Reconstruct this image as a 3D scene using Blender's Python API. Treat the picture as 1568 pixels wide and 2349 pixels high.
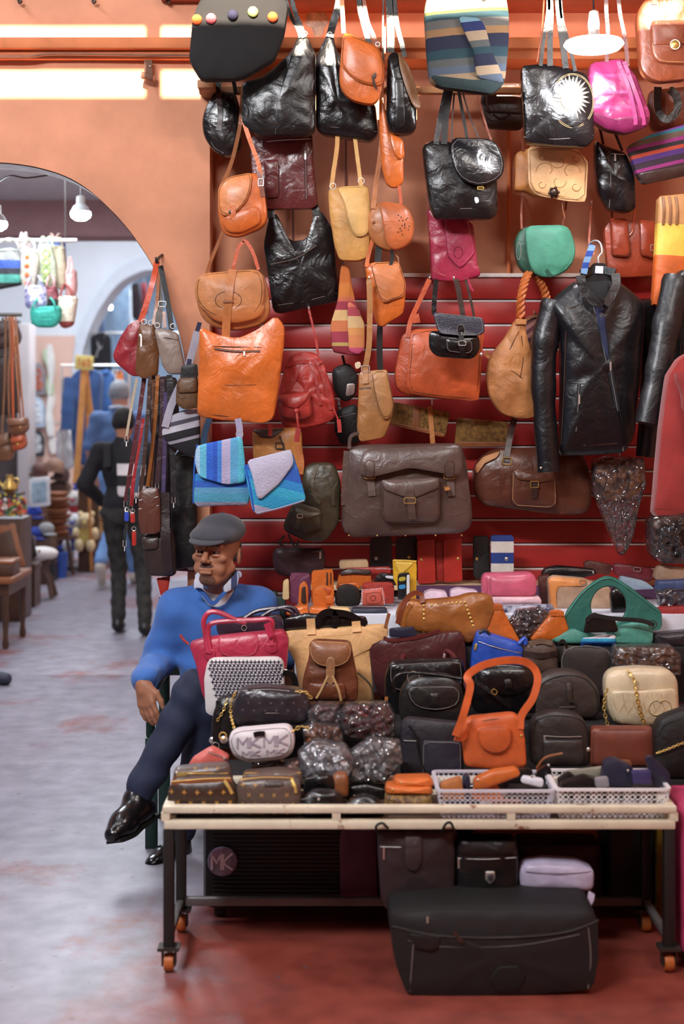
import bpy, bmesh, math, random
import numpy as np
from mathutils import Vector, Matrix, noise
random.seed(7)
for o in list(bpy.data.objects): bpy.data.objects.remove(o)
SC = bpy.context.scene
COL = SC.collection
# ------------------------------------------------------------------ camera
F, CAMZ, HY, CX = 3262.0, 1.6, 930.0, 784.0      # focal length in px, eye height, horizon row, centre column
cam_d = bpy.data.cameras.new('camera'); cam = bpy.data.objects.new('camera', cam_d); COL.objects.link(cam)
cam.location = (0, 0, CAMZ); cam.rotation_euler = (math.pi/2, 0, 0)
cam_d.sensor_fit = 'VERTICAL'; cam_d.sensor_height = 36; cam_d.lens = 50
cam_d.shift_y = -(1174.5-HY)/2349
cam_d.clip_end = 200
cam_d.dof.use_dof = True; cam_d.dof.focus_distance = 5.35; cam_d.dof.aperture_fstop = 2.1
SC.camera = cam
# ------------------------------------------------------------------ light
SC.view_settings.view_transform = 'Standard'; SC.view_settings.look = 'None'
SC.view_settings.gamma = 1; SC.view_settings.use_curve_mapping = False
SC.view_settings.exposure = 0.28
W = bpy.data.worlds.new('world'); SC.world = W; W.use_nodes = True
W.node_tree.nodes['Background'].inputs[0].default_value = (0.62, 0.74, 1.0, 1)
W.node_tree.nodes['Background'].inputs[1].default_value = 0.12
def lamp(name, kind, loc, energy, col, rot=(0,0,0), **kw):
    d = bpy.data.lights.new(name, kind); d.energy = energy; d.color = col
    for k, v in kw.items(): setattr(d, k, v)
    o = bpy.data.objects.new(name, d); o.location = loc; o.rotation_euler = rot; COL.objects.link(o); return o
SUN_EL = math.radians(25)
lamp('sun', 'SUN', (0,-6,8), 34, (1,.86,.68), (math.pi/2-SUN_EL, 0, 0), angle=math.radians(.2))
# fill lights added for the soft overhead light in front of the stall
lamp('hall_fill', 'AREA', (-1.6,1.2,4.0), 150, (.96,.97,1), (math.radians(58),0,math.radians(-16)), shape='RECTANGLE', size=1.7, size_y=.35)
lamp('hall_fill', 'AREA', (1.5,1.6,4.2), 40, (1,.95,.9), (math.radians(52),0,math.radians(16)), shape='RECTANGLE', size=1.2, size_y=.35)
lamp('hall_fill', 'AREA', (-2.4,4.3,4.4), 45, (.84,.9,1), (math.radians(6),math.radians(-14),0), shape='RECTANGLE', size=.5, size_y=1.6)
# lamps of the passage behind the arch
lamp('passage_lamp', 'AREA', (-2.0,8.3,3.05), 60, (.82,.9,1), (0,0,0), shape='RECTANGLE', size=.5, size_y=2.5)
lamp('passage_lamp', 'AREA', (-2.3,13.6,4.1), 180, (.86,.93,1), (0,0,0), shape='RECTANGLE', size=1.6, size_y=4)
lamp('passage_lamp', 'AREA', (-2.3,19.0,3.9), 100, (.8,.9,1), (0,0,0), shape='RECTANGLE', size=1.6, size_y=2)
# ------------------------------------------------------------------ helpers
def P(px, py, Y): return ((px-CX)*Y/F, Y, CAMZ-(py-HY)*Y/F)
def lin(c):
    if isinstance(c, str):
        c = [int(c[i:i+2],16)/255 for i in (0,2,4)]
    return tuple(((x+.055)/1.055)**2.4 if x > .04045 else x/12.92 for x in c)+(1,)
MATS = {}
def mat(key, col=None, rough=.5, bump=.15, bs=90, var=.25, vs=9, metal=0, coat=0, spec=.5, sheen=0, em=None, ems=0, trans=0, alpha=1, stripes=None, axis='Z', rot=0, z0=0, z1=1, col2=None, wrinkle=0, smooth_st=False):
    if key in MATS: return MATS[key]
    m = bpy.data.materials.new(key); m.use_nodes = True; nt = m.node_tree; b = nt.nodes['Principled BSDF']; L = nt.links.new
    N = nt.nodes.new
    b.inputs['Roughness'].default_value = rough; b.inputs['Metallic'].default_value = metal
    b.inputs['Coat Weight'].default_value = coat; b.inputs['Coat Roughness'].default_value = .22
    b.inputs['Specular IOR Level'].default_value = spec; b.inputs['Sheen Weight'].default_value = sheen
    b.inputs['Transmission Weight'].default_value = trans; b.inputs['Alpha'].default_value = alpha
    tc = N('ShaderNodeTexCoord')
    n1 = N('ShaderNodeTexNoise'); n1.inputs['Scale'].default_value = vs; n1.inputs['Detail'].default_value = 5; n1.inputs['Roughness'].default_value = .6
    L(tc.outputs['Object'], n1.inputs['Vector'])
    if stripes:
        mp = N('ShaderNodeMapping'); mp.inputs['Rotation'].default_value = (0, math.radians(rot), 0); L(tc.outputs['Object'], mp.inputs['Vector'])
        sx = N('ShaderNodeSeparateXYZ'); L(mp.outputs[0], sx.inputs[0])
        mr = N('ShaderNodeMapRange'); mr.inputs[1].default_value = z0; mr.inputs[2].default_value = z1; L(sx.outputs[axis], mr.inputs[0])
        cr = N('ShaderNodeValToRGB'); cr.color_ramp.interpolation = 'LINEAR' if smooth_st else 'CONSTANT'
        e = cr.color_ramp.elements
        e[0].position = stripes[0][0]; e[0].color = lin(stripes[0][1]); e[1].position = min(1, stripes[1][0]); e[1].color = lin(stripes[1][1])
        for p, c in stripes[2:]:
            q = e.new(min(1,p)); q.color = lin(c)
        L(mr.outputs[0], cr.inputs[0]); base = cr.outputs[0]
    elif col2:
        cr = N('ShaderNodeValToRGB'); cr.color_ramp.elements[0].position = .42; cr.color_ramp.elements[1].position = .58
        cr.color_ramp.elements[0].color = lin(col); cr.color_ramp.elements[1].color = lin(col2); L(n1.outputs[0], cr.inputs[0]); base = cr.outputs[0]
    else: base = None
    hs = N('ShaderNodeHueSaturation'); mr2 = N('ShaderNodeMapRange'); mr2.inputs[1].default_value = .3; mr2.inputs[2].default_value = .7
    mr2.inputs[3].default_value = 1-var; mr2.inputs[4].default_value = 1+var; L(n1.outputs[0], mr2.inputs[0]); L(mr2.outputs[0], hs.inputs['Value'])
    if base: L(base, hs.inputs['Color'])
    else: hs.inputs['Color'].default_value = lin(col)
    L(hs.outputs[0], b.inputs['Base Color'])
    if bump:
        n2 = N('ShaderNodeTexNoise'); n2.inputs['Scale'].default_value = bs; n2.inputs['Detail'].default_value = 3; L(tc.outputs['Object'], n2.inputs['Vector'])
        bp = N('ShaderNodeBump'); bp.inputs['Strength'].default_value = bump; bp.inputs['Distance'].default_value = .004; L(n2.outputs[0], bp.inputs['Height'])
        if wrinkle:
            n3 = N('ShaderNodeTexNoise'); n3.inputs['Scale'].default_value = 14; n3.inputs['Detail'].default_value = 3; n3.inputs['Distortion'].default_value = 1.2; L(tc.outputs['Object'], n3.inputs['Vector'])
            b2 = N('ShaderNodeBump'); b2.inputs['Strength'].default_value = wrinkle; b2.inputs['Distance'].default_value = .02; L(n3.outputs[0], b2.inputs['Height']); L(b2.outputs[0], bp.inputs['Normal'])
        L(bp.outputs[0], b.inputs['Normal'])
    if em: b.inputs['Emission Color'].default_value = lin(em); b.inputs['Emission Strength'].default_value = ems
    MATS[key] = m; return m
def leather(key, col, rough=.42, **k):
    k.setdefault('bump', .16); k.setdefault('wrinkle', .3); k.setdefault('var', .26); k.setdefault('coat', .22 if rough < .46 else .05); return mat(key, col, rough, **k)
def fabric(key, col, **k):
    k.setdefault('bump', .3); k.setdefault('bs', 240); k.setdefault('var', .12); return mat(key, col, k.pop('rough', .85), **k)
METAL = mat('steel', 'dedad4', .36, metal=.9, bump=0, var=.08)
BRASS = mat('brass', 'd8b468', .4, metal=.85, bump=0, var=.1)
GOLD = mat('gold_chain', 'f0cd78', .4, metal=.8, bump=0, var=.08)
DKMETAL = mat('dark_iron', '4a4440', .5, metal=.7, bump=.1)
def mk(name, V, Fc, m, parent=None, smooth=38, kind=None, recalc=True):
    V = np.asarray(V, float)
    off = np.array(parent['_o']) if parent is not None else np.zeros(3)
    me = bpy.data.meshes.new(name); me.from_pydata((V-off).tolist(), [], [list(map(int,f)) for f in Fc])
    if recalc:
        bm = bmesh.new(); bm.from_mesh(me); bmesh.ops.recalc_face_normals(bm, faces=bm.faces); bm.to_mesh(me); bm.free()
    if smooth:
        me.shade_smooth()
        if smooth < 180: me.set_sharp_from_angle(angle=math.radians(smooth))
    for q in (m if isinstance(m, (list,tuple)) else [m]): me.materials.append(q)
    o = bpy.data.objects.new(name, me); COL.objects.link(o)
    if parent is not None: o.parent = parent
    o['_o'] = tuple(off) if parent is not None else (0.,0.,0.)
    if kind: o['kind'] = kind
    return o
def thing(name, label, cat, loc, group=None):
    o = bpy.data.objects.new(name, None); COL.objects.link(o); o.location = loc; o.empty_display_size = .03
    o['_o'] = tuple(map(float,loc)); o['label'] = label; o['category'] = cat
    if group: o['group'] = group
    return o
def solo(name, label, cat, V, Fc, m, group=None, **k):      # a thing that is one mesh, origin at its base
    V = np.asarray(V, float); lo, hi = V.min(0), V.max(0); c = np.array([(lo[0]+hi[0])/2, (lo[1]+hi[1])/2, lo[2]])
    o = mk(name, V-c, Fc, m, **k); o.location = c; o['_o'] = tuple(c); o['label'] = label; o['category'] = cat
    if group: o['group'] = group
    return o
def struct(name, V, Fc, m, **k):
    return mk(name, V, Fc, m, kind='structure', **k)
# ---- raw geometry: every function returns (verts, faces)
def join(*gs):
    V = []; Fc = []
    for v, f in gs:
        b = len(V); V += [tuple(p) for p in v]; Fc += [[i+b for i in q] for q in f]
    return V, Fc
def box(x0,x1,y0,y1,z0,z1,b=0):
    if b <= 0:
        V = [(x,y,z) for z in (z0,z1) for y in (y0,y1) for x in (x0,x1)]
        return V, [[0,2,3,1],[4,5,7,6],[0,1,5,4],[2,6,7,3],[0,4,6,2],[1,3,7,5]]
    bm = bmesh.new(); bmesh.ops.create_cube(bm, size=1)
    for v in bm.verts: v.co = ((x0+x1)/2+v.co.x*(x1-x0), (y0+y1)/2+v.co.y*(y1-y0), (z0+z1)/2+v.co.z*(z1-z0))
    b = min(b, .45*min(x1-x0,y1-y0,z1-z0))
    bmesh.ops.bevel(bm, geom=bm.edges[:], offset=b, segments=2, profile=.5, affect='EDGES')
    V = [tuple(v.co) for v in bm.verts]; bm.verts.index_update(); Fc = [[v.index for v in f.verts] for f in bm.faces]; bm.free()
    return V, Fc
def xf(g, loc=(0,0,0), rz=0, rx=0, ry=0, s=1):
    M = Matrix.Translation(loc) @ Matrix.Rotation(rz,4,'Z') @ Matrix.Rotation(ry,4,'Y') @ Matrix.Rotation(rx,4,'X') @ Matrix.Scale(s,4)
    return [tuple(M @ Vector(p)) for p in g[0]], g[1]
def catmull(pts, n=6, closed=False):
    pts = [np.array(p, float) for p in pts]
    if len(pts) < 3 and not closed:
        return [pts[0]+(pts[1]-pts[0])*i/n for i in range(n+1)]
    out = []; m = len(pts); R = range(m if closed else m-1)
    for i in R:
        p1, p2 = pts[i], pts[(i+1)%m]
        p0 = pts[i-1] if (closed or i > 0) else 2*p1-p2
        p3 = pts[(i+2)%m] if (closed or i+2 < m) else 2*p2-p1
        for k in range(n):
            t = k/n; out.append(.5*((2*p1)+(-p0+p2)*t+(2*p0-5*p1+4*p2-p3)*t*t+(-p0+3*p1-3*p2+p3)*t**3))
    if not closed: out.append(pts[-1])
    return out
def sweep(pts, sec, closed=False, nref=(0,-1,0), scale=None):
    """sweep a cross-section [(u,v)..] (u = sideways, v = towards nref) along pts"""
    pts = [np.array(p, float) for p in pts]; n = len(pts); m = len(sec); V = []; Fc = []; nref = np.array(nref, float); lastU = None
    for i, p in enumerate(pts):
        a = pts[(i-1) % n] if (closed or i > 0) else p; b = pts[(i+1) % n] if (closed or i < n-1) else p
        t = b-a; t = t/(np.linalg.norm(t)+1e-9)
        U = np.cross(t, nref); l = np.linalg.norm(U)
        if l < .25 and lastU is not None: U = lastU-t*np.dot(lastU,t); l = np.linalg.norm(U)
        elif l < 1e-3: U = np.cross(t, (1,0,0)); l = np.linalg.norm(U)
        U = U/(l+1e-9)
        if lastU is not None and np.dot(U,lastU) < 0: U = -U
        lastU = U; Nn = np.cross(U, t); s = scale(i/(n-1)) if scale else 1
        if np.dot(Nn, nref) < 0: Nn = -Nn
        for u, v in sec: V.append(tuple(p+U*u*s+Nn*v*s))
    for i in range(n if closed else n-1):
        for j in range(m):
            a = i*m+j; b = i*m+(j+1)%m; c = ((i+1)%n)*m+(j+1)%m; d = ((i+1)%n)*m+j; Fc.append([a,b,c,d])
    if not closed: Fc.append(list(range(m))[::-1]); Fc.append([(n-1)*m+j for j in range(m)])
    return V, Fc
def circ(r, n=8, ry=None): return [(r*math.cos(2*math.pi*k/n), (ry or r)*math.sin(2*math.pi*k/n)) for k in range(n)]
def ribbon(pts, w, t=.003, n=6, closed=False, nref=(0,-1,0), scale=None):
    return sweep(catmull(pts, n, closed), [(-w/2,-t/2),(w/2,-t/2),(w/2,t/2),(-w/2,t/2)], closed, nref, scale)
def tube(pts, r, n=6, seg=8, closed=False, scale=None, smooth=True):
    return sweep(catmull(pts, n, closed) if smooth else pts, circ(r, seg), closed, (.013,-1,.021), scale)
def lathe(prof, c=(0,0,0), n=20, axis='Z'):
    V = []; Fc = []; m = len(prof)
    for k in range(n):
        a = 2*math.pi*k/n
        for r, h in prof:
            p = (r*math.cos(a), r*math.sin(a), h)
            if axis == 'Y': p = (p[0], p[2], p[1])
            if axis == 'X': p = (p[2], p[0], p[1])
            V.append((c[0]+p[0], c[1]+p[1], c[2]+p[2]))
    for k in range(n):
        for j in range(m-1):
            Fc.append([k*m+j, ((k+1)%n)*m+j, ((k+1)%n)*m+j+1, k*m+j+1])
    if prof[0][0] > 1e-6: Fc.append([k*m for k in range(n)][::-1])
    if prof[-1][0] > 1e-6: Fc.append([k*m+m-1 for k in range(n)])
    return V, Fc
def ball(c, r, n=10, sc=(1,1,1)):
    pr = [(max(1e-7,math.sin(math.pi*k/n))*r, -math.cos(math.pi*k/n)*r) for k in range(n+1)]
    V, Fc = lathe(pr, (0,0,0), n+4)
    return [(c[0]+x*sc[0], c[1]+y*sc[1], c[2]+z*sc[2]) for x,y,z in V], Fc
def rnd(poly, rad, seg=3):
    out = []; n = len(poly); poly = [np.array(p, float) for p in poly]
    for i in range(n):
        p0, p1, p2 = poly[i-1], poly[i], poly[(i+1)%n]
        d0 = np.linalg.norm(p0-p1)+1e-9; d2 = np.linalg.norm(p2-p1)+1e-9
        a = p1+(p0-p1)*min(rad,.48*d0)/d0; b = p1+(p2-p1)*min(rad,.48*d2)/d2
        for k in range(seg+1):
            t = k/seg; out.append(a*(1-t)**2+p1*2*t*(1-t)+b*t*t)
    return out
def resample(poly, n):
    A = np.array(poly+[poly[0]]); d = np.r_[0, np.cumsum(np.linalg.norm(np.diff(A,axis=0),axis=1))]
    s = np.linspace(0, d[-1], n, endpoint=False)
    return np.stack([np.interp(s,d,A[:,0]), np.interp(s,d,A[:,1])],1)
def prism(out, y0, y1):          # out: [(x,z)..] extruded along y
    n = len(out); V = [(x,y0,z) for x,z in out]+[(x,y1,z) for x,z in out]
    Fc = [list(range(n)), [n+i for i in range(n)][::-1]]+[[i,(i+1)%n,n+(i+1)%n,n+i] for i in range(n)]
    return V, Fc
class Shape:
    """inflated slab: outline in photo columns/rows seen at depth Y (front plane), real thickness th behind it"""
    def __init__(s, out, Y, th, rad=6, N=64, edge=.55, p=2.2, wr=.0, wf=22, c=None, on=None, gap=.001, seed=0, rings=(1,.985,.93,.8,.6,.38,.18)):
        q = resample(rnd(out, rad), N); s.on = on; s.th = th; s.Y = Y; s.edge = edge; s.p = p; s.gap = gap
        w = np.array([[(x-CX)*Y/F, CAMZ-(y-HY)*Y/F] for x,y in q]); s.w = w
        s.c = np.array([(c[0]-CX)*Y/F, CAMZ-(c[1]-HY)*Y/F]) if c else s.cen(w)
        d = w-s.c; s.ang = np.arctan2(d[:,1], d[:,0]); s.rr = np.hypot(d[:,0], d[:,1]); o = np.argsort(s.ang)
        s.sa = np.r_[s.ang[o]-2*math.pi, s.ang[o], s.ang[o]+2*math.pi]; s.sr = np.r_[s.rr[o], s.rr[o], s.rr[o]]
        V = []; Fc = []; R = len(rings); half = th/2
        for side in (0,1):
            for k, t in enumerate(rings):
                for j in range(N):
                    x, z = s.c+d[j]*t
                    h = s.h(t) if k else s.h(t)*.72
                    wv = noise.noise(Vector((x*wf+seed*3.1, seed*7.7+side*5, z*wf)))*wr*min(1,(1-t)*5+.15) if wr else 0
                    if on is None: y = Y+half+(h if side else -h)+wv
                    else:
                        by = on.fy(x,z)-gap; y = by if side else by-h*2+wv
                    V.append((x,y,z))
            x, z = s.c; h = s.h(0)
            if on is None: y = Y+half+(h if side else -h)
            else: by = on.fy(x,z)-gap; y = by if side else by-2*h
            V.append((x,y,z))
        B = R*N+1
        for side in (0,1):
            o = side*B
            for k in range(R-1):
                for j in range(N): Fc.append([o+k*N+j, o+k*N+(j+1)%N, o+(k+1)*N+(j+1)%N, o+(k+1)*N+j])
            for j in range(N): Fc.append([o+(R-1)*N+j, o+(R-1)*N+(j+1)%N, o+R*N])
        for j in range(N): Fc.append([j,(j+1)%N,B+(j+1)%N,B+j])
        s.V, s.F = V, Fc
    @staticmethod
    def cen(w):
        x, z = w[:,0], w[:,1]; x1, z1 = np.roll(x,-1), np.roll(z,-1); a = x*z1-x1*z; A = a.sum()/2+1e-12
        return np.array([((x+x1)*a).sum()/(6*A), ((z+z1)*a).sum()/(6*A)])
    def h(s, t): return s.th/2*(s.edge+(1-s.edge)*max(0,1-t**s.p)**.6)
    def fy(s, x, z):                      # y of the front surface at (x,z)
        dx, dz = x-s.c[0], z-s.c[1]; t = math.hypot(dx,dz)/(np.interp(math.atan2(dz,dx), s.sa, s.sr)+1e-9); t = min(1,t)
        if s.on is None: return s.Y+s.th/2-s.h(t)
        return s.on.fy(x,z)-s.gap-2*s.h(t)
class Bag:
    def __init__(s, name, label, cat, Y, out, th, m, part='body', group=None, **k):
        s.Y, s.m = Y, m; s.sh = Shape(out, Y, th, seed=random.random()*50, **k); w = s.sh.w
        s.root = thing(name, label, cat, ((w[:,0].min()+w[:,0].max())/2, Y+th/2, w[:,1].min()), group)
        s.body = mk(part, s.sh.V, s.sh.F, m, s.root, 50)
    def pan(s, name, out, m=None, th=.008, rad=6, edge=.6, on=None, parent=None, N=36, gap=.001, stitch=None, wr=0, Y=None, **k):
        sh = Shape(out, s.Y, th, rad=rad, edge=edge, on=on or s.sh, N=N, gap=gap, wr=wr, rings=(1,.97,.88,.65,.35), **k)
        o = mk(name, sh.V, sh.F, m or s.m, parent or s.root, 50)
        o.parent = parent or s.root
        if stitch:
            q = [s.sh_pt(sh, sh.c+(p-sh.c)*.93, .0008) for p in sh.w[::2]]
            g = tube(q, .0009, 1, 4, closed=True, smooth=False); mk('stitching', g[0], g[1], stitch, o if (parent is None) else s.root)
        s.last = sh; return o
    def sh_pt(s, sh, xz, d=0): return (xz[0], sh.fy(xz[0],xz[1])-d, xz[1])
    def pt(s, q, d=0, on=None):
        if len(q) == 3: return P(q[0],q[1],q[2])
        x, _, z = P(q[0],q[1],s.Y); return (x, (on or s.sh).fy(x,z)-d, z)
    def strap(s, pts, w, m=None, name='strap', t=.004, d=.004, on=None, parent=None, n=6, nref=(0,-1,0)):
        g = ribbon([s.pt(q,d,on) for q in pts], w*s.Y/F, t, n, nref=nref); return mk(name, g[0], g[1], m or s.m, parent or s.root)
    def cord(s, pts, r, m=None, name='handle', d=.004, on=None, parent=None, n=6):
        g = tube([s.pt(q,d,on) for q in pts], r*s.Y/F, n); return mk(name, g[0], g[1], m or s.m, parent or s.root)
    def line(s, pts, m, name='seam', r=.6, on=None, d=0, parent=None):
        g = tube([s.pt(q,d,on) for q in pts], r*s.Y/F, 4, 4); return mk(name, g[0], g[1], m, parent or s.root)
    def buckle(s, px, py, w, h, m=None, r=1.3, d=.008, on=None, parent=None, rot=0, name='buckle'):
        x, y, z = s.pt((px,py), d, on); k = s.Y/F; c, sn = math.cos(math.radians(rot)), math.sin(math.radians(rot))
        q = [(x+(a*c-b*sn)*k, y, z+(a*sn+b*c)*k) for a,b in ((-w/2,-h/2),(w/2,-h/2),(w/2,h/2),(-w/2,h/2))]
        q = [tuple(np.array(q[i])*(1-f)+np.array(q[(i+1)%4])*f) for i in range(4) for f in (.1,.5,.9)]
        g = tube(q, r*k, 1, 6, closed=True, smooth=False); return mk(name, g[0], g[1], m or METAL, parent or s.root)
    def ring(s, px, py, r, m=None, t=1.2, d=.006, on=None, parent=None, name='ring', ax=1):
        x, y, z = s.pt((px,py), d, on); k = s.Y/F
        q = [(x+r*k*math.cos(a)*ax, y, z+r*k*math.sin(a)) for a in np.linspace(0,2*math.pi,14)[:-1]]
        g = tube(q, t*k, 1, 6, closed=True, smooth=False); return mk(name, g[0], g[1], m or METAL, parent or s.root)
    def stud(s, px, py, r, m=None, on=None, parent=None, name='stud', flat=.5, d=0):
        x, y, z = s.pt((px,py), d, on); k = s.Y/F
        g = ball((x,y,z), r*k, 6, (1,flat,1)); return mk(name, g[0], g[1], m or METAL, parent or s.root)
    def zipp(s, pts, m, w=7, on=None, pull=None, teeth=None, parent=None):
        o = s.strap(pts, w, m, 'zip', .002, .001, on, parent)
        s.line(pts, teeth or METAL, 'zip_teeth', .9, on, .003, o if parent is None else None)
        if pull:
            x, y = pull[:2]; L = pull[2] if len(pull) > 2 else 12
            s.strap([(x,y),(x,y+L/2),(x,y+L)], 4, METAL, 'zip_pull', .002, .006, on, o if parent is None else None)
        return o
# ------------------------------------------------------------------ structure
ORW = mat('orange_plaster', 'c98a6a', .85, bump=.25, bs=40, var=.16, vs=3.2)
ORB = mat('orange_trim', 'c8713f', .7, bump=.3, bs=30, var=.2, vs=6)
WHITEP = mat('white_plaster', 'dfe6ee', .85, bump=.2, bs=30, var=.06, vs=2)
PINKP = mat('pink_plaster', 'e0bdae', .85, bump=.2, bs=30, var=.08, vs=2)
GREYP = mat('grey_paint', 'b9b3b6', .8, bump=.2, bs=30, var=.1, vs=4)
def floor_mat():
    m = bpy.data.materials.new('worn_painted_concrete'); m.use_nodes = True; nt = m.node_tree; b = nt.nodes['Principled BSDF']; L = nt.links.new; N = nt.nodes.new
    tc = N('ShaderNodeTexCoord'); sx = N('ShaderNodeSeparateXYZ'); L(tc.outputs['Object'], sx.inputs[0])
    n1 = N('ShaderNodeTexNoise'); n1.inputs['Scale'].default_value = 1.6; n1.inputs['Detail'].default_value = 6; n1.inputs['Roughness'].default_value = .62; L(tc.outputs['Object'], n1.inputs[0])
    # red paint left around the stall, worn away in the walkway
    a = N('ShaderNodeMath'); a.operation = 'MULTIPLY_ADD'; a.inputs[1].default_value = .62; L(sx.outputs['X'], a.inputs[0])
    b2 = N('ShaderNodeMath'); b2.operation = 'MULTIPLY_ADD'; b2.inputs[1].default_value = -.16; b2.inputs[2].default_value = 1.12; L(sx.outputs['Y'], b2.inputs[0]); L(b2.outputs[0], a.inputs[2])
    c = N('ShaderNodeMath'); c.operation = 'MULTIPLY_ADD'; c.inputs[1].default_value = 1.1; L(n1.outputs[0], c.inputs[0]); L(a.outputs[0], c.inputs[2])
    r = N('ShaderNodeValToRGB'); r.color_ramp.elements[0].position = .58; r.color_ramp.elements[1].position = .80; L(c.outputs[0], r.inputs[0])
    # scattered red paint remains in the walkway
    n2 = N('ShaderNodeTexNoise'); n2.inputs['Scale'].default_value = 1.15; n2.inputs['Detail'].default_value = 7; n2.inputs['Roughness'].default_value = .7; L(tc.outputs['Object'], n2.inputs[0])
    r2 = N('ShaderNodeValToRGB'); r2.color_ramp.elements[0].position = .56; r2.color_ramp.elements[1].position = .66; r2.color_ramp.elements[1].color = (.8,.8,.8,1); L(n2.outputs[0], r2.inputs[0])
    my = N('ShaderNodeMapRange'); my.inputs[1].default_value = 10.6; my.inputs[2].default_value = 14; my.inputs[3].default_value = 0; my.inputs[4].default_value = .11; L(sx.outputs['Y'], my.inputs[0]); ad = N('ShaderNodeMath'); L(n2.outputs[0], ad.inputs[0]); L(my.outputs[0], ad.inputs[1]); prev = ad
    for px_, py_, rr_ in ((-2.42,10.9,.32),(-2.3,9.0,.42),(-1.62,11.6,.3),(-.35,3.9,.5)):      # patches of old red paint
        dn = N('ShaderNodeVectorMath'); dn.operation = 'DISTANCE'; dn.inputs[1].default_value = (px_,py_,0); L(tc.outputs['Object'], dn.inputs[0]); mq = N('ShaderNodeMapRange'); mq.inputs[1].default_value = 0; mq.inputs[2].default_value = rr_*1.6; mq.inputs[3].default_value = .15; mq.inputs[4].default_value = 0; L(dn.outputs['Value'], mq.inputs[0]); a2_ = N('ShaderNodeMath'); L(prev.outputs[0], a2_.inputs[0]); L(mq.outputs[0], a2_.inputs[1]); prev = a2_
    L(prev.outputs[0], r2.inputs[0]); mx = N('ShaderNodeMath'); mx.operation = 'MAXIMUM'; L(r.outputs[0], mx.inputs[0]); L(r2.outputs[0], mx.inputs[1])
    n3 = N('ShaderNodeTexNoise'); n3.inputs['Scale'].default_value = 9; n3.inputs['Detail'].default_value = 6; L(tc.outputs['Object'], n3.inputs[0])
    g = N('ShaderNodeValToRGB'); g.color_ramp.elements[0].position = .3; g.color_ramp.elements[1].position = .7; g.color_ramp.elements[0].color = lin('77727c'); g.color_ramp.elements[1].color = lin('96909c'); L(n3.outputs[0], g.inputs[0])
    rd = N('ShaderNodeValToRGB'); rd.color_ramp.elements[0].position = .3; rd.color_ramp.elements[1].position = .7; rd.color_ramp.elements[0].color = lin('6e3028'); rd.color_ramp.elements[1].color = lin('8f4438'); L(n3.outputs[0], rd.inputs[0])
    mix = N('ShaderNodeMix'); mix.data_type = 'RGBA'; L(mx.outputs[0], mix.inputs[0]); L(g.outputs[0], mix.inputs[6]); L(rd.outputs[0], mix.inputs[7])
    # dark specks
    n4 = N('ShaderNodeTexNoise'); n4.inputs['Scale'].default_value = 26; n4.inputs['Detail'].default_value = 2; L(tc.outputs['Object'], n4.inputs[0])
    r4 = N('ShaderNodeValToRGB'); r4.color_ramp.elements[0].position = .69; r4.color_ramp.elements[1].position = .74; r4.color_ramp.elements[1].color = (.7,.7,.7,1); L(n4.outputs[0], r4.inputs[0])
    mix2 = N('ShaderNodeMix'); mix2.data_type = 'RGBA'; mix2.inputs[7].default_value = lin('5c5357'); L(r4.outputs[0], mix2.inputs[0]); L(mix.outputs[2], mix2.inputs[6])
    L(mix2.outputs[2], b.inputs['Base Color']); b.inputs['Roughness'].default_value = .42
    bp = N('ShaderNodeBump'); bp.inputs['Strength'].default_value = .05; bp.inputs['Distance'].default_value = .003; L(n3.outputs[0], bp.inputs['Height']); L(bp.outputs[0], b.inputs['Normal'])
    return m
WY, BY = 5.60, 5.75            # front face of the arch wall, face of the wall behind the stall
# floor slabs: two pours with real expansion joints between them
FM = floor_mat()
fl = struct('floor', *box(-5,3,-3.4,24,-.1,-.006), mat('joint_dirt','4b4247',.9,var=.1))
yj = [ -3.4, 3.28, 8.45, 13, 18, 24]; xj = [-5, -2.62, 3]
for i in range(len(yj)-1):
    for j in range(2):
        g = box(xj[j]+.003, xj[j+1]-.003, yj[i]+.003, yj[i+1]-.003, -.05, 0, .003); mk('slab', g[0], g[1], FM, fl)
# arch wall
ap = [(-20,372),(40,376),(95,386),(150,404),(200,433),(250,477),(300,533),(345,600),(372,655),(395,712),(412,768),(424,830),(430,900)]
ar = [P(x,y,WY) for x,y in ap]; cxa = ar[0][0]
arch = [(2*cxa-x, z) for x,_,z in ar[::-1]][:-1]+[(x,z) for x,_,z in ar]
q = catmull([(x,0,z) for x,z in arch], 4); arch = [(p[0],p[2]) for p in q]
xl, xr, zt = arch[0][0], arch[-1][0], 7.0
PX = P(481,0,WY)[0]
def arch_wall(arch, X0, X1, zt, y0, y1, zb=0):
    arch = [(arch[0][0],zb)]+arch+[(arch[-1][0],zb)]; V = []; Fc = []
    out = [(X0,zb)]+[(X0,arch[0][1])]
    n = len(arch)
    for y in (y0,y1):
        b = len(V)
        for x,z in arch: V.append((x,y,z))
        for x,z in arch: V.append((x,y,zt))
        V += [(X0,y,zb),(X0,y,zt),(X1,y,zb),(X1,y,zt)]
        for i in range(n-1):
            if abs(arch[i][0]-arch[i+1][0]) > 1e-6: Fc.append([b+i,b+i+1,b+n+i+1,b+n+i])
        Fc.append([b+2*n,b,b+1,b+n+1,b+2*n+1]); Fc.append([b+n-1,b+2*n+2,b+2*n+3,b+n+n-2,b+n-2])
    B = 2*n+4
    for i in range(n-1): Fc.append([i,i+1,B+i+1,B+i])
    Fc += [[2*n,2*n+1,B+2*n+1,B+2*n],[2*n+2,2*n+3,B+2*n+3,B+2*n+2]]
    return V, Fc
struct('wall_left', *arch_wall(arch, -4, PX, zt, WY, WY+.16), ORW, smooth=30)
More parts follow.
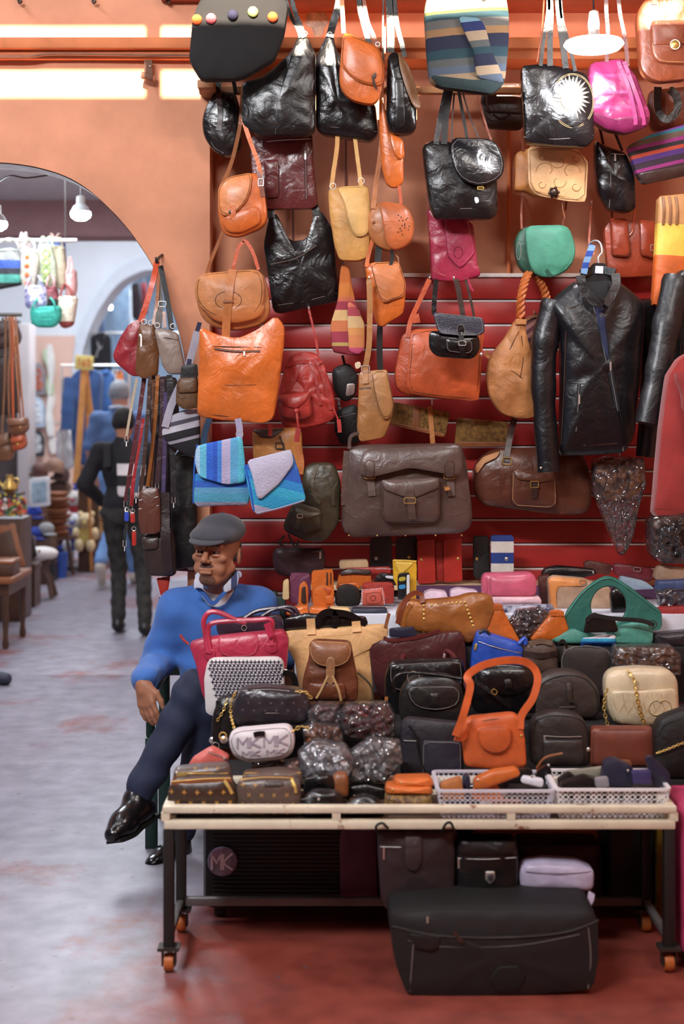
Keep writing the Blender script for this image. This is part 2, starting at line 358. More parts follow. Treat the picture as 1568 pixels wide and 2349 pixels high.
# white-painted reveal of the arch (thin skin of paint inside the opening)
sk = [(x*1.0, z-.004) for x,z in arch]
V = [(x,WY+.004,z) for x,z in sk]+[(x,WY+.157,z) for x,z in sk]; n = len(sk)
struct('trim_1', V, [[i,i+1,n+i+1,n+i] for i in range(n-1)], mat('reveal_paint','b8b4b8',.8,var=.3,vs=25))
struct('wall_back', *box(PX-.05,2.4,BY,BY+.15,0,zt), ORW)
struct('wall_right', *box(2.4,2.5,-3.4,5.9,0,zt), ORW)
SY0 = -1.6
struct('ceiling', *box(-4.1,2.5,SY0,5.9,7.0,7.1), mat('hall_ceiling','c9b8a8',.9))
# street-side wall behind the viewer, with the two long clerestory slots the sun comes through
SY = -1.6
def sz(py): return P(0,py,WY)[2]+(WY-SY)*math.tan(SUN_EL)
a0, a1, b0, b1 = sz(222), sz(158), sz(93), sz(57)
xg0, xg1 = P(332,0,WY)[0], P(371,0,WY)[0]
wf = mat('facade_plaster','c79a78',.9)
wv = struct('wall_front', *join(box(-5,3,SY-.02,SY,0,a0), box(-5,3,SY-.02,SY,a1,b0), box(-5,3,SY-.02,SY,b1,8)), wf)
def slot_end(x, z0, z1, sgn):          # rounded ends of the slots
    r = (z1-z0)/2; pts = [(x,z0),(x,z1)]+[(x+sgn*(r-r*math.cos(math.radians(t)))*0+sgn*r*(1-math.cos(math.radians(t))), (z0+z1)/2+r*math.sin(math.radians(t))) for t in range(90,-91,-15)]
    return prism(pts, SY-.02, SY)
g = []
for z0,z1 in ((a0,a1),(b0,b1)):
    g.append(box(xg0,xg1,SY-.02,SY,z0,z1))
mk('mullion', *join(*g), wf, wv)
# beam (ledge) running along both walls, pipe and cable below it
z1, z0 = P(0,93,WY)[2], P(0,121,WY)[2]; zc = P(0,140,WY)[2]
struct('trim_2', *join(box(-4,2.4,WY-.07,BY,z0,z1-.004,.006), box(-4,2.4,WY-.035,BY,zc,z0)), ORB)
mk('pipe', *tube([P(-60,129,WY-.06),P(60,130,WY-.06),P(120,124,WY-.06),P(300,126,WY-.06),P(480,128,WY-.06)], .006), mat('brown_cable','7d4f3c',.5), bpy.data.objects['trim_2'])
struct('trim_3', *box(P(372,0,WY)[0],2.4,WY-.05,BY,P(0,6,WY)[2],P(0,-60,WY)[2]), mat('dark_red_beam','7a3d2a',.6))
WOOD = mat('old_wood','b07a4e',.6,bump=.3,bs=40,var=.3)
struct('trim_4', *join(box(P(457,0,5.55)[0],P(1215,0,5.55)[0],5.53,5.57,P(0,216,5.55)[2],P(0,201,5.55)[2],.003), box(P(457,0,5.5)[0],P(495,0,5.5)[0],5.42,5.6,P(0,212,5.5)[2],P(0,193,5.5)[2],.005)), WOOD)
struct('trim_5', *tube([P(1166,270,5.72),P(1166,460,5.72),P(1166,632,5.72)], .008, smooth=False), ORB)
for x in (672,793):
    struct('trim_6', *tube([P(x,300,5.735),P(x,560,5.735)], .005, smooth=False), mat('dark_conduit','6a3526',.6))
# bracket under the beam on the left, small hooks along the top
V = join(box(*(P(332,0,WY-.03)[0],P(350,0,WY-.03)[0]),WY-.045,WY-.035,P(0,172,WY-.04)[2],P(0,138,WY-.04)[2]), xf(box(-.025,.025,-.015,.015,-.012,.012,.003), P(339,176,WY-.05), ry=.25))
br = thing('wall_bracket','small rusty metal bracket under the orange beam','bracket',P(340,185,WY-.04)); mk('plate',*V,mat('rusty','5e3a28',.6,metal=.4,bump=.3),br); mk('screw',*ball(P(344,152,WY-.05),.004,6),METAL,br)
for x,l in ((42,'leftmost small dark hook at the top of the orange wall'),(212,'middle small dark hook at the top of the orange wall'),(382,'small dark hook at the wall top nearest the black tote')):
    solo('wall_hook', l, 'hook', *tube([P(x,-14,WY-.012),P(x,0,WY-.02),P(x+3,7,WY-.03),P(x+8,2,WY-.035)], .005), DKMETAL, 'wall hooks')
# slat wall behind the stall
SLM = mat('red_laminate','a82c28',.38,bump=.03,var=.08); RAILM = mat('slat_insert','e6dedb',.35,metal=.15,bump=0,var=.05)
zt0 = P(0,634,5.70)[2]; dz = 55.9*5.70/F
sl = struct('wall_slats', *box(P(905,0,5.7)[0]-.82,2.35,5.722,5.75,.6,zt0-.004), mat('slat_core','5a2422',.6))
sx0 = P(905,0,5.7)[0]-.82
for i in range(14):
    z = zt0-i*dz; g = box(sx0,2.35,5.70,5.722,z-dz+.007,z-.005,.0015); mk('slat', *g, SLM, sl)
    if i: g = box(sx0,2.35,5.7035,5.722,z-.004,z+.003); mk('groove_strip', *g, RAILM, sl)
mk('top_strip', *box(sx0+.82,2.35,5.69,5.722,zt0-.004,zt0+.012,.002), mat('white_edge','e6dcd2',.5), sl)
# ------------------------------------------------------------------ passage behind the arch
struct('ceiling_passage', *box(-5,-.3,WY+.16,10.4,3.1,3.2), mat('passage_ceiling','a9a4aa',.8,var=.08))
struct('trim_7', *box(-5,-.3,10.4,10.75,2.84,7), mat('mauve_beam','8a6a6c',.8,var=.08))
struct('ceiling_rear', *box(-5,-.3,10.75,17.2,4.3,4.4), WHITEP)
struct('wall_passage_right', *box(-.42,-.3,WY+.16,17.2,0,4.4), PINKP)
struct('wall_passage_left', *box(-5,-4.9,WY+.16,24,0,4.4), WHITEP)
RY = 17.0
pp = [(186,930),(188,840),(196,790),(212,745),(236,700),(270,655),(305,632),(345,620)]
a2 = [P(x,y,RY) for x,y in pp]; c2 = a2[-1][0]; ARCX = c2
arch2 = [(x,z) for x,_,z in a2]+[(2*c2-x,z) for x,_,z in a2[:-1][::-1]]
q = catmull([(x,0,z) for x,z in arch2], 3); arch2 = [(p[0],p[2]) for p in q]
struct('wall_rear', *arch_wall(arch2,-5,-.3,4.4,RY,RY+.5), WHITEP)
V = [(x-.12*(1 if k<len(arch2)/2 else -1)*0,RY-.05,z) for k,(x,z) in enumerate(arch2)]
cc = (c2, arch2[0][1]); o2 = [(c2+(x-c2)*1.12, cc[1]+(z-cc[1])*1.10) for x,z in arch2]
n = len(arch2); V = [(x,RY-.06,z) for x,z in arch2]+[(x,RY-.06,z) for x,z in o2]+[(x,RY+.01,z) for x,z in o2]+[(x,RY+.01,z) for x,z in arch2]
Fc = []
for i in range(n-1): Fc += [[i,i+1,n+i+1,n+i],[n+i,n+i+1,2*n+i+1,2*n+i],[i,i+1,3*n+i+1,3*n+i]]
struct('trim_8', V, Fc, mat('arch_moulding','cfd8e4',.7,var=.05))
struct('trim_9', *box(-5,c2-.9,RY-.02,RY,0,P(0,770,RY)[2]), PINKP)
struct('wall_far', *box(-5,0,22,22.1,0,4.4), mat('far_wall','a9bccf',.8,var=.1))
struct('wall_far_column', *box(P(260,0,19)[0],P(297,0,19)[0],19,19.4,0,4.4), mat('blue_grey_column','7f93a8',.7))
struct('ceiling_far', *box(-5,-.3,17.5,22,4.2,4.3), WHITEP)
# pillar on the left of the passage, dark wall of goods behind it
struct('trim_10', *box(P(40,0,13.7)[0],P(67,0,13.7)[0],13.7,14.0,0,P(0,742,13.7)[2],.01), GREYP)
struct('wall_stall_left', *box(-4.8,P(40,0,13.8)[0]+.01,13.85,13.9,0,P(0,735,13.85)[2]), mat('dark_stall','4a4140',.8))
# ------------------------------------------------------------------ leather colours
BLK = leather('black_leather','120f10',.34); BLK2 = leather('black_leather_gloss','0f0d0f',.26,wrinkle=.28); BLKM = leather('matt_black','161211',.6)
DKB = leather('dark_brown_leather','3a2722',.4); DUF = leather('taupe_brown_leather','54413b',.36,wrinkle=.3); DUF2 = leather('chestnut_leather','5a3223',.34,wrinkle=.3)
ORG = leather('orange_leather','c9662a',.42); ORG2 = leather('bright_orange_leather','cf6a2a',.33,wrinkle=.3); COG = leather('cognac_leather','b5703e',.45); TAN = leather('camel_leather','c99450',.5)
ORD = leather('burnt_orange_leather','b9502a',.42); RED = leather('red_leather','a8352f',.42,wrinkle=.35); MAG = leather('magenta_leather','a22a47',.38); MAR = leather('maroon_leather','5e2627',.3,wrinkle=.3)
GRN = leather('green_suede','4c957b',.7); CRM = leather('natural_tooled_leather','e2b27f',.55); BRN = leather('brown_leather','8a5230',.42); BRR = leather('russet_leather','7e3d24',.4); OLV = leather('olive_leather','413a2a',.42)
STI = mat('pale_thread','c9a070',.8,bump=0); STD = mat('dark_thread','4a2a1c',.8,bump=0); STG = mat('grey_thread','8d8580',.7,bump=0)
ZIPB = fabric('black_zip_tape','1c1a1b')
HOOKS = []
def hook(px, py, Y, label):
    o = thing('display_hook', label, 'hook', P(px,py+6,Y), 'display hooks')
    g = tube([P(px,py-10,5.70),P(px,py-4,(Y+5.7)/2),P(px,py,Y),P(px,py-7,Y-.012)], .0035, 4); mk('arm', *g, METAL, o)
    return o
# ---- top row
b = Bag('pompom_tote','black canvas tote trimmed with coloured pompoms at the top left','tote bag',5.2,[(440,35),(452,5),(470,-28),(650,-28),(660,10),(650,75),(628,132),(560,172),(540,178),(458,180),(431,135)],.10,fabric('black_canvas','0d0a0b'),rad=10,wr=.006)
for x,y,c,k in ((451,44,'f0662a','orange'),(484,43,'ee6a72','pink'),(534,35,'22203a','navy'),(580,28,'cfe06a','lime'),(625,39,'f0602a','orange_red')):
    b.stud(x,y,12.5,fabric('pompom_'+k,c,bump=1,bs=300),name='pompom',flat=1,d=.006)
b.cord([(492,-20),(500,-60),(540,-70),(575,-55),(585,-18)],3.5,BLK)
b.line([(436,60),(540,62),(650,58)],mat('black_thread','100d0d',.8,bump=0))
b = Bag('leather_hobo','black leather hobo hanging under the pompom tote','handbag',5.35,[(553,185),(600,172),(640,140),(668,112),(683,78),(705,80),(724,120),(722,295),(705,308),(590,309),(553,282)],.11,BLK,wr=.008,c=(640,225))
b.strap([(697,84),(690,60),(676,25),(662,-30)],11,BLK); b.strap([(689,84),(682,62),(664,28),(648,-30)],9,BLK)
for x in (688,699): b.stud(x,90,2.6,METAL); b.ring(x,74,5)
b.line([(637,206),(634,250),(631,304)],STG); b.line([(556,205),(640,200),(720,190)],STG,r=.4); b.line([(560,262),(640,285),(722,272)],STD,r=.8)
b = Bag('leather_hobo','black leather shoulder tote right of the hobo, shiny at its corner','handbag',5.40,[(724,128),(738,95),(750,74),(763,74),(772,110),(800,150),(862,240),(868,305),(850,321),(740,304),(724,290)],.11,BLK2,wr=.008,c=(775,235))
b.strap([(752,82),(760,50),(772,10),(778,-30)],10,BLK); b.strap([(760,84),(768,52),(780,12),(786,-30)],8,BLK); b.ring(756,76,5); b.stud(757,92,2.5)
b.line([(728,286),(790,293),(864,300)],STG); b.line([(820,240),(826,300)],STD)
b = Bag('flap_bag','orange leather flap bag with toggle, below the ceiling beam','handbag',5.26,[(786,72),(868,107),(882,150),(880,190),(868,228),(852,239),(805,228),(783,206),(777,180),(780,140)],.07,ORG,rad=14,wr=.004)
f = b.pan('flap',[(786,70),(869,106),(882,150),(880,195),(858,198),(822,190),(797,172),(780,148)],rad=16,gap=.004,th=.01,stitch=STD)
fs = b.last; b.strap([(861,170),(856,180),(858,196),(864,206)],5,DKB,'toggle_loop',on=fs); b.stud(857,178,5,DKB,on=fs,name='toggle',flat=.7)
b.strap([(788,75),(786,40),(784,0),(786,-30)],10,leather('sunlit_orange_strap','d98a58')); b.strap([(866,110),(856,80),(842,45),(828,-30)],10,BRR); b.strap([(847,100),(836,60),(826,20),(822,-30)],13,BLK,'strap'); b.ring(866,100,5)  # first strap's paler orange is sunlight put into its colour
b = Bag('narrow_shoulder_bag','narrow black shoulder bag with a brown flap turned sideways','handbag',5.30,[(889,120),(912,112),(928,145),(946,190),(956,235),(955,298),(926,307),(894,301),(885,265)],.1,BLK2,rad=14,wr=.005)
b.pan('flap',[(912,116),(936,146),(950,182),(966,243),(960,252),(947,244),(930,205),(916,155)],leather('faded_brown','8a6548'),gap=.006)
b.strap([(896,118),(896,70),(894,20),(890,-30)],17,BLK); b.strap([(928,128),(922,100),(910,50),(902,-30)],11,BLK); b.strap([(879,150),(878,80),(879,0),(880,-30)],4,DKB)
b.pan('gusset',[(905,180),(925,178),(928,290),(906,296)],BLK,th=.004,gap=.001)
b = Bag('striped_tote','blue grey and tan striped cloth tote in the top row','tote bag',5.16,[(974,12),(985,-28),(1160,-28),(1170,30),(1169,90),(1160,186),(1130,210),(1062,200),(1010,194),(986,180),(979,105)],.12,
  fabric('tote_stripes_lit_top','4a5560',stripes=[(0,'141f22'),(.1,'8a745a'),(.17,'46505e'),(.24,'484a48'),(.31,'16343c'),(.40,'14182e'),(.53,'80603f'),(.60,'54524e'),(.68,'16343c'),(.74,'50542f'),(.77,'8a9270'),(1,'8a9270')],z0=0,z1=.385,rot=4),rad=14,wr=.006)  # pale green band at the top is sunlight painted into the cloth
b.pan('front_panel',[(1050,38),(1098,42),(1112,62),(1128,120),(1152,170),(1156,190),(1092,178),(1085,120),(1062,70)],fabric('tote_panel_stripes','4a5560',stripes=[(0,'46505e'),(.12,'8f7c64'),(.25,'12162e'),(.42,'16343c'),(.52,'484a48'),(.62,'8f7c64'),(.76,'16224e'),(.9,'6a8c9a'),(1,'8a745a')],z0=.02,z1=.27,rot=6),gap=.004,th=.01)
b.pan('base',[(984,170),(1085,182),(1160,180),(1158,188),(1130,212),(1060,202),(1008,196)],fabric('dark_teal_cloth','1f2f30'),gap=.002,th=.006)
b.strap([(1045,-8),(1052,-50),(1070,-60)],9,DKB); b.strap([(1110,0),(1102,-40),(1080,-60)],9,DKB)
b = Bag('flat_satchel','dark brown satchel flat against the wall behind the striped tote','satchel',5.62,[(1108,190),(1196,190),(1202,290),(1190,297),(1112,292),(1102,240)],.05,DKB,rad=12)
b.pan('flap',[(1112,190),(1196,190),(1198,262),(1116,258)],gap=.003,stitch=STD); b.strap([(1108,190),(1100,170),(1095,120)],5,ORD); b.cord([(1130,262),(1150,272),(1170,262)],2)
b = Bag('sun_tote','black leather tote with a cream sunburst','tote bag',5.22,[(1197,147),(1250,142),(1300,152),(1347,166),(1361,205),(1366,318),(1345,335),(1280,333),(1207,325),(1200,250)],.09,BLK2,rad=8,wr=.006)
cx, cy = 1310, 222
SUNM = leather('cream_applique','f0d6a6',.6,wrinkle=0)
disc = [(cx+26*math.cos(a),cy+33*math.sin(a)) for a in np.linspace(0,2*math.pi,22)[:-1]]
b.pan('sun_disc',disc,SUNM,th=.003,gap=.002,rad=2)
for k in range(26):
    a = 2*math.pi*k/26; c, s_ = math.cos(a), math.sin(a); t = 2*math.pi*(k+.5)/26
    q = [(cx+27*math.cos(a-.10),cy+34*math.sin(a-.10)),(cx+27*math.cos(a+.10),cy+34*math.sin(a+.10)),(cx+(44 if k%2 else 40)*c,cy+(54 if k%2 else 48)*s_)]
    g = [b.pt(p,.0025) for p in q]; g2 = [b.pt(p,.0012) for p in q]; mk('sun_ray', g+g2, [[0,1,2],[3,5,4],[0,3,4,1],[1,4,5,2],[2,5,3,0]], SUNM, b.root, 0)
for rx,ry in ((50,63),(47,60)): b.line([(cx+4+rx*math.cos(a),cy+8+ry*math.sin(a)) for a in np.linspace(-2.5,2.5,18)],STI,r=.5)
for q,w,m in (([(1240,150),(1246,100),(1258,20),(1256,-30)],9,BLK),([(1262,150),(1262,90),(1264,30),(1262,-30)],13,BLK),([(1298,155),(1292,100),(1284,40),(1278,-30)],14,BLK),([(1320,162),(1306,100),(1290,40),(1284,-30)],8,BLK)): b.strap(q,w,m)
b.cord([(1232,140),(1244,60),(1250,-30)],2,BRR,'rope')
b.line([(1202,312),(1280,318),(1362,308)],STG)
# ---- pink tote and hanging lamp corner
b = Bag('pink_tote','glossy pink pleated tote beside the hanging lamp','tote bag',5.24,[(1356,140),(1430,130),(1462,172),(1480,220),(1496,262),(1488,285),(1440,303),(1395,294),(1350,264),(1344,248),(1350,190)],.11,mat('pink_sheen_bands','b8497e',.3,bump=.1,wrinkle=.3,coat=.4,stripes=[(0,'5c1236'),(.12,'8c2c58'),(.3,'9c3c68'),(.34,'8c2c58'),(.5,'a04672'),(.54,'8c2e5a'),(.72,'9c3c68'),(.76,'8c2c58'),(1,'8c2c58')],z0=0,z1=.28),rad=10,wr=.012,wf=30)  # thin paler bands are sheen painted into the pink
for q in ([(1432,140),(1452,200),(1470,250),(1478,285)],[(1418,140),(1440,200),(1455,262),(1458,285)]): b.strap(q,9,leather('pink_pleat','9c3c68',.3),'pleat',.008)
b.strap([(1392,140),(1396,80),(1392,20),(1392,-30)],9,MAR); b.strap([(1440,150),(1436,90),(1424,30),(1418,-30)],9,MAR)
b.pan('base',[(1348,250),(1400,272),(1440,268),(1494,266),(1488,288),(1440,304),(1395,295),(1350,268)],leather('dark_pink','64163c',.4),th=.006)
b = Bag('school_satchel','russet brown satchel with round clasp in the top right corner','satchel',5.22,[(1462,30),(1482,-10),(1590,-25),(1590,178),(1505,186),(1472,162)],.09,BRR,rad=20,wr=.005)
b.pan('pocket',[(1490,50),(1590,48),(1590,148),(1506,146),(1492,120)],rad=16,stitch=STI,th=.02); ps = b.last
b.pan('flap',[(1490,50),(1590,48),(1590,104),(1494,106)],on=ps,th=.006,rad=6); b.stud(1543,107,11,BRASS,on=ps,name='clasp',d=.006,flat=.6); b.ring(1543,107,11,METAL,on=ps,d=.01)
b.strap([(1500,10),(1505,-30)],12)
# lamp: LED disc on a cord
o = thing('hanging_lamp','round white LED lamp hanging on a cord, switched on','lamp',P(1361,130,4.95))
X,Y,Z = P(1361,105,4.95)
mk('bulb_disc', *lathe([(0,-.024),(.05,-.022),(.09,-.012),(.104,.004),(.098,.014),(.03,.022)],(X,Y,Z),32), mat('lamp_glow','ffffff',.5,bump=0,em='f6f4ff',ems=14), o)
mk('neck', *lathe([(.03,.02),(.02,.035),(.018,.06)],(X,Y,Z),20), METAL, o)
mk('socket', *lathe([(.016,.05),(.019,.055),(.021,.075),(.018,.1),(.016,.118),(.006,.124)],(X,Y,Z),20), mat('white_plastic','d8d2cc',.4,bump=0), o)
mk('cord', *tube([(X,Y,Z+.12),(X-.003,Y,Z+.25),(X-.004,Y,Z+.6)],.003), ZIPB, o)
lamp('hanging_lamp_light','POINT',(X,Y,Z-.06),16,(.93,.95,1),shadow_soft_size=.09)
# ---- second row
b = Bag('pear_bag','glossy dark brown pear-shaped bag left of the black hobo','handbag',5.5,[(492,205),(540,210),(553,262),(551,340),(536,352),(516,358),(490,346),(466,312),(461,275),(470,240)],.09,leather('glossy_dark','191413',.25),rad=14,wr=.006)
b.strap([(498,212),(500,190),(506,176)],13,BLK); b.strap([(540,215),(536,190),(530,176)],9,BLK); b.line([(485,215),(474,270),(486,330),(512,350)],STG); b.strap([(500,212),(505,260),(502,300)],12,DKB,'pull_tab'); b.line([(530,220),(536,280),(540,345)],STD)
b = Bag('zip_messenger','maroon leather bag with silver zips in the second row','messenger bag',5.52,[(572,312),(640,303),(716,300),(720,390),(730,468),(718,478),(612,479),(600,452),(578,420)],.06,MAR,rad=8,wr=.008)
b.zipp([(585,328),(640,322),(712,318)],fabric('maroon_tape','3a1719'),5,pull=(600,322,16)); b.zipp([(700,346),(701,400),(702,456)],fabric('maroon_tape','3a1719'),6,pull=(700,346,20))
b.pan('pocket',[(606,372),(638,370),(640,454),(610,456)],th=.018,stitch=STD); b.pan('pocket_flap',[(604,368),(638,366),(640,408),(608,412)],th=.02); b.line([(610,384),(632,382)],STI)
b = Bag('saddle_crossbody','small orange saddle bag with buckled side strap','handbag',5.36,[(500,430),(522,406),(580,393),(600,402),(610,470),(613,502),(598,522),(545,543),(515,538),(504,520),(498,478)],.09,ORG,rad=14,wr=.004)
b.pan('front_pocket',[(508,500),(545,488),(592,470),(600,512),(548,536),(514,530)],th=.016,rad=14); b.pan('flap',[(499,430),(521,406),(578,394),(576,430),(566,462),(540,490),(512,498),(501,482)],leather('peach_orange_leather','d3814a',.45),rad=12,gap=.008,th=.008,stitch=STD)
b.strap([(533,474),(536,490),(532,505)],11,ORG,'tab',d=.016); b.stud(530,487,5,DKB,d=.016,flat=.3)
b.strap([(506,428),(530,375,5.42),(548,300,5.48),(554,245,5.5),(556,205,5.52)],9,BRN); b.strap([(598,400),(590,368),(572,320),(556,270)],10,ORG); b.buckle(598,418,12,16); b.strap([(592,392),(598,420),(603,450)],10,BRR,'side_strap')
b = Bag('hobo_zip','black leather hobo with a scooped opening and long zip','handbag',5.54,[(612,512),(618,490),(636,488),(646,530),(668,552),(700,549),(716,520),(720,482),(738,482),(762,522),(768,575),(778,684),(770,692),(640,719),(625,714),(615,640),(603,560)],.07,BLK2,rad=9,N=72,wr=.008,c=(690,610))
b.zipp([(620,606),(680,592),(726,562)],ZIPB,6); b.strap([(622,500),(620,480),(625,465)],17,BLK); b.strap([(726,494),(722,475),(716,462)],17,BLK)
b.stud(722,496,2.5); b.stud(730,497,2.5); b.line([(636,700),(700,690),(772,672)],STG); b.line([(690,600),(696,690)],STD)
b = Bag('camel_messenger','tall camel leather messenger with wavy flap','messenger bag',5.42,[(752,430),(790,426),(846,426),(850,520),(846,588),(822,598),(778,596),(766,560),(754,478)],.08,TAN,rad=8,wr=.005)
b.pan('flap',[(770,428),(845,424),(850,470),(847,536),(822,546),(808,536),(796,500),(788,460)],leather('pale_camel','d8ab66',.5),gap=.006,rad=16,stitch=STI)
b.strap([(760,430),(764,396),(772,340),(774,300)],10,TAN); b.strap([(828,430),(824,395),(818,350),(812,300)],9,leather('pale_camel','d8ab66',.5)); b.ring(763,426,7); b.ring(828,414,7)
b = Bag('phone_pouch','slim orange leather pouch on a long strap above the half-moon bag','handbag',5.34,[(870,215),(879,230),(884,300),(905,305),(925,320),(926,418),(905,431),(886,422),(876,385),(870,300)],.06,ORG2,rad=8,c=(898,370))
b.pan('flap',[(894,306),(925,322),(928,360),(918,368),(905,355),(897,330)],gap=.006); b.strap([(875,222),(876,180),(880,120),(880,60)],9,ORG); b.stud(874,222,3,STI); b.strap([(915,425),(918,450),(920,470)],7,ORD,'tail')
b = Bag('halfmoon_bag','orange half-moon saddle bag with stamped dots on its flap','handbag',5.40,[(843,492),(862,462),(935,468),(950,512),(946,556),(906,577),(866,566),(842,536)],.10,COG,rad=16)
b.pan('flap',[(868,460),(928,468),(945,492),(952,525),(940,560),(908,577),(886,566),(878,520)],leather('orange_cognac','c0683a',.42),rad=18,gap=.012,th=.012)
fs = b.last
for k in range(16): b.stud(925+random.uniform(-14,14),515+random.uniform(-22,26),1.8,STD,on=fs,name='stamped_dot',flat=.2)
b.strap([(856,478),(862,420),(872,350),(880,250)],11,COG); b.stud(857,510,4,BRN); b.strap([(898,572),(900,590),(895,610)],8,BLKM,'tail')
b = Bag('flap_messenger','orange leather messenger hanging below the half-moon bag','messenger bag',5.42,[(836,606),(860,600),(916,600),(931,668),(926,718),(878,750),(864,746),(850,690)],.07,ORG2,rad=10,wr=.004)
b.pan('flap',[(848,602),(914,599),(931,650),(929,680),(896,690),(880,698),(864,672)],leather('orange_flap','c8743c',.45),gap=.006,rad=8,stitch=STD); b.strap([(840,612),(846,580),(856,540),(860,500)],9,ORG); b.strap([(866,605),(868,575),(872,560)],15,BLKM); b.cord([(895,602),(902,585),(912,590),(914,604)],2.5,BRN)
b = Bag('saddle_bag','tan saddle bag with a centre strap and top handle','handbag',5.30,[(450,632),(600,618),(614,660),(619,718),(602,744),(545,758),(492,752),(462,732),(447,692)],.10,COG,rad=20,wr=.003)
b.pan('front_edge',[(456,700),(610,690),(604,728),(545,744),(490,740)],COG,th=.03,rad=24); b.pan('flap',[(453,628),(600,616),(608,660),(605,700),(586,724),(540,736),(500,731),(466,714),(447,688),(446,658)],leather('tan_flap','ba7846',.5),rad=22,gap=.016,th=.014,stitch=STD)
fs = b.last
b.line([(525+30*math.cos(a),690+20*math.sin(a)) for a in np.linspace(0,6.28,20)],STD,'embossed_oval',.7,fs)
b.strap([(534,619),(528,660),(524,700),(520,740),(518,778)],19,COG,'centre_strap',.005,.005,fs); b.strap([(514,694),(536,693)],5,BRN,'keeper',.004,.011,fs)
b.strap([(532,622),(545,570),(558,552)],8,ORD,'handle'); b.strap([(592,618),(580,580),(566,556),(556,550)],8,ORD,'handle'); b.strap([(472,630),(486,592,5.42),(520,510,5.49),(545,440,5.5)],8,BRN)
b = Bag('zip_tote','large shiny orange leather tote with a zipped front','tote bag',5.22,[(456,748),(500,768),(545,775),(590,755),(632,722),(652,745),(650,790),(637,900),(626,962),(605,972),(520,966),(450,955),(454,850)],.08,ORG2,rad=10,wr=.010,wf=16,c=(545,865))
b.zipp([(492,800),(540,806),(596,806)],fabric('brown_tape','5a2a12'),5,pull=(560,806,10)); b.line([(458,792),(540,796),(645,793)],STD,r=.8); b.line([(486,794),(600,797)],STD,r=.5); b.line([(482,814),(604,816)],STD,r=.5)
b.line([(452,948),(540,957),(624,960)],STD,r=1); b.line([(455,880),(540,884),(640,880)],STD,r=.5)
b = Bag('drawstring_backpack','red leather drawstring backpack with tassels','backpack',5.40,[(658,818),(690,805),(725,808),(744,838),(768,915),(770,958),(742,975),(680,986),(645,976),(636,940),(640,890),(652,842)],.12,RED,rad=10,wr=.014,wf=30)
for q in ([(690,822),(680,860),(660,905)],[(706,822),(722,860),(735,930)],[(722,822),(742,870),(758,940)]): b.strap(q,7,leather('red_pleat','9c2f2b',.42),'pleat',.008,.002)
b.strap([(656,838),(690,830),(738,830)],9,RED,'neck_band',.006,.006)
b.pan('pocket',[(634,910),(712,898),(716,958),(692,964),(642,957)],th=.04,rad=10,stitch=STD); ps = b.last
b.pan('pocket_flap',[(633,908),(713,897),(702,920),(680,938),(660,933)],on=ps,th=.006,rad=6,gap=.002); b.stud(680,943,7,RED,on=ps,name='toggle',d=.012,flat=1)
b.cord([(680,948,5.32),(682,965,5.31),(684,985,5.31)],3,RED,'tassel_cord'); b.strap([(684,983,5.31),(682,998,5.31),(680,1014,5.31)],12,RED,'tassel',.01); b.cord([(742,900),(765,940),(776,965,5.36)],2,RED,'drawstring'); b.strap([(776,962,5.36),(778,978,5.36),(779,992,5.36)],9,RED,'tassel',.008); b.strap([(618,972,5.38),(620,990,5.38),(618,1000,5.38)],9,RED,'tassel',.008)
b.strap([(730,815),(722,770),(708,710)],5,RED); b.strap([(668,818),(690,808)],6,RED)
b = Bag('plaid_pouch','tall pouch in orange pink and cream plaid','handbag',5.48,[(782,605),(800,612),(814,690),(836,742),(836,800),(822,816),(762,808),(757,745),(774,690),(778,640)],.05,fabric('plaid','c06a40',stripes=[(0,'8c2f3c'),(.10,'b9a05e'),(.14,'9c3a4a'),(.26,'c8754a'),(.38,'d8b27a'),(.50,'9c3a4a'),(.59,'c46a50'),(.64,'c87838'),(.8,'c06a30'),(1,'b9622a')],z0=0,z1=.35),rad=8,wr=.008)
b.pan('side_panel',[(797,690),(815,700),(836,742),(836,800),(824,814),(800,806),(797,745)],fabric('plaid_light','d08a5a',stripes=[(0,'c8557a'),(.13,'d88a58'),(.35,'d8985a'),(.48,'d9b684'),(.68,'b04a56'),(.84,'d07a60'),(1,'d08a5a')],z0=.0,z1=.22),th=.006,gap=.003); b.cord([(786,608),(782,580),(776,560)],2,DKB)
b = Bag('vertical_messenger','slim tan brown messenger with open flap and metal ring','messenger bag',5.36,[(823,852),(888,846),(902,928),(900,955),(882,1004),(824,1015),(818,985),(822,900)],.06,leather('tan_brown','a5713f',.45),rad=8,wr=.005)
b.pan('flap',[(852,850),(887,848),(904,930),(898,955),(882,965),(868,940),(856,890)],leather('tan_brown2','ad7c4c',.45),gap=.008,rad=8,stitch=STD); b.strap([(838,880),(838,845),(846,790),(848,700),(846,640)],13,leather('tan_brown','a5713f',.45)); b.buckle(838,846,18,14); b.zipp([(824,892),(850,890)],DKB,4); b.pan('price_tag',[(812,832),(826,828),(828,842),(816,848)],mat('tag_paper','dcc8a8',.8),th=.001)
b.strap([(872,850),(870,800,5.46),(872,730,5.53),(880,650,5.55)],14,BLKM)
b = Bag('large_messenger','large burnt orange messenger bag with a wide flap','messenger bag',5.42,[(922,765),(945,755),(1108,750),(1100,912),(1040,918),(930,906),(908,892),(905,858)],.11,ORD,rad=12,wr=.003)
b.pan('flap',[(942,755),(1110,752),(1098,921),(1030,916),(936,904),(931,880)],leather('burnt_orange_flap','bd552c',.42),rad=10,gap=.02,th=.01,stitch=STD); b.strap([(934,775),(942,735),(962,690),(985,640)],11,ORD); b.strap([(952,720),(956,740)],17,ORD,'strap_keeper')
b = Bag('small_satchel','small black satchel hanging over the burnt orange messenger','satchel',5.22,[(984,758),(1100,768),(1102,802),(1086,824),(1002,818),(984,800)],.06,BLK2,rad=12)
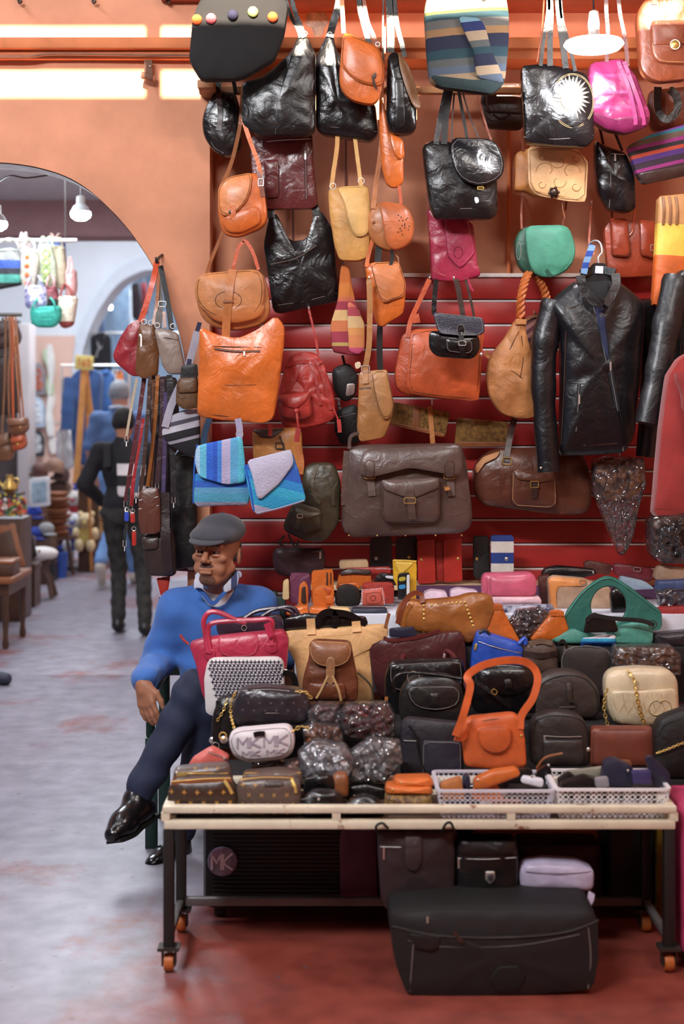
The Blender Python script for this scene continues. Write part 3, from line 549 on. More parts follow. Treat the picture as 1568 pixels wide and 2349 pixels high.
b.pan('front_pocket',[(1020,775),(1082,780),(1084,806),(1074,812),(1024,806)],th=.016,stitch=STG); b.pan('flap',[(992,716),(1108,729),(1112,762),(1100,770),(1060,771),(1006,766),(998,742)],mat('crackled_black','3a3a46',.3,bump=.5,bs=160),rad=8,gap=.012,th=.01,stitch=STG); fs = b.last
b.pan('tab',[(1048,744),(1062,744),(1066,762),(1056,785),(1046,762)],BLK,on=fs,th=.004,stitch=STG); b.strap([(1056,770),(1058,800),(1062,818)],12,BLK,'closing_strap',d=.024); b.buckle(1058,788,16,10,METAL,d=.03)
b.strap([(995,722),(996,690),(1000,640)],11,BLK); b.strap([(1062,728),(1056,690),(1046,640)],12,DKB); b.strap([(1088,730),(1080,690),(1068,640)],6,DKB); b.stud(1104,812,4)
b = Bag('shield_pouch','magenta leather bag with a stitched shield and studded corners','handbag',5.50,[(979,472),(1030,480),(1086,512),(1096,608),(1106,630),(1062,645),(990,643),(986,560)],.06,MAG,rad=8,wr=.006)
b.pan('shield',[(1018,500),(1072,500),(1090,580),(1062,612),(1052,616),(1026,588)],leather('magenta_shield','a83050',.36),th=.008,stitch=leather('pink_thread','d07088')); b.line([(1050+10*math.cos(a),580+13*math.sin(a)) for a in np.linspace(0,6.28,14)],MAR,'embossed_crest',.7,b.last)
for k in range(7): b.stud(992+k*4.5,618+k*3.4-(k*k*.2),1.3,STI,name='corner_stud'); b.stud(1096-k*4,612+k*4,1.3,STI,name='corner_stud')
b.strap([(985,480),(982,440),(984,380)],8,BRR); b.strap([(1074,640),(1078,655),(1086,668)],5,MAG,'tail')
b = Bag('round_flap_bag','big black bag with a shiny rounded flap','handbag',5.36,[(969,330),(992,318),(1034,322),(1100,350),(1141,400),(1142,488),(1130,500),(1000,501),(986,470),(976,400)],.10,BLK,rad=8,wr=.006,c=(1060,420))
b.pan('flap',[(1033,316),(1130,320),(1150,350),(1157,388),(1146,412),(1102,431),(1062,421),(1040,396),(1032,360)],leather('black_flap','16161a',.22),rad=16,gap=.028,th=.012,stitch=STG); b.buckle(1100,434,14,5,BRASS,d=.03)
b.pan('price_tag',[(1086,452),(1096,452),(1099,464),(1090,468)],mat('white_tag','dde4f2',.7),th=.002,gap=.003); b.line([(996,478),(1060,478),(1140,476)],STG); b.line([(980,400),(1060,405)],STD)
b.strap([(1000,330),(1008,280),(1024,205)],13,BLK); b.strap([(1018,330),(1022,270),(1032,205)],15,BLKM); b.strap([(1036,318),(1038,270),(1042,210)],4,DKB); b.strap([(1128,322),(1112,275),(1094,210)],5,BRR); b.strap([(1100,318),(1078,265),(1060,205)],4,DKB); b.strap([(1072,318),(1062,260),(1052,205)],7,BLKM)
b = Bag('tooled_bag','natural cream leather bag with tooled swirls and dark clasp','handbag',5.40,[(1184,348),(1208,338),(1322,340),(1344,372),(1340,455),(1225,447),(1208,436),(1180,436)],.09,leather('ochre_gusset','b9783c',.5),rad=6)
b.pan('flap',[(1208,336),(1320,340),(1348,370),(1343,464),(1300,462),(1226,448),(1210,428)],CRM,rad=8,gap=.02,th=.008,stitch=STD); fs = b.last
def swirl(cx, cy, r, a0, a1, sx=1): return [(cx+sx*r*(1-.6*k/9)*math.cos(a0+(a1-a0)*k/9), cy+r*(1-.6*k/9)*math.sin(a0+(a1-a0)*k/9)) for k in range(10)]
TOOL = mat('tooling_line','b07f4c',.7,bump=0)
for g in (swirl(1250,395,24,3.1,7),swirl(1305,398,24,0,-4,1),swirl(1278,372,20,3.1,-1.2),swirl(1278,418,18,0,4.2),swirl(1240,425,10,0,5),swirl(1318,430,12,0,5),swirl(1240,362,10,0,5),swirl(1318,365,10,0,5)): b.line(g,TOOL,'tooled_swirl',.8,fs)
b.line([(1218,346),(1316,349),(1338,374),(1334,455),(1300,453),(1230,440),(1218,424),(1218,346)],TOOL,'tooled_border',.7,fs); b.stud(1268,443,11,mat('dark_bronze','3c2c22',.35,metal=.6),on=fs,name='clasp',d=.004)
for k in range(6): b.stud(1268+10*math.cos(k),443+10*math.sin(k),3.5,mat('dark_bronze','3c2c22',.35,metal=.6),on=fs,name='clasp_bead',d=.006)
b.strap([(1200,345),(1198,320),(1200,300)],6,BRR); b.cord([(1290,462),(1292,480),(1296,500)],1.5,BRN,'thong')
b = Bag('green_saddle','green suede saddle bag in the middle of the wall','handbag',5.46,[(1182,548),(1196,522),(1210,518),(1300,518),(1316,548),(1319,590),(1300,622),(1215,632),(1192,612),(1183,580)],.09,leather('dark_green','2f5a48',.5),rad=12)
b.pan('flap',[(1203,518),(1300,516),(1314,545),(1321,582),(1306,618),(1268,638),(1226,634),(1210,604),(1204,560)],GRN,rad=18,gap=.02,th=.012,stitch=leather('green_thread','6fb39a')); b.strap([(1250,620),(1262,635)],8,leather('dark_green','2f5a48',.5),'tab',d=.034)
b.strap([(1197,525),(1196,490),(1198,450)],5,BRR); b.strap([(1290,518),(1296,490),(1300,460)],4,BRR); b.line([(1190+5*math.cos(a),575+20*math.sin(a)) for a in np.linspace(0,6.28,12)],STG,'side_ring',1)
b = Bag('tall_zip_bag','tall shiny black zip bag below the pink tote','handbag',5.46,[(1366,318),(1384,330),(1440,350),(1458,400),(1460,478),(1440,487),(1396,480),(1374,440),(1366,380)],.08,BLK2,rad=8,wr=.01)
b.zipp([(1402,352),(1432,354)],ZIPB,4,pull=(1410,354,16)); b.strap([(1384,330),(1378,300),(1372,280)],6,BLK); b.strap([(1428,345),(1410,300),(1400,280)],6,BLK); b.line([(1390,340),(1400,400),(1398,476)],STG)
b = Bag('woven_stripe_bag','striped woven cloth bag in purple and teal at the right edge','handbag',5.40,[(1440,332),(1500,303),(1590,278),(1590,396),(1478,420),(1460,395)],.08,fabric('woven_stripes','5a3a5a',stripes=[(0,'3a1c1c'),(.06,'8d8d94'),(.12,'3a2026'),(.22,'8a2a6a'),(.27,'33222e'),(.36,'4a2a6a'),(.44,'a8402a'),(.50,'2a2226'),(.56,'8a2a6a'),(.62,'5d4a3a'),(.70,'2f6f78'),(.75,'6a3a86'),(.82,'b08a3a'),(.9,'4a3030'),(1,'4a3030')],z0=.0,z1=.25,rot=13),rad=8,wr=.004)
b.pan('base_band',[(1462,398),(1590,376),(1590,398),(1478,422)],DKB,th=.004)
b = Bag('rolled_belt_bag','brown leather bag with a black looped handle, right edge','handbag',5.50,[(1492,205),(1590,195),(1590,292),(1500,300),(1480,260)],.06,BRR,rad=10)
b.strap([(1508,200,5.46),(1508,250,5.45),(1526,274,5.44),(1550,258,5.44),(1552,225,5.44),(1536,205,5.44)],17,BLK,'handle',.006); b.strap([(1540,200,5.45),(1542,215,5.44)],10,BLK,'handle_tab')
b = Bag('red_briefcase','rust red briefcase with two front pockets','briefcase',5.56,[(1386,522),(1402,501),(1500,505),(1512,530),(1512,632),(1396,637)],.07,leather('rust_leather','9c3c20',.42),rad=10)
b.pan('pocket',[(1398,500),(1438,500),(1444,584),(1436,592),(1402,588)],th=.024,stitch=STD); b.pan('pocket',[(1464,505),(1512,508),(1514,592),(1500,596),(1466,586)],th=.024,stitch=STD); b.buckle(1494,570,10,14,METAL,d=.026); b.cord([(1438,545),(1450,530),(1454,500),(1458,470)],3,ORD); b.strap([(1405,505),(1400,470),(1380,440)],5,BRR)
b = Bag('patchwork_bag','tan yellow and orange patchwork leather bag beside the jackets','handbag',5.34,[(1512,448),(1590,440),(1590,640),(1560,702),(1498,700),(1502,640),(1508,540)],.08,mat('patchwork','c86a30',.45,stripes=[(0,'d8672a'),(.46,'e8c04e'),(.75,'b9824e'),(1,'b9824e')],z0=0,z1=.41,bump=.12,wrinkle=.2,rot=-4),rad=6)
b.line([(1506,520),(1590,516)],STI); b.line([(1502,580),(1590,580)],STI)
for x in (1520,1535,1550): b.strap([(x,450),(x+2,480),(x,515)],5,leather('brown_pleat','8a5a34'),'pleat',.006)
solo('long_strap','thin long brown strap hanging left of the red briefcase','strap',*ribbon([P(1356,470,5.6),P(1352,520,5.6),P(1351,560,5.58),P(1362,585,5.57)],.008,.003),ORD)
# ---- lower wall
b = Bag('slouch_bag','tan slouchy hobo with braided handle','handbag',5.36,[(1186,728),(1203,728),(1212,780),(1238,850),(1240,952),(1205,964),(1150,950),(1125,912),(1117,862),(1124,816),(1160,775)],.11,leather('tan_slouch','b57845',.5,wrinkle=.4),rad=16,wr=.012,wf=24)
for q in ([(1190,760),(1170,800),(1150,850)],[(1196,770),(1200,820),(1190,880)],[(1140,860),(1170,850),(1200,870)]): b.line(q,STD,'fold_seam',.8)
b.strap([(1182,738),(1207,738)],12,leather('tan_slouch','b57845',.5),'collar',.01,.012)
def braid(b, pts, r, m, name='braided_handle'):
    c = catmull([b.pt(q) for q in pts], 8); k = b.Y/F; gs = []
    for s_ in range(3):
        q = [p+np.array([math.cos(i*.8+s_*2.09)*r*k*.8, math.sin(i*.8+s_*2.09)*r*k*.8, 0]) for i,p in enumerate(c)]
        gs.append(tube(q, r*k*.62, 1, 6, smooth=False))
    return mk(name, *join(*gs), m, b.root)
braid(b,[(1194,730,5.40),(1194,690,5.40),(1202,650,5.42),(1212,625,5.46)],8,leather('orange_braid','b5622e',.5)); braid(b,[(1250,720,5.50),(1252,680,5.50),(1240,650,5.5),(1226,630,5.5)],8,leather('orange_braid','b5622e',.5))
b.strap([(1124,820),(1116,812),(1120,805)],9,leather('tan_slouch','b57845',.5),'side_tab')
b = Bag('zigzag_pouch','maroon zigzag woven pouch behind the tan slouchy hobo','handbag',5.56,[(1188,745),(1215,722),(1260,728),(1265,815),(1200,820)],.05,fabric('zigzag','6e3a3c',stripes=[(0,'4a2426'),(.1,'8a5a52'),(.2,'4a2426'),(.3,'8a5a52'),(.4,'4a2426'),(.5,'8a5a52'),(.6,'4a2426'),(.7,'8a5a52'),(.8,'4a2426'),(.9,'8a5a52'),(1,'4a2426')],z0=0,z1=.15,rot=35),rad=6)
b.strap([(1190,745),(1225,725),(1262,735)],7,BRN,'rim',.01)
b = Bag('travel_briefcase','large taupe brown leather travel bag with buckled pocket','travel bag',5.34,[(796,1032),(822,1021),(1058,1018),(1072,1060),(1086,1180),(1084,1212),(1060,1226),(802,1236),(782,1216),(786,1100)],.16,DUF,rad=14,wr=.006,N=64)
b.pan('flap',[(836,1030),(1058,1018),(1062,1080),(1048,1092),(1020,1086),(940,1072),(860,1092),(838,1094),(818,1084),(820,1072)],leather('taupe_flap','5c4943',.33,wrinkle=.3),rad=12,gap=.03,th=.012,N=48,c=(940,1055)); fs = b.last
b.pan('pocket',[(872,1102),(1008,1094),(1010,1185),(1000,1198),(886,1200),(874,1186)],th=.035,rad=8,stitch=STD); ps = b.last
b.pan('pocket_flap',[(871,1100),(1008,1094),(1006,1118),(950,1140),(935,1142),(880,1122)],leather('taupe_flap','5c4943',.33),on=ps,rad=6,gap=.003,th=.008); fs2 = b.last
b.strap([(938,1122),(940,1145),(942,1170),(944,1188)],17,DUF,'pocket_strap',.005,.01,fs2); b.buckle(938,1146,26,12,BRASS,d=.02,on=ps)
for x,y in ((847,1090),(1029,1090)):
    b.pan('strap_tab',[(x-12,y-30),(x,y-38),(x+12,y-30),(x+10,y+4),(x-10,y+4)],DUF,on=fs,th=.005,stitch=STD); b.strap([(x,y),(x+4,y+22),(x+6,y+48)],17,leather('worn_taupe','6a5852',.4),'closing_strap',.005,.006); b.buckle(x,y+2,24,10,BRASS,d=.022)
b.strap([(794,1035),(790,1090),(788,1160)],12,DUF,'side_strap'); b.line([(790,1222),(930,1212),(1080,1200)],STD,r=1); b.strap([(800,1030),(806,1000),(840,990)],8,DUF,'handle')
for x in (800,865,930,1000,1060): b.stud(x,1230,2.2,BRASS,name='foot_stud')
b = Bag('duffel_bag','chestnut leather duffel with front buckled pocket, under the black jacket','duffel bag',5.44,[(1098,1060),(1120,1040),(1150,1030),(1330,1028),(1352,1060),(1362,1120),(1360,1172),(1340,1184),(1300,1185),(1110,1162),(1088,1132),(1087,1090)],.18,DUF2,rad=18,wr=.006,N=60)
b.pan('pocket',[(1172,1080),(1272,1082),(1276,1158),(1268,1166),(1180,1162),(1170,1150)],th=.03,rad=8,stitch=STI); ps = b.last; b.pan('pocket_flap',[(1174,1076),(1272,1078),(1272,1100),(1236,1106),(1180,1098)],on=ps,gap=.002); b.strap([(1222,1090),(1224,1120),(1222,1142)],13,DKB,'pocket_strap',.005,.006,ps); b.buckle(1222,1110,18,14,BRASS,d=.012,on=ps)
for x in (1154,1292): b.strap([(x,1034),(x-2,1090),(x,1160 if x<1200 else 1180)],12,DUF2,'vertical_strap',.004,.003)
b.strap([(1160,1060),(1172,1000),(1182,960)],14,DKB,'handle'); b.buckle(1163,1058,20,16,BRASS); b.pan('raw_edge_flap',[(1090,1072),(1110,1048),(1150,1034),(1140,1050),(1108,1066),(1094,1090)],leather('raw_tan','b07a4e',.6),th=.006,gap=.004)
b.line([(1096,1100),(1200,1110),(1356,1120)],STD,r=.8)
GLIT = mat('glitter_bronze','8a6636',.35,metal=.5,bump=1,bs=420,var=.6,vs=60)
b = Bag('glitter_clutch','bronze glitter clutch under the burnt orange messenger','clutch',5.56,[(900,922),(1032,945),(1022,1000),(885,968)],.03,GLIT,rad=4); b.pan('band',[(948,930),(962,932),(960,988),(944,984)],BRN,th=.004); b.pan('edge',[(884,964),(1022,996),(1020,1004),(884,972)],BRN,th=.005)
b.strap([(985,932),(990,990),(995,1040),(1010,1085),(1026,1124,5.30)],11,leather('raw_tan_strap','b3733c',.5),'hanging_strap')
b = Bag('glitter_clutch','bronze glitter clutch left of the black jacket sleeve','clutch',5.60,[(1048,958),(1166,968),(1164,1020),(1042,1020)],.03,GLIT,rad=4); b.pan('edge',[(1042,1014),(1164,1014),(1164,1024),(1042,1026)],BRN,th=.006)
# crochet bags
def crochet(key, st, **k): return fabric(key,'3f7fc0',bump=1.0,bs=150,stripes=st,**k)
b = Bag('crochet_bag','blue and white crochet bag with upright stripes on its flap','handbag',5.20,[(446,1085),(570,1085),(576,1120),(568,1160),(520,1160),(450,1164),(442,1150)],.05,crochet('crochet_a',[(0,'8f8aa0'),(.15,'4f9ab8'),(.42,'5c9ac0'),(.6,'2f5fb8'),(.8,'2f7fc0'),(1,'2f7fc0')],z0=0,z1=.12),rad=8)
b.pan('flap',[(450,1022),(555,1000),(562,1060),(566,1106),(520,1112),(456,1094),(446,1060)],crochet('crochet_a_flap',[(0,'9fc0d8'),(.10,'5fb0cc'),(.22,'2f62c8'),(.34,'2a55b8'),(.42,'3f80d0'),(.50,'b0a8c8'),(.66,'5aa0c8'),(.80,'56b4c8'),(.92,'2f62c8'),(1,'2f62c8')],axis='X',z0=-.10,z1=.10),th=.02,rad=10,gap=.006)
b.strap([(548,1010),(549,985),(545,960)],15,fabric('lilac_webbing','9a94b0')); b.ring(549,996,8); b.strap([(466,1018),(470,990),(480,960)],14,fabric('navy_web','1f3550'))
b.line([(452,1020),(446,1060),(443,1120),(443,1155)],fabric('blue_edge','2a62c0'),'crochet_edge',2)
b = Bag('crochet_bag','turquoise crochet bag with a pointed white flap','handbag',5.16,[(558,1068),(668,1034),(684,1080),(702,1148),(590,1182),(578,1172)],.04,crochet('crochet_b',[(0,'a8a0b8'),(.07,'2f9ac8'),(.28,'38a8cc'),(.42,'2f88c8'),(.55,'2f5fb8'),(.75,'3a72c0'),(1,'3a72c0')],z0=0,z1=.24,rot=-15),rad=6)
b.pan('flap',[(566,1056),(668,1030),(674,1064),(640,1110),(598,1146),(590,1144),(578,1090)],crochet('crochet_b_flap',[(0,'b8b4c8'),(.5,'b8b4c8'),(.55,'6aa8c8'),(.8,'4f98b8'),(1,'4fb0c4')],axis='X',z0=-.11,z1=.10,rot=-18),th=.012,rad=5,gap=.005)
b.line([(562,1068),(572,1110),(582,1172)],fabric('blue_edge','2a62c0'),'crochet_edge',2.4); b.line([(588,1178),(640,1166),(698,1148)],fabric('lilac_edge','a8a0b8'),'crochet_edge',2.4)
b = Bag('tan_backpack','tan leather backpack half hidden behind the crochet bags','backpack',5.38,[(576,985),(690,980),(694,1060),(690,1095),(640,1100),(580,1060)],.10,leather('tan_pack','b5783c',.45),rad=14)
b.buckle(641,1022,18,14,DKMETAL); b.strap([(684,1020),(690,1060),(688,1088)],14,COG,'tail'); b.strap([(641,1000),(660,1050),(676,1080)],4,OLV,'cord'); b.pan('flap',[(575,985),(655,982),(625,1005),(600,1004)],DKB,th=.006)
b = Bag('olive_backpack','small olive backpack with buckled pocket hanging sideways','backpack',5.38,[(694,1075),(712,1062),(766,1062),(782,1110),(778,1200),(745,1246),(700,1243),(650,1220),(648,1205),(668,1160),(690,1140)],.12,OLV,rad=16,wr=.008,c=(720,1160))
b.pan('pocket',[(672,1165),(735,1178),(740,1210),(700,1222),(664,1205)],th=.03,stitch=STD); ps = b.last; b.pan('pocket_flap',[(684,1152),(732,1166),(738,1178),(700,1190),(674,1172)],leather('olive_flap','524a38',.42),on=ps,th=.006); b.strap([(690,1170),(684,1195),(678,1212)],9,leather('olive_flap','524a38',.42),'pocket_strap',on=ps); b.buckle(688,1182,12,8,METAL,d=.012,on=ps)
b.strap([(728,1066),(716,1100),(722,1140),(734,1155)],8,leather('olive_flap','524a38',.42)); b.strap([(742,1070),(760,1110),(764,1160)],8,OLV); b.strap([(652,1230),(640,1245),(650,1255)],5,BLKM,'tail'); b.strap([(660,1226),(676,1256),(684,1240)],5,BLKM,'tail')
b = Bag('black_round_bag','black round bag in shadow beside the red drawstring backpack','handbag',5.58,[(760,845),(800,830),(822,860),(815,910),(790,925),(765,900)],.07,BLKM,rad=14); b.pan('mesh_panel',[(795,880),(815,880),(812,905),(792,910)],METAL,th=.003); b.strap([(790,835),(785,815)],6,BLK)
b = Bag('black_pouch','black pouch below the round bag and above the travel bag','handbag',5.58,[(772,940),(815,925),(830,960),(825,1018),(780,1020),(765,985)],.07,BLKM,rad=8); b.zipp([(775,958),(815,948)],ZIPB,5); b.strap([(780,940),(776,925)],6,BLK)
b = Bag('wash_pouch','dark plum leather pouch hanging beside the seated man','pouch',5.5,[(625,1262),(640,1256),(742,1258),(746,1290),(740,1312),(660,1324),(634,1318),(624,1296)],.07,leather('plum_leather','3a2428',.42),rad=12,wr=.006); b.zipp([(634,1266),(738,1266)],ZIPB,5,pull=(734,1266,16)); b.line([(636,1286),(690,1300),(742,1290)],STD)
# plastic-wrapped goods
def plastic(key='clear_plastic', tint='e8e4e6', a=.28, rough=.08):
    key = key+'%d' % int(a*100)
    if key in MATS: return MATS[key]
    m = bpy.data.materials.new(key); m.use_nodes = True; nt = m.node_tree; b = nt.nodes['Principled BSDF']; N = nt.nodes.new; L = nt.links.new
    tc = N('ShaderNodeTexCoord'); n = N('ShaderNodeTexNoise'); n.inputs['Scale'].default_value = 20; n.inputs['Detail'].default_value = 2; n.inputs['Distortion'].default_value = 1.5; L(tc.outputs['Object'], n.inputs[0])
    bp = N('ShaderNodeBump'); bp.inputs['Strength'].default_value = 1; bp.inputs['Distance'].default_value = .014; L(n.outputs[0], bp.inputs['Height'])
    g = N('ShaderNodeBsdfGlossy'); g.inputs['Roughness'].default_value = rough; L(bp.outputs[0], g.inputs['Normal']); t = N('ShaderNodeBsdfTransparent'); t.inputs[0].default_value = (.93,.92,.92,1)
    lw = N('ShaderNodeFresnel'); lw.inputs['IOR'].default_value = 1.75+a; L(bp.outputs[0], lw.inputs['Normal']); df = N('ShaderNodeBsdfDiffuse'); df.inputs[0].default_value = (.8,.8,.84,1); m0 = N('ShaderNodeMixShader'); m0.inputs[0].default_value = a*.14; L(t.outputs[0], m0.inputs[1]); L(df.outputs[0], m0.inputs[2]); mx = N('ShaderNodeMixShader'); L(lw.outputs[0], mx.inputs[0]); L(m0.outputs[0], mx.inputs[1]); L(g.outputs[0], mx.inputs[2]); L(mx.outputs[0], nt.nodes['Material Output'].inputs['Surface'])
    MATS[key] = m; return m
PLA = plastic(); RGP = (1,.97,.9,.81,.72,.63,.54,.45,.36,.27,.18,.09)
b = Bag('wrapped_wallets','brown leather goods in a hanging clear plastic bag','packet',5.40,[(1366,1065),(1400,1050),(1475,1060),(1482,1110),(1455,1140),(1400,1152),(1370,1130)],.06,leather('russet_wallets','a0653a',.35),rad=12,wr=.012,wf=40,part='wallets')
sh = Shape([(1362,1056),(1400,1045),(1480,1052),(1486,1110),(1470,1160),(1456,1230),(1440,1270),(1425,1278),(1408,1240),(1384,1180),(1362,1130)],5.38,.10,rad=6,wr=.02,wf=55,N=80,rings=RGP); mk('plastic_bag',sh.V,sh.F,PLA,b.root,18)
for q in ([(1385,1075),(1390,1100),(1384,1125)],[(1410,1070),(1416,1105),(1408,1135)],[(1438,1072),(1442,1105),(1436,1135)]): b.line(q,STD,'gap',1.5)
b = Bag('wrapped_handbag','dark bag with brown rim wrapped in plastic, right of the shelf','handbag',5.36,[(1494,1205),(1508,1190),(1590,1186),(1590,1292),(1520,1290),(1498,1268)],.10,leather('rim_brown','6a4026',.45),rad=18); b.pan('front',[(1510,1208),(1590,1200),(1590,1280),(1530,1276),(1512,1256)],BLK2,th=.012,rad=14,wr=.006); sh = Shape([(1490,1196),(1508,1182),(1590,1178),(1590,1296),(1518,1296),(1494,1272)],5.34,.14,rad=12,wr=.02,wf=55,N=80,rings=RGP); mk('plastic_wrap',sh.V,sh.F,PLA,b.root,18)
for x,y,Y,l in ((1040,642,5.30,'the small black satchel'),(778,926,5.62,'the black pouch'),(842,990,5.42,'the taupe travel bag'),(1420,1046,5.46,'the plastic bag of wallets'),(684,1256,5.54,'the plum pouch'),(1225,724,5.60,'the zigzag pouch'),(1356,470,5.60,'the long thin strap'),(985,640,5.48,'the burnt orange messenger'),(708,710,5.48,'the red drawstring backpack'),(846,640,5.42,'the slim tan messenger'),(1182,958,5.52,'the chestnut duffel'),(1212,632,5.50,'the tan slouchy hobo'),(990,928,5.50,'the loose tan strap'),(1198,452,5.52,'the green saddle bag')): hook(x,y,Y,'steel display hook holding up '+l)
# ------------------------------------------------------------------ jackets on the right
def sleeve(root, pts, r0, r1, m, name='sleeve', flat=.75, cuff=True):
    c = catmull(pts, 7); n = len(c)
    g = sweep(c, circ(1, 14, flat), nref=(0,-1,0), scale=lambda t: (r0+(r1-r0)*t)*(1+.05*math.sin(t*23)+.03*math.sin(t*41)))
    o = mk(name, *g, m, root, 60)
    if cuff:
        a, b_ = np.array(c[-3]), np.array(c[-1]); d = (b_-a)/np.linalg.norm(b_-a)
        mk('cuff', *sweep([b_-d*.035, b_-d*.015, b_+d*.004], circ(r1*1.06, 14, r1*1.06*flat)), m, o, 60)
    return o
JB = leather('jacket_leather','111014',.36,wrinkle=.3)
b = Bag('leather_jacket','black zipped leather jacket on a hanger','jacket',5.26,[(1326,640),(1290,668),(1262,692),(1290,760),(1292,900),(1287,1048),(1360,1046),(1440,1040),(1462,1000),(1478,840),(1488,694),(1450,660),(1412,634),(1370,648)],.16,JB,rad=10,N=72,wr=.012,wf=18,c=(1375,840),edge=.35)
sleeve(b.root,[P(1276,694,5.34),P(1250,780,5.33),P(1246,900,5.32),P(1258,1080,5.31)],.056,.040,JB); sleeve(b.root,[P(1474,690,5.42),P(1490,780,5.44),P(1492,900,5.45),P(1480,1045,5.46)],.052,.036,JB)
b.strap([(1330,632,5.24),(1338,662,5.235),(1366,690,5.23),(1382,700,5.23)],20,JB,'collar',.010); b.strap([(1410,628,5.26),(1412,650,5.25),(1402,676,5.24),(1386,700,5.23)],20,JB,'collar',.010); b.strap([(1332,628,5.30),(1372,618,5.33),(1410,626,5.30)],18,JB,'collar',.010)
b.zipp([(1374,704),(1386,760),(1398,842),(1418,950),(1434,1036)],fabric('jacket_zip','17161a'),12,pull=(1399,830,20)); b.zipp([(1362,704),(1376,760),(1392,842)],fabric('jacket_zip','17161a'),8)
b.pan('lining',[(1364,690),(1384,700),(1396,830),(1384,800),(1370,740)],fabric('blue_lining','252a4a'),th=.004,gap=.002)
b.zipp([(1328,880),(1326,930),(1322,990)],fabric('jacket_zip','17161a'),8,pull=(1328,905,22)); b.line([(1300,760),(1296,900),(1290,1020)],STD,r=1); b.line([(1264,694),(1310,706),(1352,680)],STD,r=1); b.line([(1289,1024),(1360,1022),(1440,1016)],STD,'hem_seam',1.2); b.strap([(1370,702),(1392,700)],9,JB,'collar_tab',.006,.02); b.stud(1242,1074,3,METAL,d=.03)
b.pan('neck_lining',[(1340,646),(1402,640),(1396,672),(1378,698),(1352,672)],fabric('jacket_lining','0c0b0e'),th=.006,gap=.004)
o = thing('coat_hanger','black plastic hanger with a white size label','hanger',P(1372,650,5.33))
mk('hanger_body', *prism([(P(x,0,5.33)[0],P(0,y,5.33)[2]) for x,y in rnd([(1358,604),(1386,604),(1402,634),(1418,650),(1326,652),(1344,634)],6)],5.32,5.345), mat('black_plastic','1d1b1e',.35,bump=0), o)
mk('size_label', *prism([(P(x,0,5.315)[0],P(0,y,5.315)[2]) for x,y in ((1365,610),(1383,611),(1382,628),(1364,627))],5.312,5.3195), mat('white_label','e2e6f0',.6,bump=0), o)
mk('hook', *tube([P(1372,606,5.33),P(1372,590,5.33),P(1380,578,5.33),P(1376,558,5.34),P(1364,552,5.36),P(1352,560,5.40),P(1350,575,5.5)],.0035), mat('white_wire','d8d4d8',.3,metal=.5,bump=0), o)
solo('striped_ribbon','blue striped cloth ribbon tied to the hanger hook','ribbon',*ribbon([P(1358,562,5.30),P(1350,585,5.29),P(1343,605,5.29),P(1338,628,5.29)],.024,.006),fabric('ribbon_stripes','3a5a9a',stripes=[(0,'7aa0c8'),(.2,'2a4a9a'),(.4,'7aa0c8'),(.6,'2a4a9a'),(.8,'7aa0c8'),(1,'2a4a9a')],z0=0,z1=.11))
JB2 = leather('jacket_leather_soft','161518',.42,wrinkle=.3)
b = Bag('leather_jacket','soft black jacket hanging half out of frame above the red coat','jacket',5.24,[(1560,618),(1640,600),(1700,640),(1700,1000),(1560,1000),(1545,760)],.16,JB2,rad=14,wr=.01)
sleeve(b.root,[P(1556,640,5.24),P(1530,740,5.20),P(1508,860,5.17),P(1484,970,5.15)],.058,.044,JB2); b.line([(1566,640),(1562,800),(1566,990)],STD,r=1)
REDW = fabric('red_wool','9c2f2b',sheen=.3)
b = Bag('wool_coat','red coat hanging under the black jacket at the right edge','coat',5.02,[(1562,820),(1600,800),(1700,820),(1700,1180),(1502,1186),(1520,980),(1536,860)],.12,REDW,rad=5,wr=.012,wf=12,edge=.6,N=80)
b.line([(1508,1168),(1560,1170),(1600,1170)],STD,'hem_seam',.8); sleeve(b.root,[P(1590,850,5.0),P(1610,960,4.98),P(1620,1100,4.98)],.07,.05,REDW)
# ------------------------------------------------------------------ front table on castors
def chipped(key, c, rust, thr=.62):
    m = mat(key, c, .5, bump=.3, bs=60, var=.12); nt = m.node_tree; b = nt.nodes['Principled BSDF']; N = nt.nodes.new; L = nt.links.new
    src = b.inputs['Base Color'].links[0].from_socket; tc = N('ShaderNodeTexCoord'); n = N('ShaderNodeTexNoise'); n.inputs['Scale'].default_value = 14; n.inputs['Detail'].default_value = 8; n.inputs['Roughness'].default_value = .7; L(tc.outputs['Object'], n.inputs[0])
    r = N('ShaderNodeValToRGB'); r.color_ramp.elements[0].position = thr; r.color_ramp.elements[1].position = thr+.06; L(n.outputs[0], r.inputs[0]); mx = N('ShaderNodeMix'); mx.data_type = 'RGBA'; L(r.outputs[0], mx.inputs[0]); L(src, mx.inputs[6]); mx.inputs[7].default_value = lin(rust); L(mx.outputs[2], b.inputs['Base Color']); return m
CPA = chipped('chipped_cream_paint','dcd0b8','8a5230',.6); LEGM = mat('dark_steel_leg','1e1b1a',.45,bump=.1); RUB = mat('orange_rubber','b5622a',.5)
t = thing('display_table','low display table with a chipped cream frame on castors','table',(P(960,0,4.17)[0],4.17,0))
x0, x1, y0, y1 = P(372,0,4.0)[0], P(1552,0,4.0)[0], 4.0, 4.34; zT, zB = P(0,1850,4.0)[2], P(0,1903,4.0)[2]; rr = .0175
for yy in (y0, y1-.03):
    mk('top_rail', *box(x0,x1,yy,yy+.03,zT-.02,zT,.004), CPA, t); mk('bottom_rail', *box(x0+.004,x1-.004,yy,yy+.03,zB,zB+.024,.004), CPA, t)
for xx in (x0, x1-.03):
    mk('end_rail', *box(xx,xx+.03,y0+.031,y1-.031,zT-.02,zT,.004), CPA, t); mk('end_rail', *box(xx,xx+.03,y0+.031,y1-.031,zB,zB+.024,.004), CPA, t)
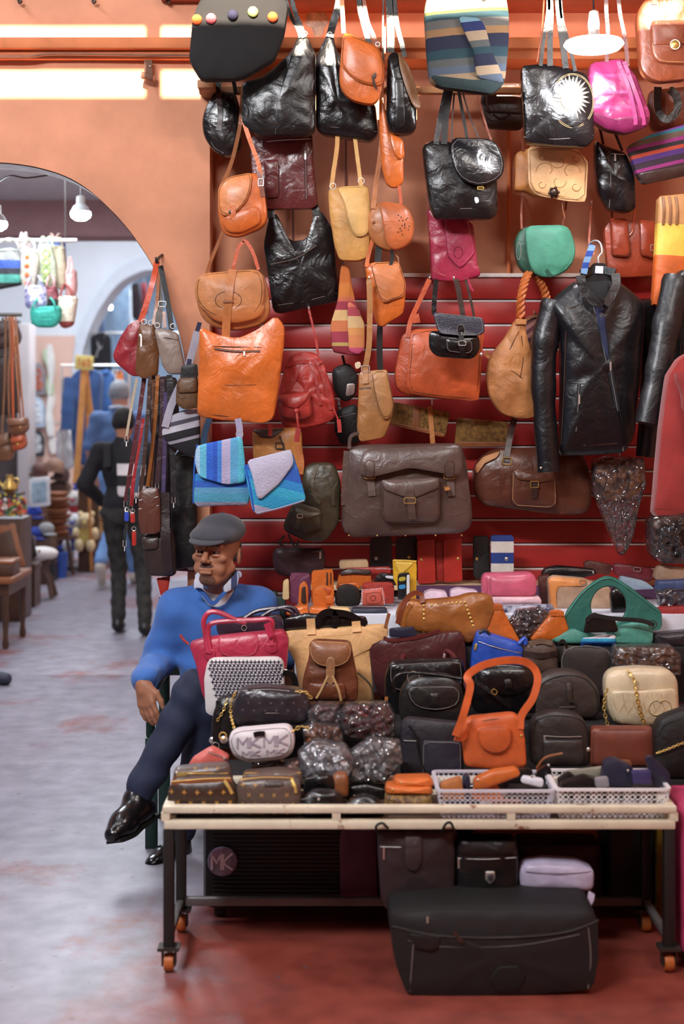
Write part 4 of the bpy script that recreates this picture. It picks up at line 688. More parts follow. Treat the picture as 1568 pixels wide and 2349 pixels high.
for px in (379,771,1172,1545):
    xx = P(px,0,4.0)[0]; mk('rail_post', *box(xx-.012,xx+.012,y0+.002,y0+.028,zB+.023,zT-.019), CPA, t)
mk('tray_board', *box(x0+.031,x1-.031,y0+.031,y1-.031,zB+.002,zB+.014), mat('tray_board','4a3528',.7,bump=.2), t)
for xx in (x0+.002, x1-.035):
    for yy in (y0+.002, y1-.033):
        lg = mk('leg', *box(xx,xx+.03,yy,yy+.03,.075,zB,.003), LEGM, t); cx_, cy_ = xx+.015, yy+.015
        mk('castor_plate', *box(cx_-.03,cx_+.03,cy_-.025,cy_+.025,.066,.075), DKMETAL, lg); mk('castor_fork', *join(box(cx_-.02,cx_-.016,cy_-.012,cy_+.018,.02,.066), box(cx_+.016,cx_+.02,cy_-.012,cy_+.018,.02,.066)), DKMETAL, lg); mk('castor_wheel', *lathe([(.004,-.013),(.024,-.013),(.027,0),(.024,.013),(.004,.013)],(cx_,cy_+.004,.0275),18,'X'), RUB, lg)
mk('stretcher', *box(x0+.03,x1-.03,y1-.03,y1-.006,.082,.106,.003), mat('grey_steel','6a6462',.4,metal=.3), t)
for xx in (x0+.006,x1-.03): mk('stretcher', *box(xx,xx+.02,y0+.033,y1-.034,.084,.104,.003), mat('grey_steel','6a6462',.4,metal=.3), t)
# stepped display behind it, covered in dark cloth
CLO = fabric('dark_cloth','1d191a'); d = thing('stepped_display','dark stepped display stand behind the front table, loaded with bags','stand',(.36,4.7,0))
mk('step', *box(-.37,1.25,4.37,4.63,.40,.448,.004), CLO, d); mk('step', *box(-.34,1.25,4.63,4.97,.50,.556,.004), CLO, d); mk('riser', *box(-.34,1.25,4.63,4.64,.449,.5), CLO, d); mk('step', *box(.14,1.25,4.975,5.09,.557,.752,.004), CLO, d)
for xx in (-.33,.4,1.2):
    for yy in (4.66,4.94): mk('leg', *box(xx,xx+.03,yy,yy+.03,0,.42), LEGM, d)
# white-covered counter at the back
WCL = fabric('white_cloth','d9dbe6',bump=.2); c = thing('back_counter','white covered counter along the slat wall','counter',(.6,5.3,0)); mk('top', *box(-.17,1.6,5.11,5.66,.815,.85,.004), WCL, c); mk('front_cloth', *box(-.17,1.6,5.095,5.108,.57,.85,.003), WCL, c)
for xx in (-.1,1.5): mk('leg', *box(xx,xx+.04,5.5,5.54,0,.815), LEGM, c)
s = thing('back_shelf','pale wooden shelf board against the slat wall','shelf',(.7,5.62,.85)); mk('board', *box(-.16,1.6,5.52,5.69,.882,.902,.003), mat('birch','d2b58e',.5,bump=.1), s); mk('front_edge', *box(.23,1.6,5.508,5.519,.851,.902), fabric('plum_cloth','5d3a5a'), s)
for xx in (-.15,.6,1.5): mk('bracket', *box(xx,xx+.02,5.55,5.69,.851,.882), WOOD, s)
# ------------------------------------------------------------------ printed patterns and lettering
def prints(b, x0, x1, y0, y1, dx, dy, r, m, on=None, pts=4, inside=None, name='monogram_print', skew=0, inner=.38):
    V = []; Fc = []; sh = on or b.sh; row = 0; y = y0
    while y <= y1:
        x = x0+(dx/2 if row%2 else 0)
        while x <= x1:
            X,_,Z = P(x+skew*(y-y0),y,b.Y); dd = math.hypot(X-sh.c[0],Z-sh.c[1])/np.interp(math.atan2(Z-sh.c[1],X-sh.c[0]),sh.sa,sh.sr)
            if dd < .965:
                k = len(V); a0 = math.pi/4*(row%2)
                for i in range(pts*2):
                    R = r if i%2==0 else r*inner; a = a0+math.pi*i/pts; xx, yy = X+R*b.Y/F*math.cos(a), Z+R*b.Y/F*math.sin(a); V.append((xx, sh.fy(xx,yy)-.0012, yy))
                Fc.append(list(range(k,k+pts*2)))
            x += dx
        y += dy; row += 1
    if V: mk(name, V, Fc, m, b.root, 0, kind='stuff')
STROKES = {'M':[[(0,1),(0,0),(.5,.6),(1,0),(1,1)]],'K':[[(0,0),(0,1)],[(1,0),(.05,.55),(1,1)]],'1':[[(.2,.2),(.55,0),(.55,1)]],'6':[[(.85,.05),(.3,.3),(.1,.7),(.45,1),(.85,.75),(.6,.5),(.15,.6)]],'0':[[(.5,0),(.1,.35),(.15,.75),(.5,1),(.85,.75),(.9,.35),(.5,0)]]}
def letters(b, text, px, py, w, h, gap, lw, m, on=None, d=.002, slope=0):
    for ch in text:
        for st in STROKES[ch]:
            q = [(px+u*w, py+v*h+slope*(u*w)) for u,v in st]
            gs = [ribbon([b.pt(q[i],d,on), b.pt(q[i+1],d,on)], lw*b.Y/F, .001, 3) for i in range(len(q)-1)]
            mk('lettering', *join(*gs), m, b.root)
        px += w+gap; py += slope*(w+gap)
def chain(b, pts, m=None, r=3.4, name='chain', d=.01):
    c = catmull([b.pt(q,d) for q in pts], 10); k = b.Y/F; L = np.r_[0,np.cumsum([np.linalg.norm(c[i+1]-c[i]) for i in range(len(c)-1)])]; n = max(3,int(L[-1]/(r*k*1.5))); gs = []; C = np.array(c)
    for i in range(n):
        s_ = L[-1]*i/(n-1); p = np.array([np.interp(s_,L,C[:,j]) for j in range(3)]); p2 = np.array([np.interp(min(L[-1],s_+.002),L,C[:,j]) for j in range(3)]); t_ = p2-p
        if np.linalg.norm(t_) < 1e-7: t_ = p-np.array([np.interp(s_-.002,L,C[:,j]) for j in range(3)])
        t_ /= np.linalg.norm(t_); u = np.cross(t_,(0,1,0)); u /= np.linalg.norm(u)+1e-9; v = np.cross(t_,u)
        w = u if i%2 else v
        q = [p+t_*r*k*math.cos(a)+w*r*k*.7*math.sin(a) for a in np.linspace(0,6.283,9)[:-1]]; gs.append(tube(q, r*k*.28, 1, 5, closed=True, smooth=False))
    return mk(name, *join(*gs), m or GOLD, b.root)
MONO = leather('monogram_brown','3d2a20',.4); MONO2 = leather('monogram_taupe','5d4a42',.4); PRT = mat('gold_print','b5803a',.5,bump=0); PRT2 = mat('tan_print','a8804a',.5,bump=0)
# ------------------------------------------------------------------ front row in the tray
b = Bag('monogram_pouch','dark brown monogram pouch at the left front corner of the table','pouch',4.045,[(378,1872),(384,1812),(398,1796),(525,1790),(540,1812),(546,1874)],.08,MONO,rad=10); prints(b,392,540,1818,1866,30,24,7,PRT); b.strap([(392,1800),(460,1794),(530,1792)],8,BRN,'top_trim'); b.zipp([(392,1796),(460,1790),(528,1788)],BRN,4,teeth=GOLD); b.strap([(512,1790),(525,1808),(532,1822)],7,GOLD,'zip_pull')
b = Bag('monogram_pouch','monogram pouch with two gold zips stacked behind the corner pouch','pouch',4.15,[(390,1812),(398,1768),(470,1760),(520,1758),(530,1778),(532,1812)],.08,MONO2,rad=8); b.zipp([(402,1776),(460,1774),(522,1776)],BRN,6,teeth=GOLD,pull=(404,1770,8)); b.strap([(398,1787),(460,1783),(528,1786)],7,BRN,'leather_band'); b.strap([(404,1778),(428,1776)],8,GOLD,'zip_pull'); prints(b,420,520,1764,1770,26,8,5,PRT2)
b = Bag('monogram_pouch','taupe monogram pouch with gold zip beside the corner pouch','pouch',4.05,[(545,1874),(540,1810),(548,1796),(600,1790),(672,1792),(688,1800),(690,1874)],.08,MONO2,rad=9); prints(b,556,684,1802,1870,29,22,7,PRT2,pts=4); b.zipp([(548,1792),(610,1786),(672,1788)],BRN,4,teeth=GOLD); b.strap([(668,1790),(676,1806),(678,1820)],6,GOLD,'zip_pull'); b.pan('handle_slot',[(606,1796),(650,1794),(652,1804),(606,1806)],DKB,th=.003)
b = Bag('monogram_pouch','taupe monogram purse lying behind the gold zip pouch','pouch',4.17,[(552,1800),(556,1778),(640,1770),(690,1776),(694,1802)],.08,MONO2,rad=6); prints(b,560,690,1782,1796,26,12,5,PRT2); b.zipp([(560,1776),(690,1776)],BRN,4,teeth=GOLD)
for q,l,Y,m in (([(686,1878),(690,1838),(720,1818),(775,1822),(792,1850),(790,1878)],'black leather glasses case, left of the three black cases in front',4.04,BLK2),([(786,1878),(796,1846),(830,1828),(868,1840),(884,1860),(882,1878)],'black leather glasses case beside the tan wallets',4.05,BLK2),([(692,1830),(700,1790),(730,1775),(762,1780),(772,1808),(760,1832)],'small black coin purse behind the glasses cases',4.16,BLK2)):
    b = Bag('glasses_case',l,'case',Y,q,.07,m,rad=14,wr=.006); b.line([q[1],((q[1][0]+q[3][0])/2,(q[2][1]+q[3][1])/2+8),q[-2]],STG,'seam',.8); b.stud((q[0][0]+q[3][0])/2,q[3][1]+12,3.5,METAL,name='snap')
b = Bag('coin_purse','brown snap coin purse among the black cases','purse',4.17,[(752,1832),(760,1788),(772,1776),(796,1778),(800,1800),(798,1832)],.06,BRN,rad=8); b.stud(756,1794,3.5,BRASS,name='snap'); b.line([(760,1800),(798,1798)],STD)
b = Bag('black_wallet','flat black wallet standing behind the glasses cases','wallet',4.25,[(794,1842),(796,1806),(840,1800),(886,1812),(884,1842)],.04,BLK,rad=6); b.stud(812,1826,3,METAL,name='snap'); b.line([(798,1814),(884,1820)],STG)
for i,(q,l,Y,m) in enumerate((([(882,1824),(886,1806),(990,1808),(996,1826)],'orange tan wallet, second from the top of its pile',4.10,ORG),([(900,1808),(906,1790),(988,1788),(998,1808)],'orange tan wallet on top of the pile beside the white basket',4.115,ORG),([(880,1872),(884,1828),(990,1828),(1000,1872)],'brown patterned pouch at the bottom of the wallet pile',4.09,leather('tapestry','5a3a26',.6,col2='8a6a3a',vs=60)))):
    b = Bag('tan_wallet',l,'wallet',Y,q,.09,m,rad=7); b.line([(q[0][0]+4,(q[0][1]+q[1][1])/2),(q[2][0]-2,(q[2][1]+q[3][1])/2)],STD,'zip_line',1); b.stud(q[1][0]+14,q[1][1]+8,3,BRASS,name='snap')
# baskets
def basket(label, px0, px1, Y0, Y1, z0, z1, nx, ny, nz, hole, m, sides):
    X0, X1 = (px0-CX)*Y0/F, (px1-CX)*Y0/F; tp = .012
    o = thing('plastic_basket', label, 'basket', ((X0+X1)/2,(Y0+Y1)/2,z0), 'white plastic baskets')
    def quad(A, B, C, D, nu, nv, nm):        # holed panel between bottom edge A-B and top edge D-C
        A,B,C,D = map(np.array,(A,B,C,D)); V = []; Fc = []
        f = lambda u,v: tuple(A*(1-u)*(1-v)+B*u*(1-v)+C*u*v+D*(1-u)*v)
        for i in range(nu):
            for j in range(nv):
                k = len(V); u0,u1,v0,v1 = i/nu,(i+1)/nu,j/nv,(j+1)/nv; cu,cv = (u0+u1)/2,(v0+v1)/2; h = hole*((.75+.35*((i*7+j*3)%3)/2) if sides > 4 else 1)
                for s_ in range(8):
                    a = math.pi/4*s_+math.pi/8; R = 1/max(abs(math.cos(a)),abs(math.sin(a))); V.append(f(cu+math.cos(a)*R*(u1-u0)/2, cv+math.sin(a)*R*(v1-v0)/2))
                for s_ in range(8):
                    a = math.pi/4*s_+math.pi/8; R = h/2*(1 if sides > 4 else 1/max(abs(math.cos(a)),abs(math.sin(a)))); V.append(f(cu+math.cos(a)*R*(u1-u0), cv+math.sin(a)*R*(v1-v0)))
                for s_ in range(8): Fc.append([k+s_,k+(s_+1)%8,k+8+(s_+1)%8,k+8+s_])
        ob = mk(nm, V, Fc, m, o, 0); md = ob.modifiers.new('solid','SOLIDIFY'); md.thickness = .002
    b0 = [(X0+tp,Y0+tp,z0),(X1-tp,Y0+tp,z0),(X1-tp,Y1-tp,z0),(X0+tp,Y1-tp,z0)]; t0 = [(X0,Y0,z1),(X1,Y0,z1),(X1,Y1,z1),(X0,Y1,z1)]
    for i,(n_,nm) in enumerate(((nx,'front_grid'),(ny,'side_grid'),(nx,'back_grid'),(ny,'side_grid'))): quad(b0[i],b0[(i+1)%4],t0[(i+1)%4],t0[i],n_,nz,nm)
    mk('base', *box(X0+tp,X1-tp,Y0+tp,Y1-tp,z0,z0+.003), m, o)
    rim = rnd([(X0,Y0),(X1,Y0),(X1,Y1),(X0,Y1)],.02,5); mk('rim', *sweep([(x,y,z1) for x,y in rim],[(-.006,-.003),(.006,-.003),(.006,.004),(-.006,.004)],True,(0,0,1)), m, o)
WPL = mat('milky_plastic','d4d0da',.35,bump=0,var=.05,alpha=.8); WPL2 = mat('white_plastic_basket','e4dfe0',.35,bump=0,var=.04)
ztr = zB+.0155
basket('translucent white plastic basket with a square grid, full of wallets',1004,1272,4.037,4.255,ztr,P(0,1815,4.037)[2],22,16,6,.72,WPL,4)
basket('white plastic basket with round holes, right end of the table',1276,1536,4.037,4.255,ztr,P(0,1812,4.037)[2],20,16,6,.78,WPL2,8)
def wal(label, q, Y, m, th=.03, name='wallet', cat='wallet', stud=None, stitch=None, line=True, part='cover'):
    b = Bag(name,label,cat,Y,q,th,m,rad=5,N=28,part=part,rings=(1,.97,.8,.4),edge=.75)
    if line: b.line([tuple(np.array(q[0])*.8+np.array(q[1])*.2),tuple(np.array(q[-1])*.8+np.array(q[2])*.2)],stitch or STD,'fold_line',.7)
    if stud: b.stud(stud[0],stud[1],3.2,METAL,name='snap')
    return b
NVY = leather('navy_leather','23243a',.45); WHT = leather('white_leather','dcdce6',.5)
wal('tan folded wallet at the left end of the grid basket',[(1012,1840),(1010,1800),(1058,1784),(1066,1836)],4.10,COG,.04); wal('orange leather key case lying across the grid basket',[(1084,1808),(1090,1790),(1130,1772),(1188,1764),(1196,1780),(1150,1798),(1110,1812)],4.10,ORG,.05,stud=(1096,1790),line=False)
wal('orange tan wallet under the key case in the grid basket',[(1084,1840),(1086,1808),(1140,1800),(1160,1840)],4.12,ORG,.04); wal('dark blue wallet standing between the tan wallets',[(1058,1840),(1062,1782),(1078,1780),(1080,1840)],4.16,NVY,.04); wal('black wallet at the back of the grid basket',[(1136,1820),(1140,1768),(1220,1764),(1230,1818)],4.20,BLK,.03); wal('white leather tag purse in the grid basket',[(1194,1796),(1200,1782),(1248,1790),(1244,1808)],4.08,WHT,.03,stud=(1220,1782))
wal('black pouch at the right end of the grid basket',[(1160,1840),(1168,1806),(1266,1806),(1262,1840)],4.13,BLKM,.05); wal('black folded strap purse rising from the grid basket',[(1226,1800),(1232,1770),(1256,1752),(1266,1770),(1262,1802)],4.19,BLK2,.03,stud=(1258,1756)); wal('dull pink wallet low in the grid basket',[(1130,1868),(1130,1838),(1200,1838),(1204,1868)],4.07,leather('dull_pink','b0705a',.5),.03); wal('navy wallet low in the grid basket',[(1020,1868),(1022,1838),(1100,1838),(1104,1868)],4.08,NVY,.03)
wal('black flat purse leaning at the back of the round-hole basket',[(1290,1810),(1296,1772),(1390,1760),(1396,1808)],4.20,leather('grey_beige','8a8474',.5),.03); wal('navy leather purse in the middle of the round-hole basket',[(1378,1806),(1388,1752),(1410,1742),(1452,1760),(1456,1806)],4.12,NVY,.06,stud=(1440,1768)); wal('purple blue card purse in the round-hole basket',[(1452,1800),(1450,1770),(1494,1768),(1494,1800)],4.07,leather('violet_leather','3a3462',.45),.03); wal('dark navy wallet standing upright at the right end',[(1500,1806),(1480,1740),(1494,1734),(1536,1772),(1540,1806)],4.10,NVY,.03); wal('black pouch filling the left of the round-hole basket',[(1290,1840),(1286,1800),(1340,1782),(1400,1796),(1404,1840)],4.10,BLK,.05); wal('grey card holder in the round-hole basket',[(1366,1808),(1364,1786),(1394,1782),(1398,1806)],4.065,leather('grey_leather','8d8a90',.5),.02); wal('black pouch filling the right of the round-hole basket',[(1404,1840),(1408,1804),(1530,1804),(1526,1840)],4.14,BLKM,.06); wal('brown key purse at the back of the round-hole basket',[(1400,1760),(1410,1744),(1448,1746),(1450,1764)],4.21,BRN,.02)
wal('black snap purse left end of the round-hole basket',[(1282,1812),(1280,1790),(1308,1774),(1330,1790),(1334,1812)],4.17,BLK2,.04,stud=(1310,1786))
# ------------------------------------------------------------------ second row
b = Bag('coin_purse','salmon pink zip coin purse behind the monogram pouches','purse',4.30,[(470,1762),(425,1768),(440,1742),(472,1722),(486,1716),(526,1738),(520,1752),(495,1764)],.05,leather('salmon','d86a5e',.45),rad=6,wr=.005); b.zipp([(478,1726),(498,1732),(520,1742)],leather('salmon_dark','a83a34',.5),4,pull=(514,1736,8)); b.line([(436,1752),(470,1748),(505,1752)],MAG)
b = Bag('logo_purse','white logo purse with rounded flap and MK lettering','purse',4.26,[(523,1690),(540,1678),(660,1668),(672,1680),(676,1710),(668,1736),(640,1746),(565,1752),(535,1740),(524,1715)],.08,mat('white_logo_canvas','dcd2d4',.5,bump=.1,var=.06),rad=14,wr=.003)
LIL = mat('lilac_print','a89aa6',.6,bump=0)
b.pan('flap',[(524,1688),(540,1677),(660,1667),(672,1680),(674,1706),(664,1730),(640,1738),(566,1745),(538,1734),(525,1712)],rad=14,gap=.004,th=.006,stitch=fabric('navy_piping','2a2436')); fs = b.last
letters(b,'MK',545,1692,24,24,6,4.5,LIL,fs,slope=-.07); letters(b,'MK',606,1688,24,24,6,4.5,LIL,fs,slope=-.07); letters(b,'MK',556,1722,18,12,5,2.5,LIL,fs,slope=-.07); letters(b,'MK',612,1718,18,12,5,2.5,LIL,fs,slope=-.07)
b.strap([(582,1684),(594,1681),(608,1681)],11,BLK,'handle_tab',.006,.008,fs); b.ring(510,1690,8,GOLD,1.6); chain(b,[(672,1678),(690,1668),(705,1672)],GOLD,5)
b.stud(512,1700,9,METAL,name='clasp')
def packet(label, q, Y, m, th=.07, grow=5, name='wrapped_purse', cat='packet', tint=None, a=.3):
    b = Bag(name,label,cat,Y,q,th,m,rad=6,wr=.016,wf=40,rings=RGP); cx_, cy_ = np.mean([p[0] for p in q]), np.mean([p[1] for p in q])
    gq = [(cx_+(x-cx_)*(1+grow/50), cy_+(y-cy_)*(1+grow/55)) for x,y in q]; sh = Shape(gq, Y-.012, th+.024, rad=4, wr=.022, wf=60, N=84, rings=RGP, seed=random.random()*20); mk('plastic_wrap', sh.V, sh.F, plastic(a=a), b.root, 16); b.zipp([q[1],((q[1][0]+q[2][0])/2,(q[1][1]+q[2][1])/2+5),q[2]],ZIPB,4); return b
packet('dark red purse wrapped in clear plastic, right of the barrel purse',[(790,1690),(784,1640),(800,1622),(886,1620),(902,1645),(900,1690),(850,1700)],4.42,leather('wrapped_maroon','6a3434',.3)); packet('brown purse in plastic right of the white logo purse',[(700,1716),(696,1676),(720,1664),(780,1670),(786,1712),(750,1724)],4.40,leather('wrapped_brown','8a5030',.35)); packet('small wrapped maroon pouch beside the gold chain purse',[(712,1672),(706,1636),(730,1620),(775,1624),(784,1660),(750,1672)],4.46,leather('wrapped_plum','6a4048',.35))
packet('crumpled silvery plastic packet in front of the wrapped purses',[(692,1786),(686,1730),(720,1706),(790,1716),(812,1745),(800,1786)],4.25,mat('silvery_film','d8d6de',.25,bump=.4,wrinkle=.9,var=.3),.06,4,'plastic_packet',a=.5); packet('grey plastic packet leaning beside the black document bag',[(800,1796),(806,1730),(850,1700),(914,1706),(922,1750),(880,1796)],4.27,mat('grey_film','a8a2a4',.25,bump=.4,wrinkle=.9,var=.35),.05,4,'plastic_packet',a=.5); packet('pale pink packet behind the taupe monogram pouch',[(640,1784),(650,1756),(700,1742),(728,1760),(720,1786)],4.29,leather('pale_pink','d8a090',.5),.05,4,'plastic_packet'); packet('brown packet under the white logo purse',[(572,1778),(580,1756),(640,1746),(664,1756),(650,1778)],4.31,leather('packet_brown','7a4028',.45),.04,4,'plastic_packet')
b = Bag('document_bag','black document bag standing left of the orange purse','messenger bag',4.40,[(918,1780),(920,1662),(935,1650),(1058,1662),(1066,1690),(1066,1786),(930,1788)],.07,leather('slate_black','25222a',.5),rad=8,wr=.003); b.pan('pocket',[(968,1698),(1058,1700),(1060,1784),(966,1784)],leather('slate_pocket','2c2a38',.5),th=.006,stitch=STG); b.cord([(938,1664),(955,1690),(962,1730),(975,1770),(990,1786)],3,BLK,'shoulder_cord'); b.zipp([(926,1700),(960,1700)],ZIPB,4)
OPU = leather('tangerine_leather','d0602f',.42,wrinkle=.12)
b = Bag('tangerine_purse','tangerine orange crossbody with a looped strap','handbag',4.36,[(1066,1762),(1060,1690),(1064,1662),(1080,1650),(1180,1640),(1196,1650),(1206,1700),(1210,1762),(1140,1770)],.08,OPU,rad=10); b.pan('pocket',[(1090,1668),(1170,1662),(1174,1700),(1160,1722),(1130,1728),(1104,1716),(1096,1700)],th=.014,rad=14,stitch=leather('orange_thread','b04a22')); b.line([(1106,1730),(1104,1766)],STD,r=.8); b.line([(1182,1700),(1186,1764)],STD,r=.8); b.line([(1072,1664),(1130,1652),(1194,1652)],STD,'zip_seam',1)
b.strap([(1044,1688,4.33),(1062,1640,4.33),(1078,1575,4.34),(1072,1550,4.35),(1110,1525,4.38),(1170,1514,4.40),(1212,1522,4.42),(1232,1552,4.42),(1222,1600,4.40),(1196,1640,4.38),(1192,1672,4.37)],17,OPU,'shoulder_strap',.005); b.strap([(1044,1690,4.33),(1056,1692,4.345),(1070,1684)],17,OPU,'strap_end'); b.stud(1068,1556,6,BRASS,name='rivet',d=.01); b.stud(1196,1690,4,BRASS,name='rivet')
TPU = leather('taupe_pack','3f332e',.5)
b = Bag('mini_backpack','small dark brown backpack right of the tangerine purse','backpack',4.42,[(1218,1762),(1216,1670),(1232,1642),(1280,1634),(1330,1642),(1352,1668),(1356,1762)],.09,leather('dark_pack','2f2826',.45),rad=20); b.line([(1226,1756),(1226,1672),(1244,1648),(1290,1644),(1332,1654),(1346,1680),(1346,1756)],ZIPB,'zip',1.6); b.zipp([(1246,1688),(1290,1690),(1334,1690)],ZIPB,6,pull=(1248,1688,14)); b.pan('pocket',[(1244,1696),(1338,1696),(1340,1758),(1242,1758)],th=.02); b.stud(1350,1722,6,METAL,name='clip'); b.cord([(1230,1762,4.38),(1250,1738,4.37),(1290,1728,4.37)],3,BRN,'strap')
b = Bag('flap_wallet_bag','plain russet flap bag in front of the cream quilted bag','handbag',4.42,[(1354,1762),(1356,1690),(1360,1672),(1500,1672),(1504,1690),(1506,1762)],.07,leather('russet_plain','6e3426',.5,wrinkle=.05),rad=6); b.pan('flap',[(1356,1672),(1502,1671),(1504,1756),(1354,1756)],leather('russet_flap','733828',.5,wrinkle=.05),th=.008,gap=.003,stitch=STD)
b = Bag('chain_bag','black bag with a gold chain at the right edge of the table','handbag',4.36,[(1506,1790),(1504,1680),(1520,1650),(1580,1630),(1640,1640),(1640,1790)],.10,BLKM,rad=18); chain(b,[(1508,1728),(1530,1718),(1555,1706),(1575,1700)]); b.line([(1510,1690),(1530,1662),(1590,1645)],ZIPB,'zip',2)
# ------------------------------------------------------------------ third row
b = Bag('barrel_purse','black monogram barrel purse with gold chain on top of the mound','purse',4.46,[(540,1602),(556,1584),(600,1580),(690,1588),(708,1610),(712,1640),(700,1666),(600,1672),(540,1668),(528,1640)],.12,leather('black_monogram','2c262c',.28),rad=14,wr=.004); prints(b,556,700,1596,1634,26,17,4,mat('grey_print','5a525c',.4,bump=0)); b.zipp([(556,1588),(620,1584),(692,1592)],ZIPB,5); chain(b,[(540,1590),(530,1610),(528,1640),(536,1668,4.42)],GOLD,4); chain(b,[(680,1588),(700,1590),(712,1602)],GOLD,4); b.line([(536,1640),(620,1636),(708,1640)],STG,r=.8)
b = Bag('black_clutch','black handbag with gold fittings under the barrel purse','handbag',4.62,[(478,1720),(486,1640),(500,1606),(540,1596),(560,1620),(560,1720)],.10,BLK,rad=12); chain(b,[(520,1606),(512,1630),(500,1650)],GOLD,4); b.stud(486,1700,8,METAL,name='clasp'); b.strap([(500,1610),(498,1660),(490,1716)],12,BLK2,'strap'); b.ring(494,1712,8,METAL)
b = Bag('round_top_pack','black round-topped bag with a tab, behind the document bag','backpack',4.66,[(918,1664),(916,1600),(928,1568),(960,1552),(1030,1552),(1058,1568),(1066,1600),(1066,1664)],.10,leather('soft_black','231e1d',.4),rad=20,wr=.004); b.pan('flap',[(930,1590),(940,1574),(1050,1574),(1060,1596),(1050,1620),(1000,1630),(950,1622)],th=.008,rad=16,stitch=STG); b.pan('tab',[(985,1588),(1006,1588),(1008,1622),(986,1622)],th=.012,rad=6); b.ring(948,1556,14,METAL); b.cord([(905,1590),(904,1560),(930,1546),(1000,1550),(1060,1560)],4,BLK,'handle'); b.line([(930,1650),(1060,1650)],STG)
b = Bag('shiny_black_bag','shiny black bag framed by the tangerine strap','handbag',4.68,[(1086,1640),(1086,1560),(1100,1534),(1150,1526),(1215,1532),(1236,1560),(1236,1640)],.10,BLK2,rad=18,wr=.01); b.pan('flap',[(1090,1545),(1110,1532),(1210,1534),(1228,1556),(1210,1590),(1160,1596),(1110,1588)],th=.008,rad=14); fs = b.last; b.pan('lock_tab',[(1154,1556),(1172,1556),(1174,1582),(1156,1582)],BLK,on=fs,th=.01); b.strap([(1088,1560),(1130,1590),(1170,1622)],10,BLK,'strap',d=.014); b.buckle(1132,1585,12,10,BRASS,d=.018,rot=-35)
b = Bag('dome_pack','taupe brown dome-shaped bag left of the cream quilted bag','handbag',4.68,[(1224,1650),(1222,1590),(1240,1556),(1280,1540),(1330,1542),(1370,1570),(1380,1600),(1378,1650)],.10,TPU,rad=24,wr=.003); b.line([(1230,1610),(1246,1570),(1290,1552),(1340,1558),(1368,1590),(1372,1630)],ZIPB,'zip',1.8); b.pan('tab',[(1298,1566),(1310,1566),(1312,1610),(1300,1610)],th=.008); b.buckle(1310,1614,14,10,DKMETAL); b.line([(1232,1630),(1300,1622),(1374,1630)],STG)
b = Bag('quilted_bag','cream quilted bag with gold chain and interlocked rings emblem','handbag',4.62,[(1392,1560),(1408,1542),(1470,1536),(1540,1540),(1558,1560),(1562,1640),(1550,1662),(1480,1672),(1415,1666),(1400,1640),(1392,1600)],.12,leather('pearl_cream','d8c4a2',.32,wrinkle=.15),rad=14); b.pan('front',[(1400,1586),(1552,1580),(1558,1640),(1546,1660),(1480,1668),(1418,1662),(1404,1640)],leather('pearl_cream','d8c4a2',.32),th=.014,rad=10); fs = b.last
for k in range(6): b.line([(1404+k*22,1590),(1412+k*22,1625),(1440+k*22 if k<5 else 1555,1658)],STI,'quilt_line',.8,fs); b.line([(1440+k*22 if k<5 else 1555,1590),(1424+k*20,1625),(1408+k*18,1656)],STI,'quilt_line',.8,fs)
b.line([(1396,1584),(1470,1582),(1558,1578)],STI,'seam',1.1)
CCM = leather('cream_emblem','bfa880',.35)
b.line([(1502+17*math.cos(a),1622+17*math.sin(a)) for a in np.linspace(.8,5.5,14)],CCM,'emblem_ring',2.2,fs); b.line([(1520+17*math.cos(a),1622+17*math.sin(a)) for a in np.linspace(-2.35,2.35,14)],CCM,'emblem_ring',2.2,fs)
chain(b,[(1440,1540),(1452,1560),(1458,1600),(1468,1640),(1482,1676)],GOLD,5,d=.02); chain(b,[(1394,1585),(1388,1620),(1392,1650),(1398,1672)],GOLD,5,d=.0)
# ------------------------------------------------------------------ fourth row
b = Bag('woven_pattern_bag','white bag with a navy woven letter pattern in front of the red tote','handbag',4.68,[(470,1640),(466,1560),(474,1520),(486,1514),(640,1512),(650,1524),(652,1600),(640,1650),(500,1650)],.08,fabric('jacquard_white','d6d0ce'),rad=8)
prints(b,476,646,1520,1646,9.0,7.6,6.2,fabric('navy_jacquard','2c2940'),pts=4,name='woven_print',skew=.25,inner=.36)
b.strap([(648,1545),(670,1550),(676,1580),(660,1600)],14,BLK,'strap'); b.stud(655,1542,5,METAL,name='clip')
b = Bag('brown_backpack','brown leather backpack with a flap in front of the tan tote','backpack',4.72,[(690,1612),(694,1560),(706,1520),(712,1478),(720,1472),(804,1476),(812,1520),(822,1570),(820,1612)],.10,leather('mid_brown_pack','6e3c26',.4,wrinkle=.35),rad=10,wr=.008); b.pan('flap',[(708,1476),(718,1470),(806,1474),(808,1500),(796,1522),(760,1530),(720,1522),(708,1498)],leather('light_brown_flap','8a5838',.42),th=.012,gap=.008,rad=12,stitch=STI); fs = b.last; b.pan('tab',[(748,1512),(758,1502),(768,1512),(766,1560),(758,1574),(748,1560)],leather('light_brown_tab','a0714e',.45),on=fs,th=.005,stitch=STI); b.pan('pocket',[(706,1566),(790,1566),(794,1606),(704,1606)],th=.02); b.cord([(752,1548),(738,1578),(726,1600)],3,STI,'drawstring',.02); b.cord([(762,1548),(776,1580),(782,1606)],3,STI,'drawstring',.02); b.cord([(820,1545),(850,1575),(856,1612)],2.4,OLV,'shoulder_strap')
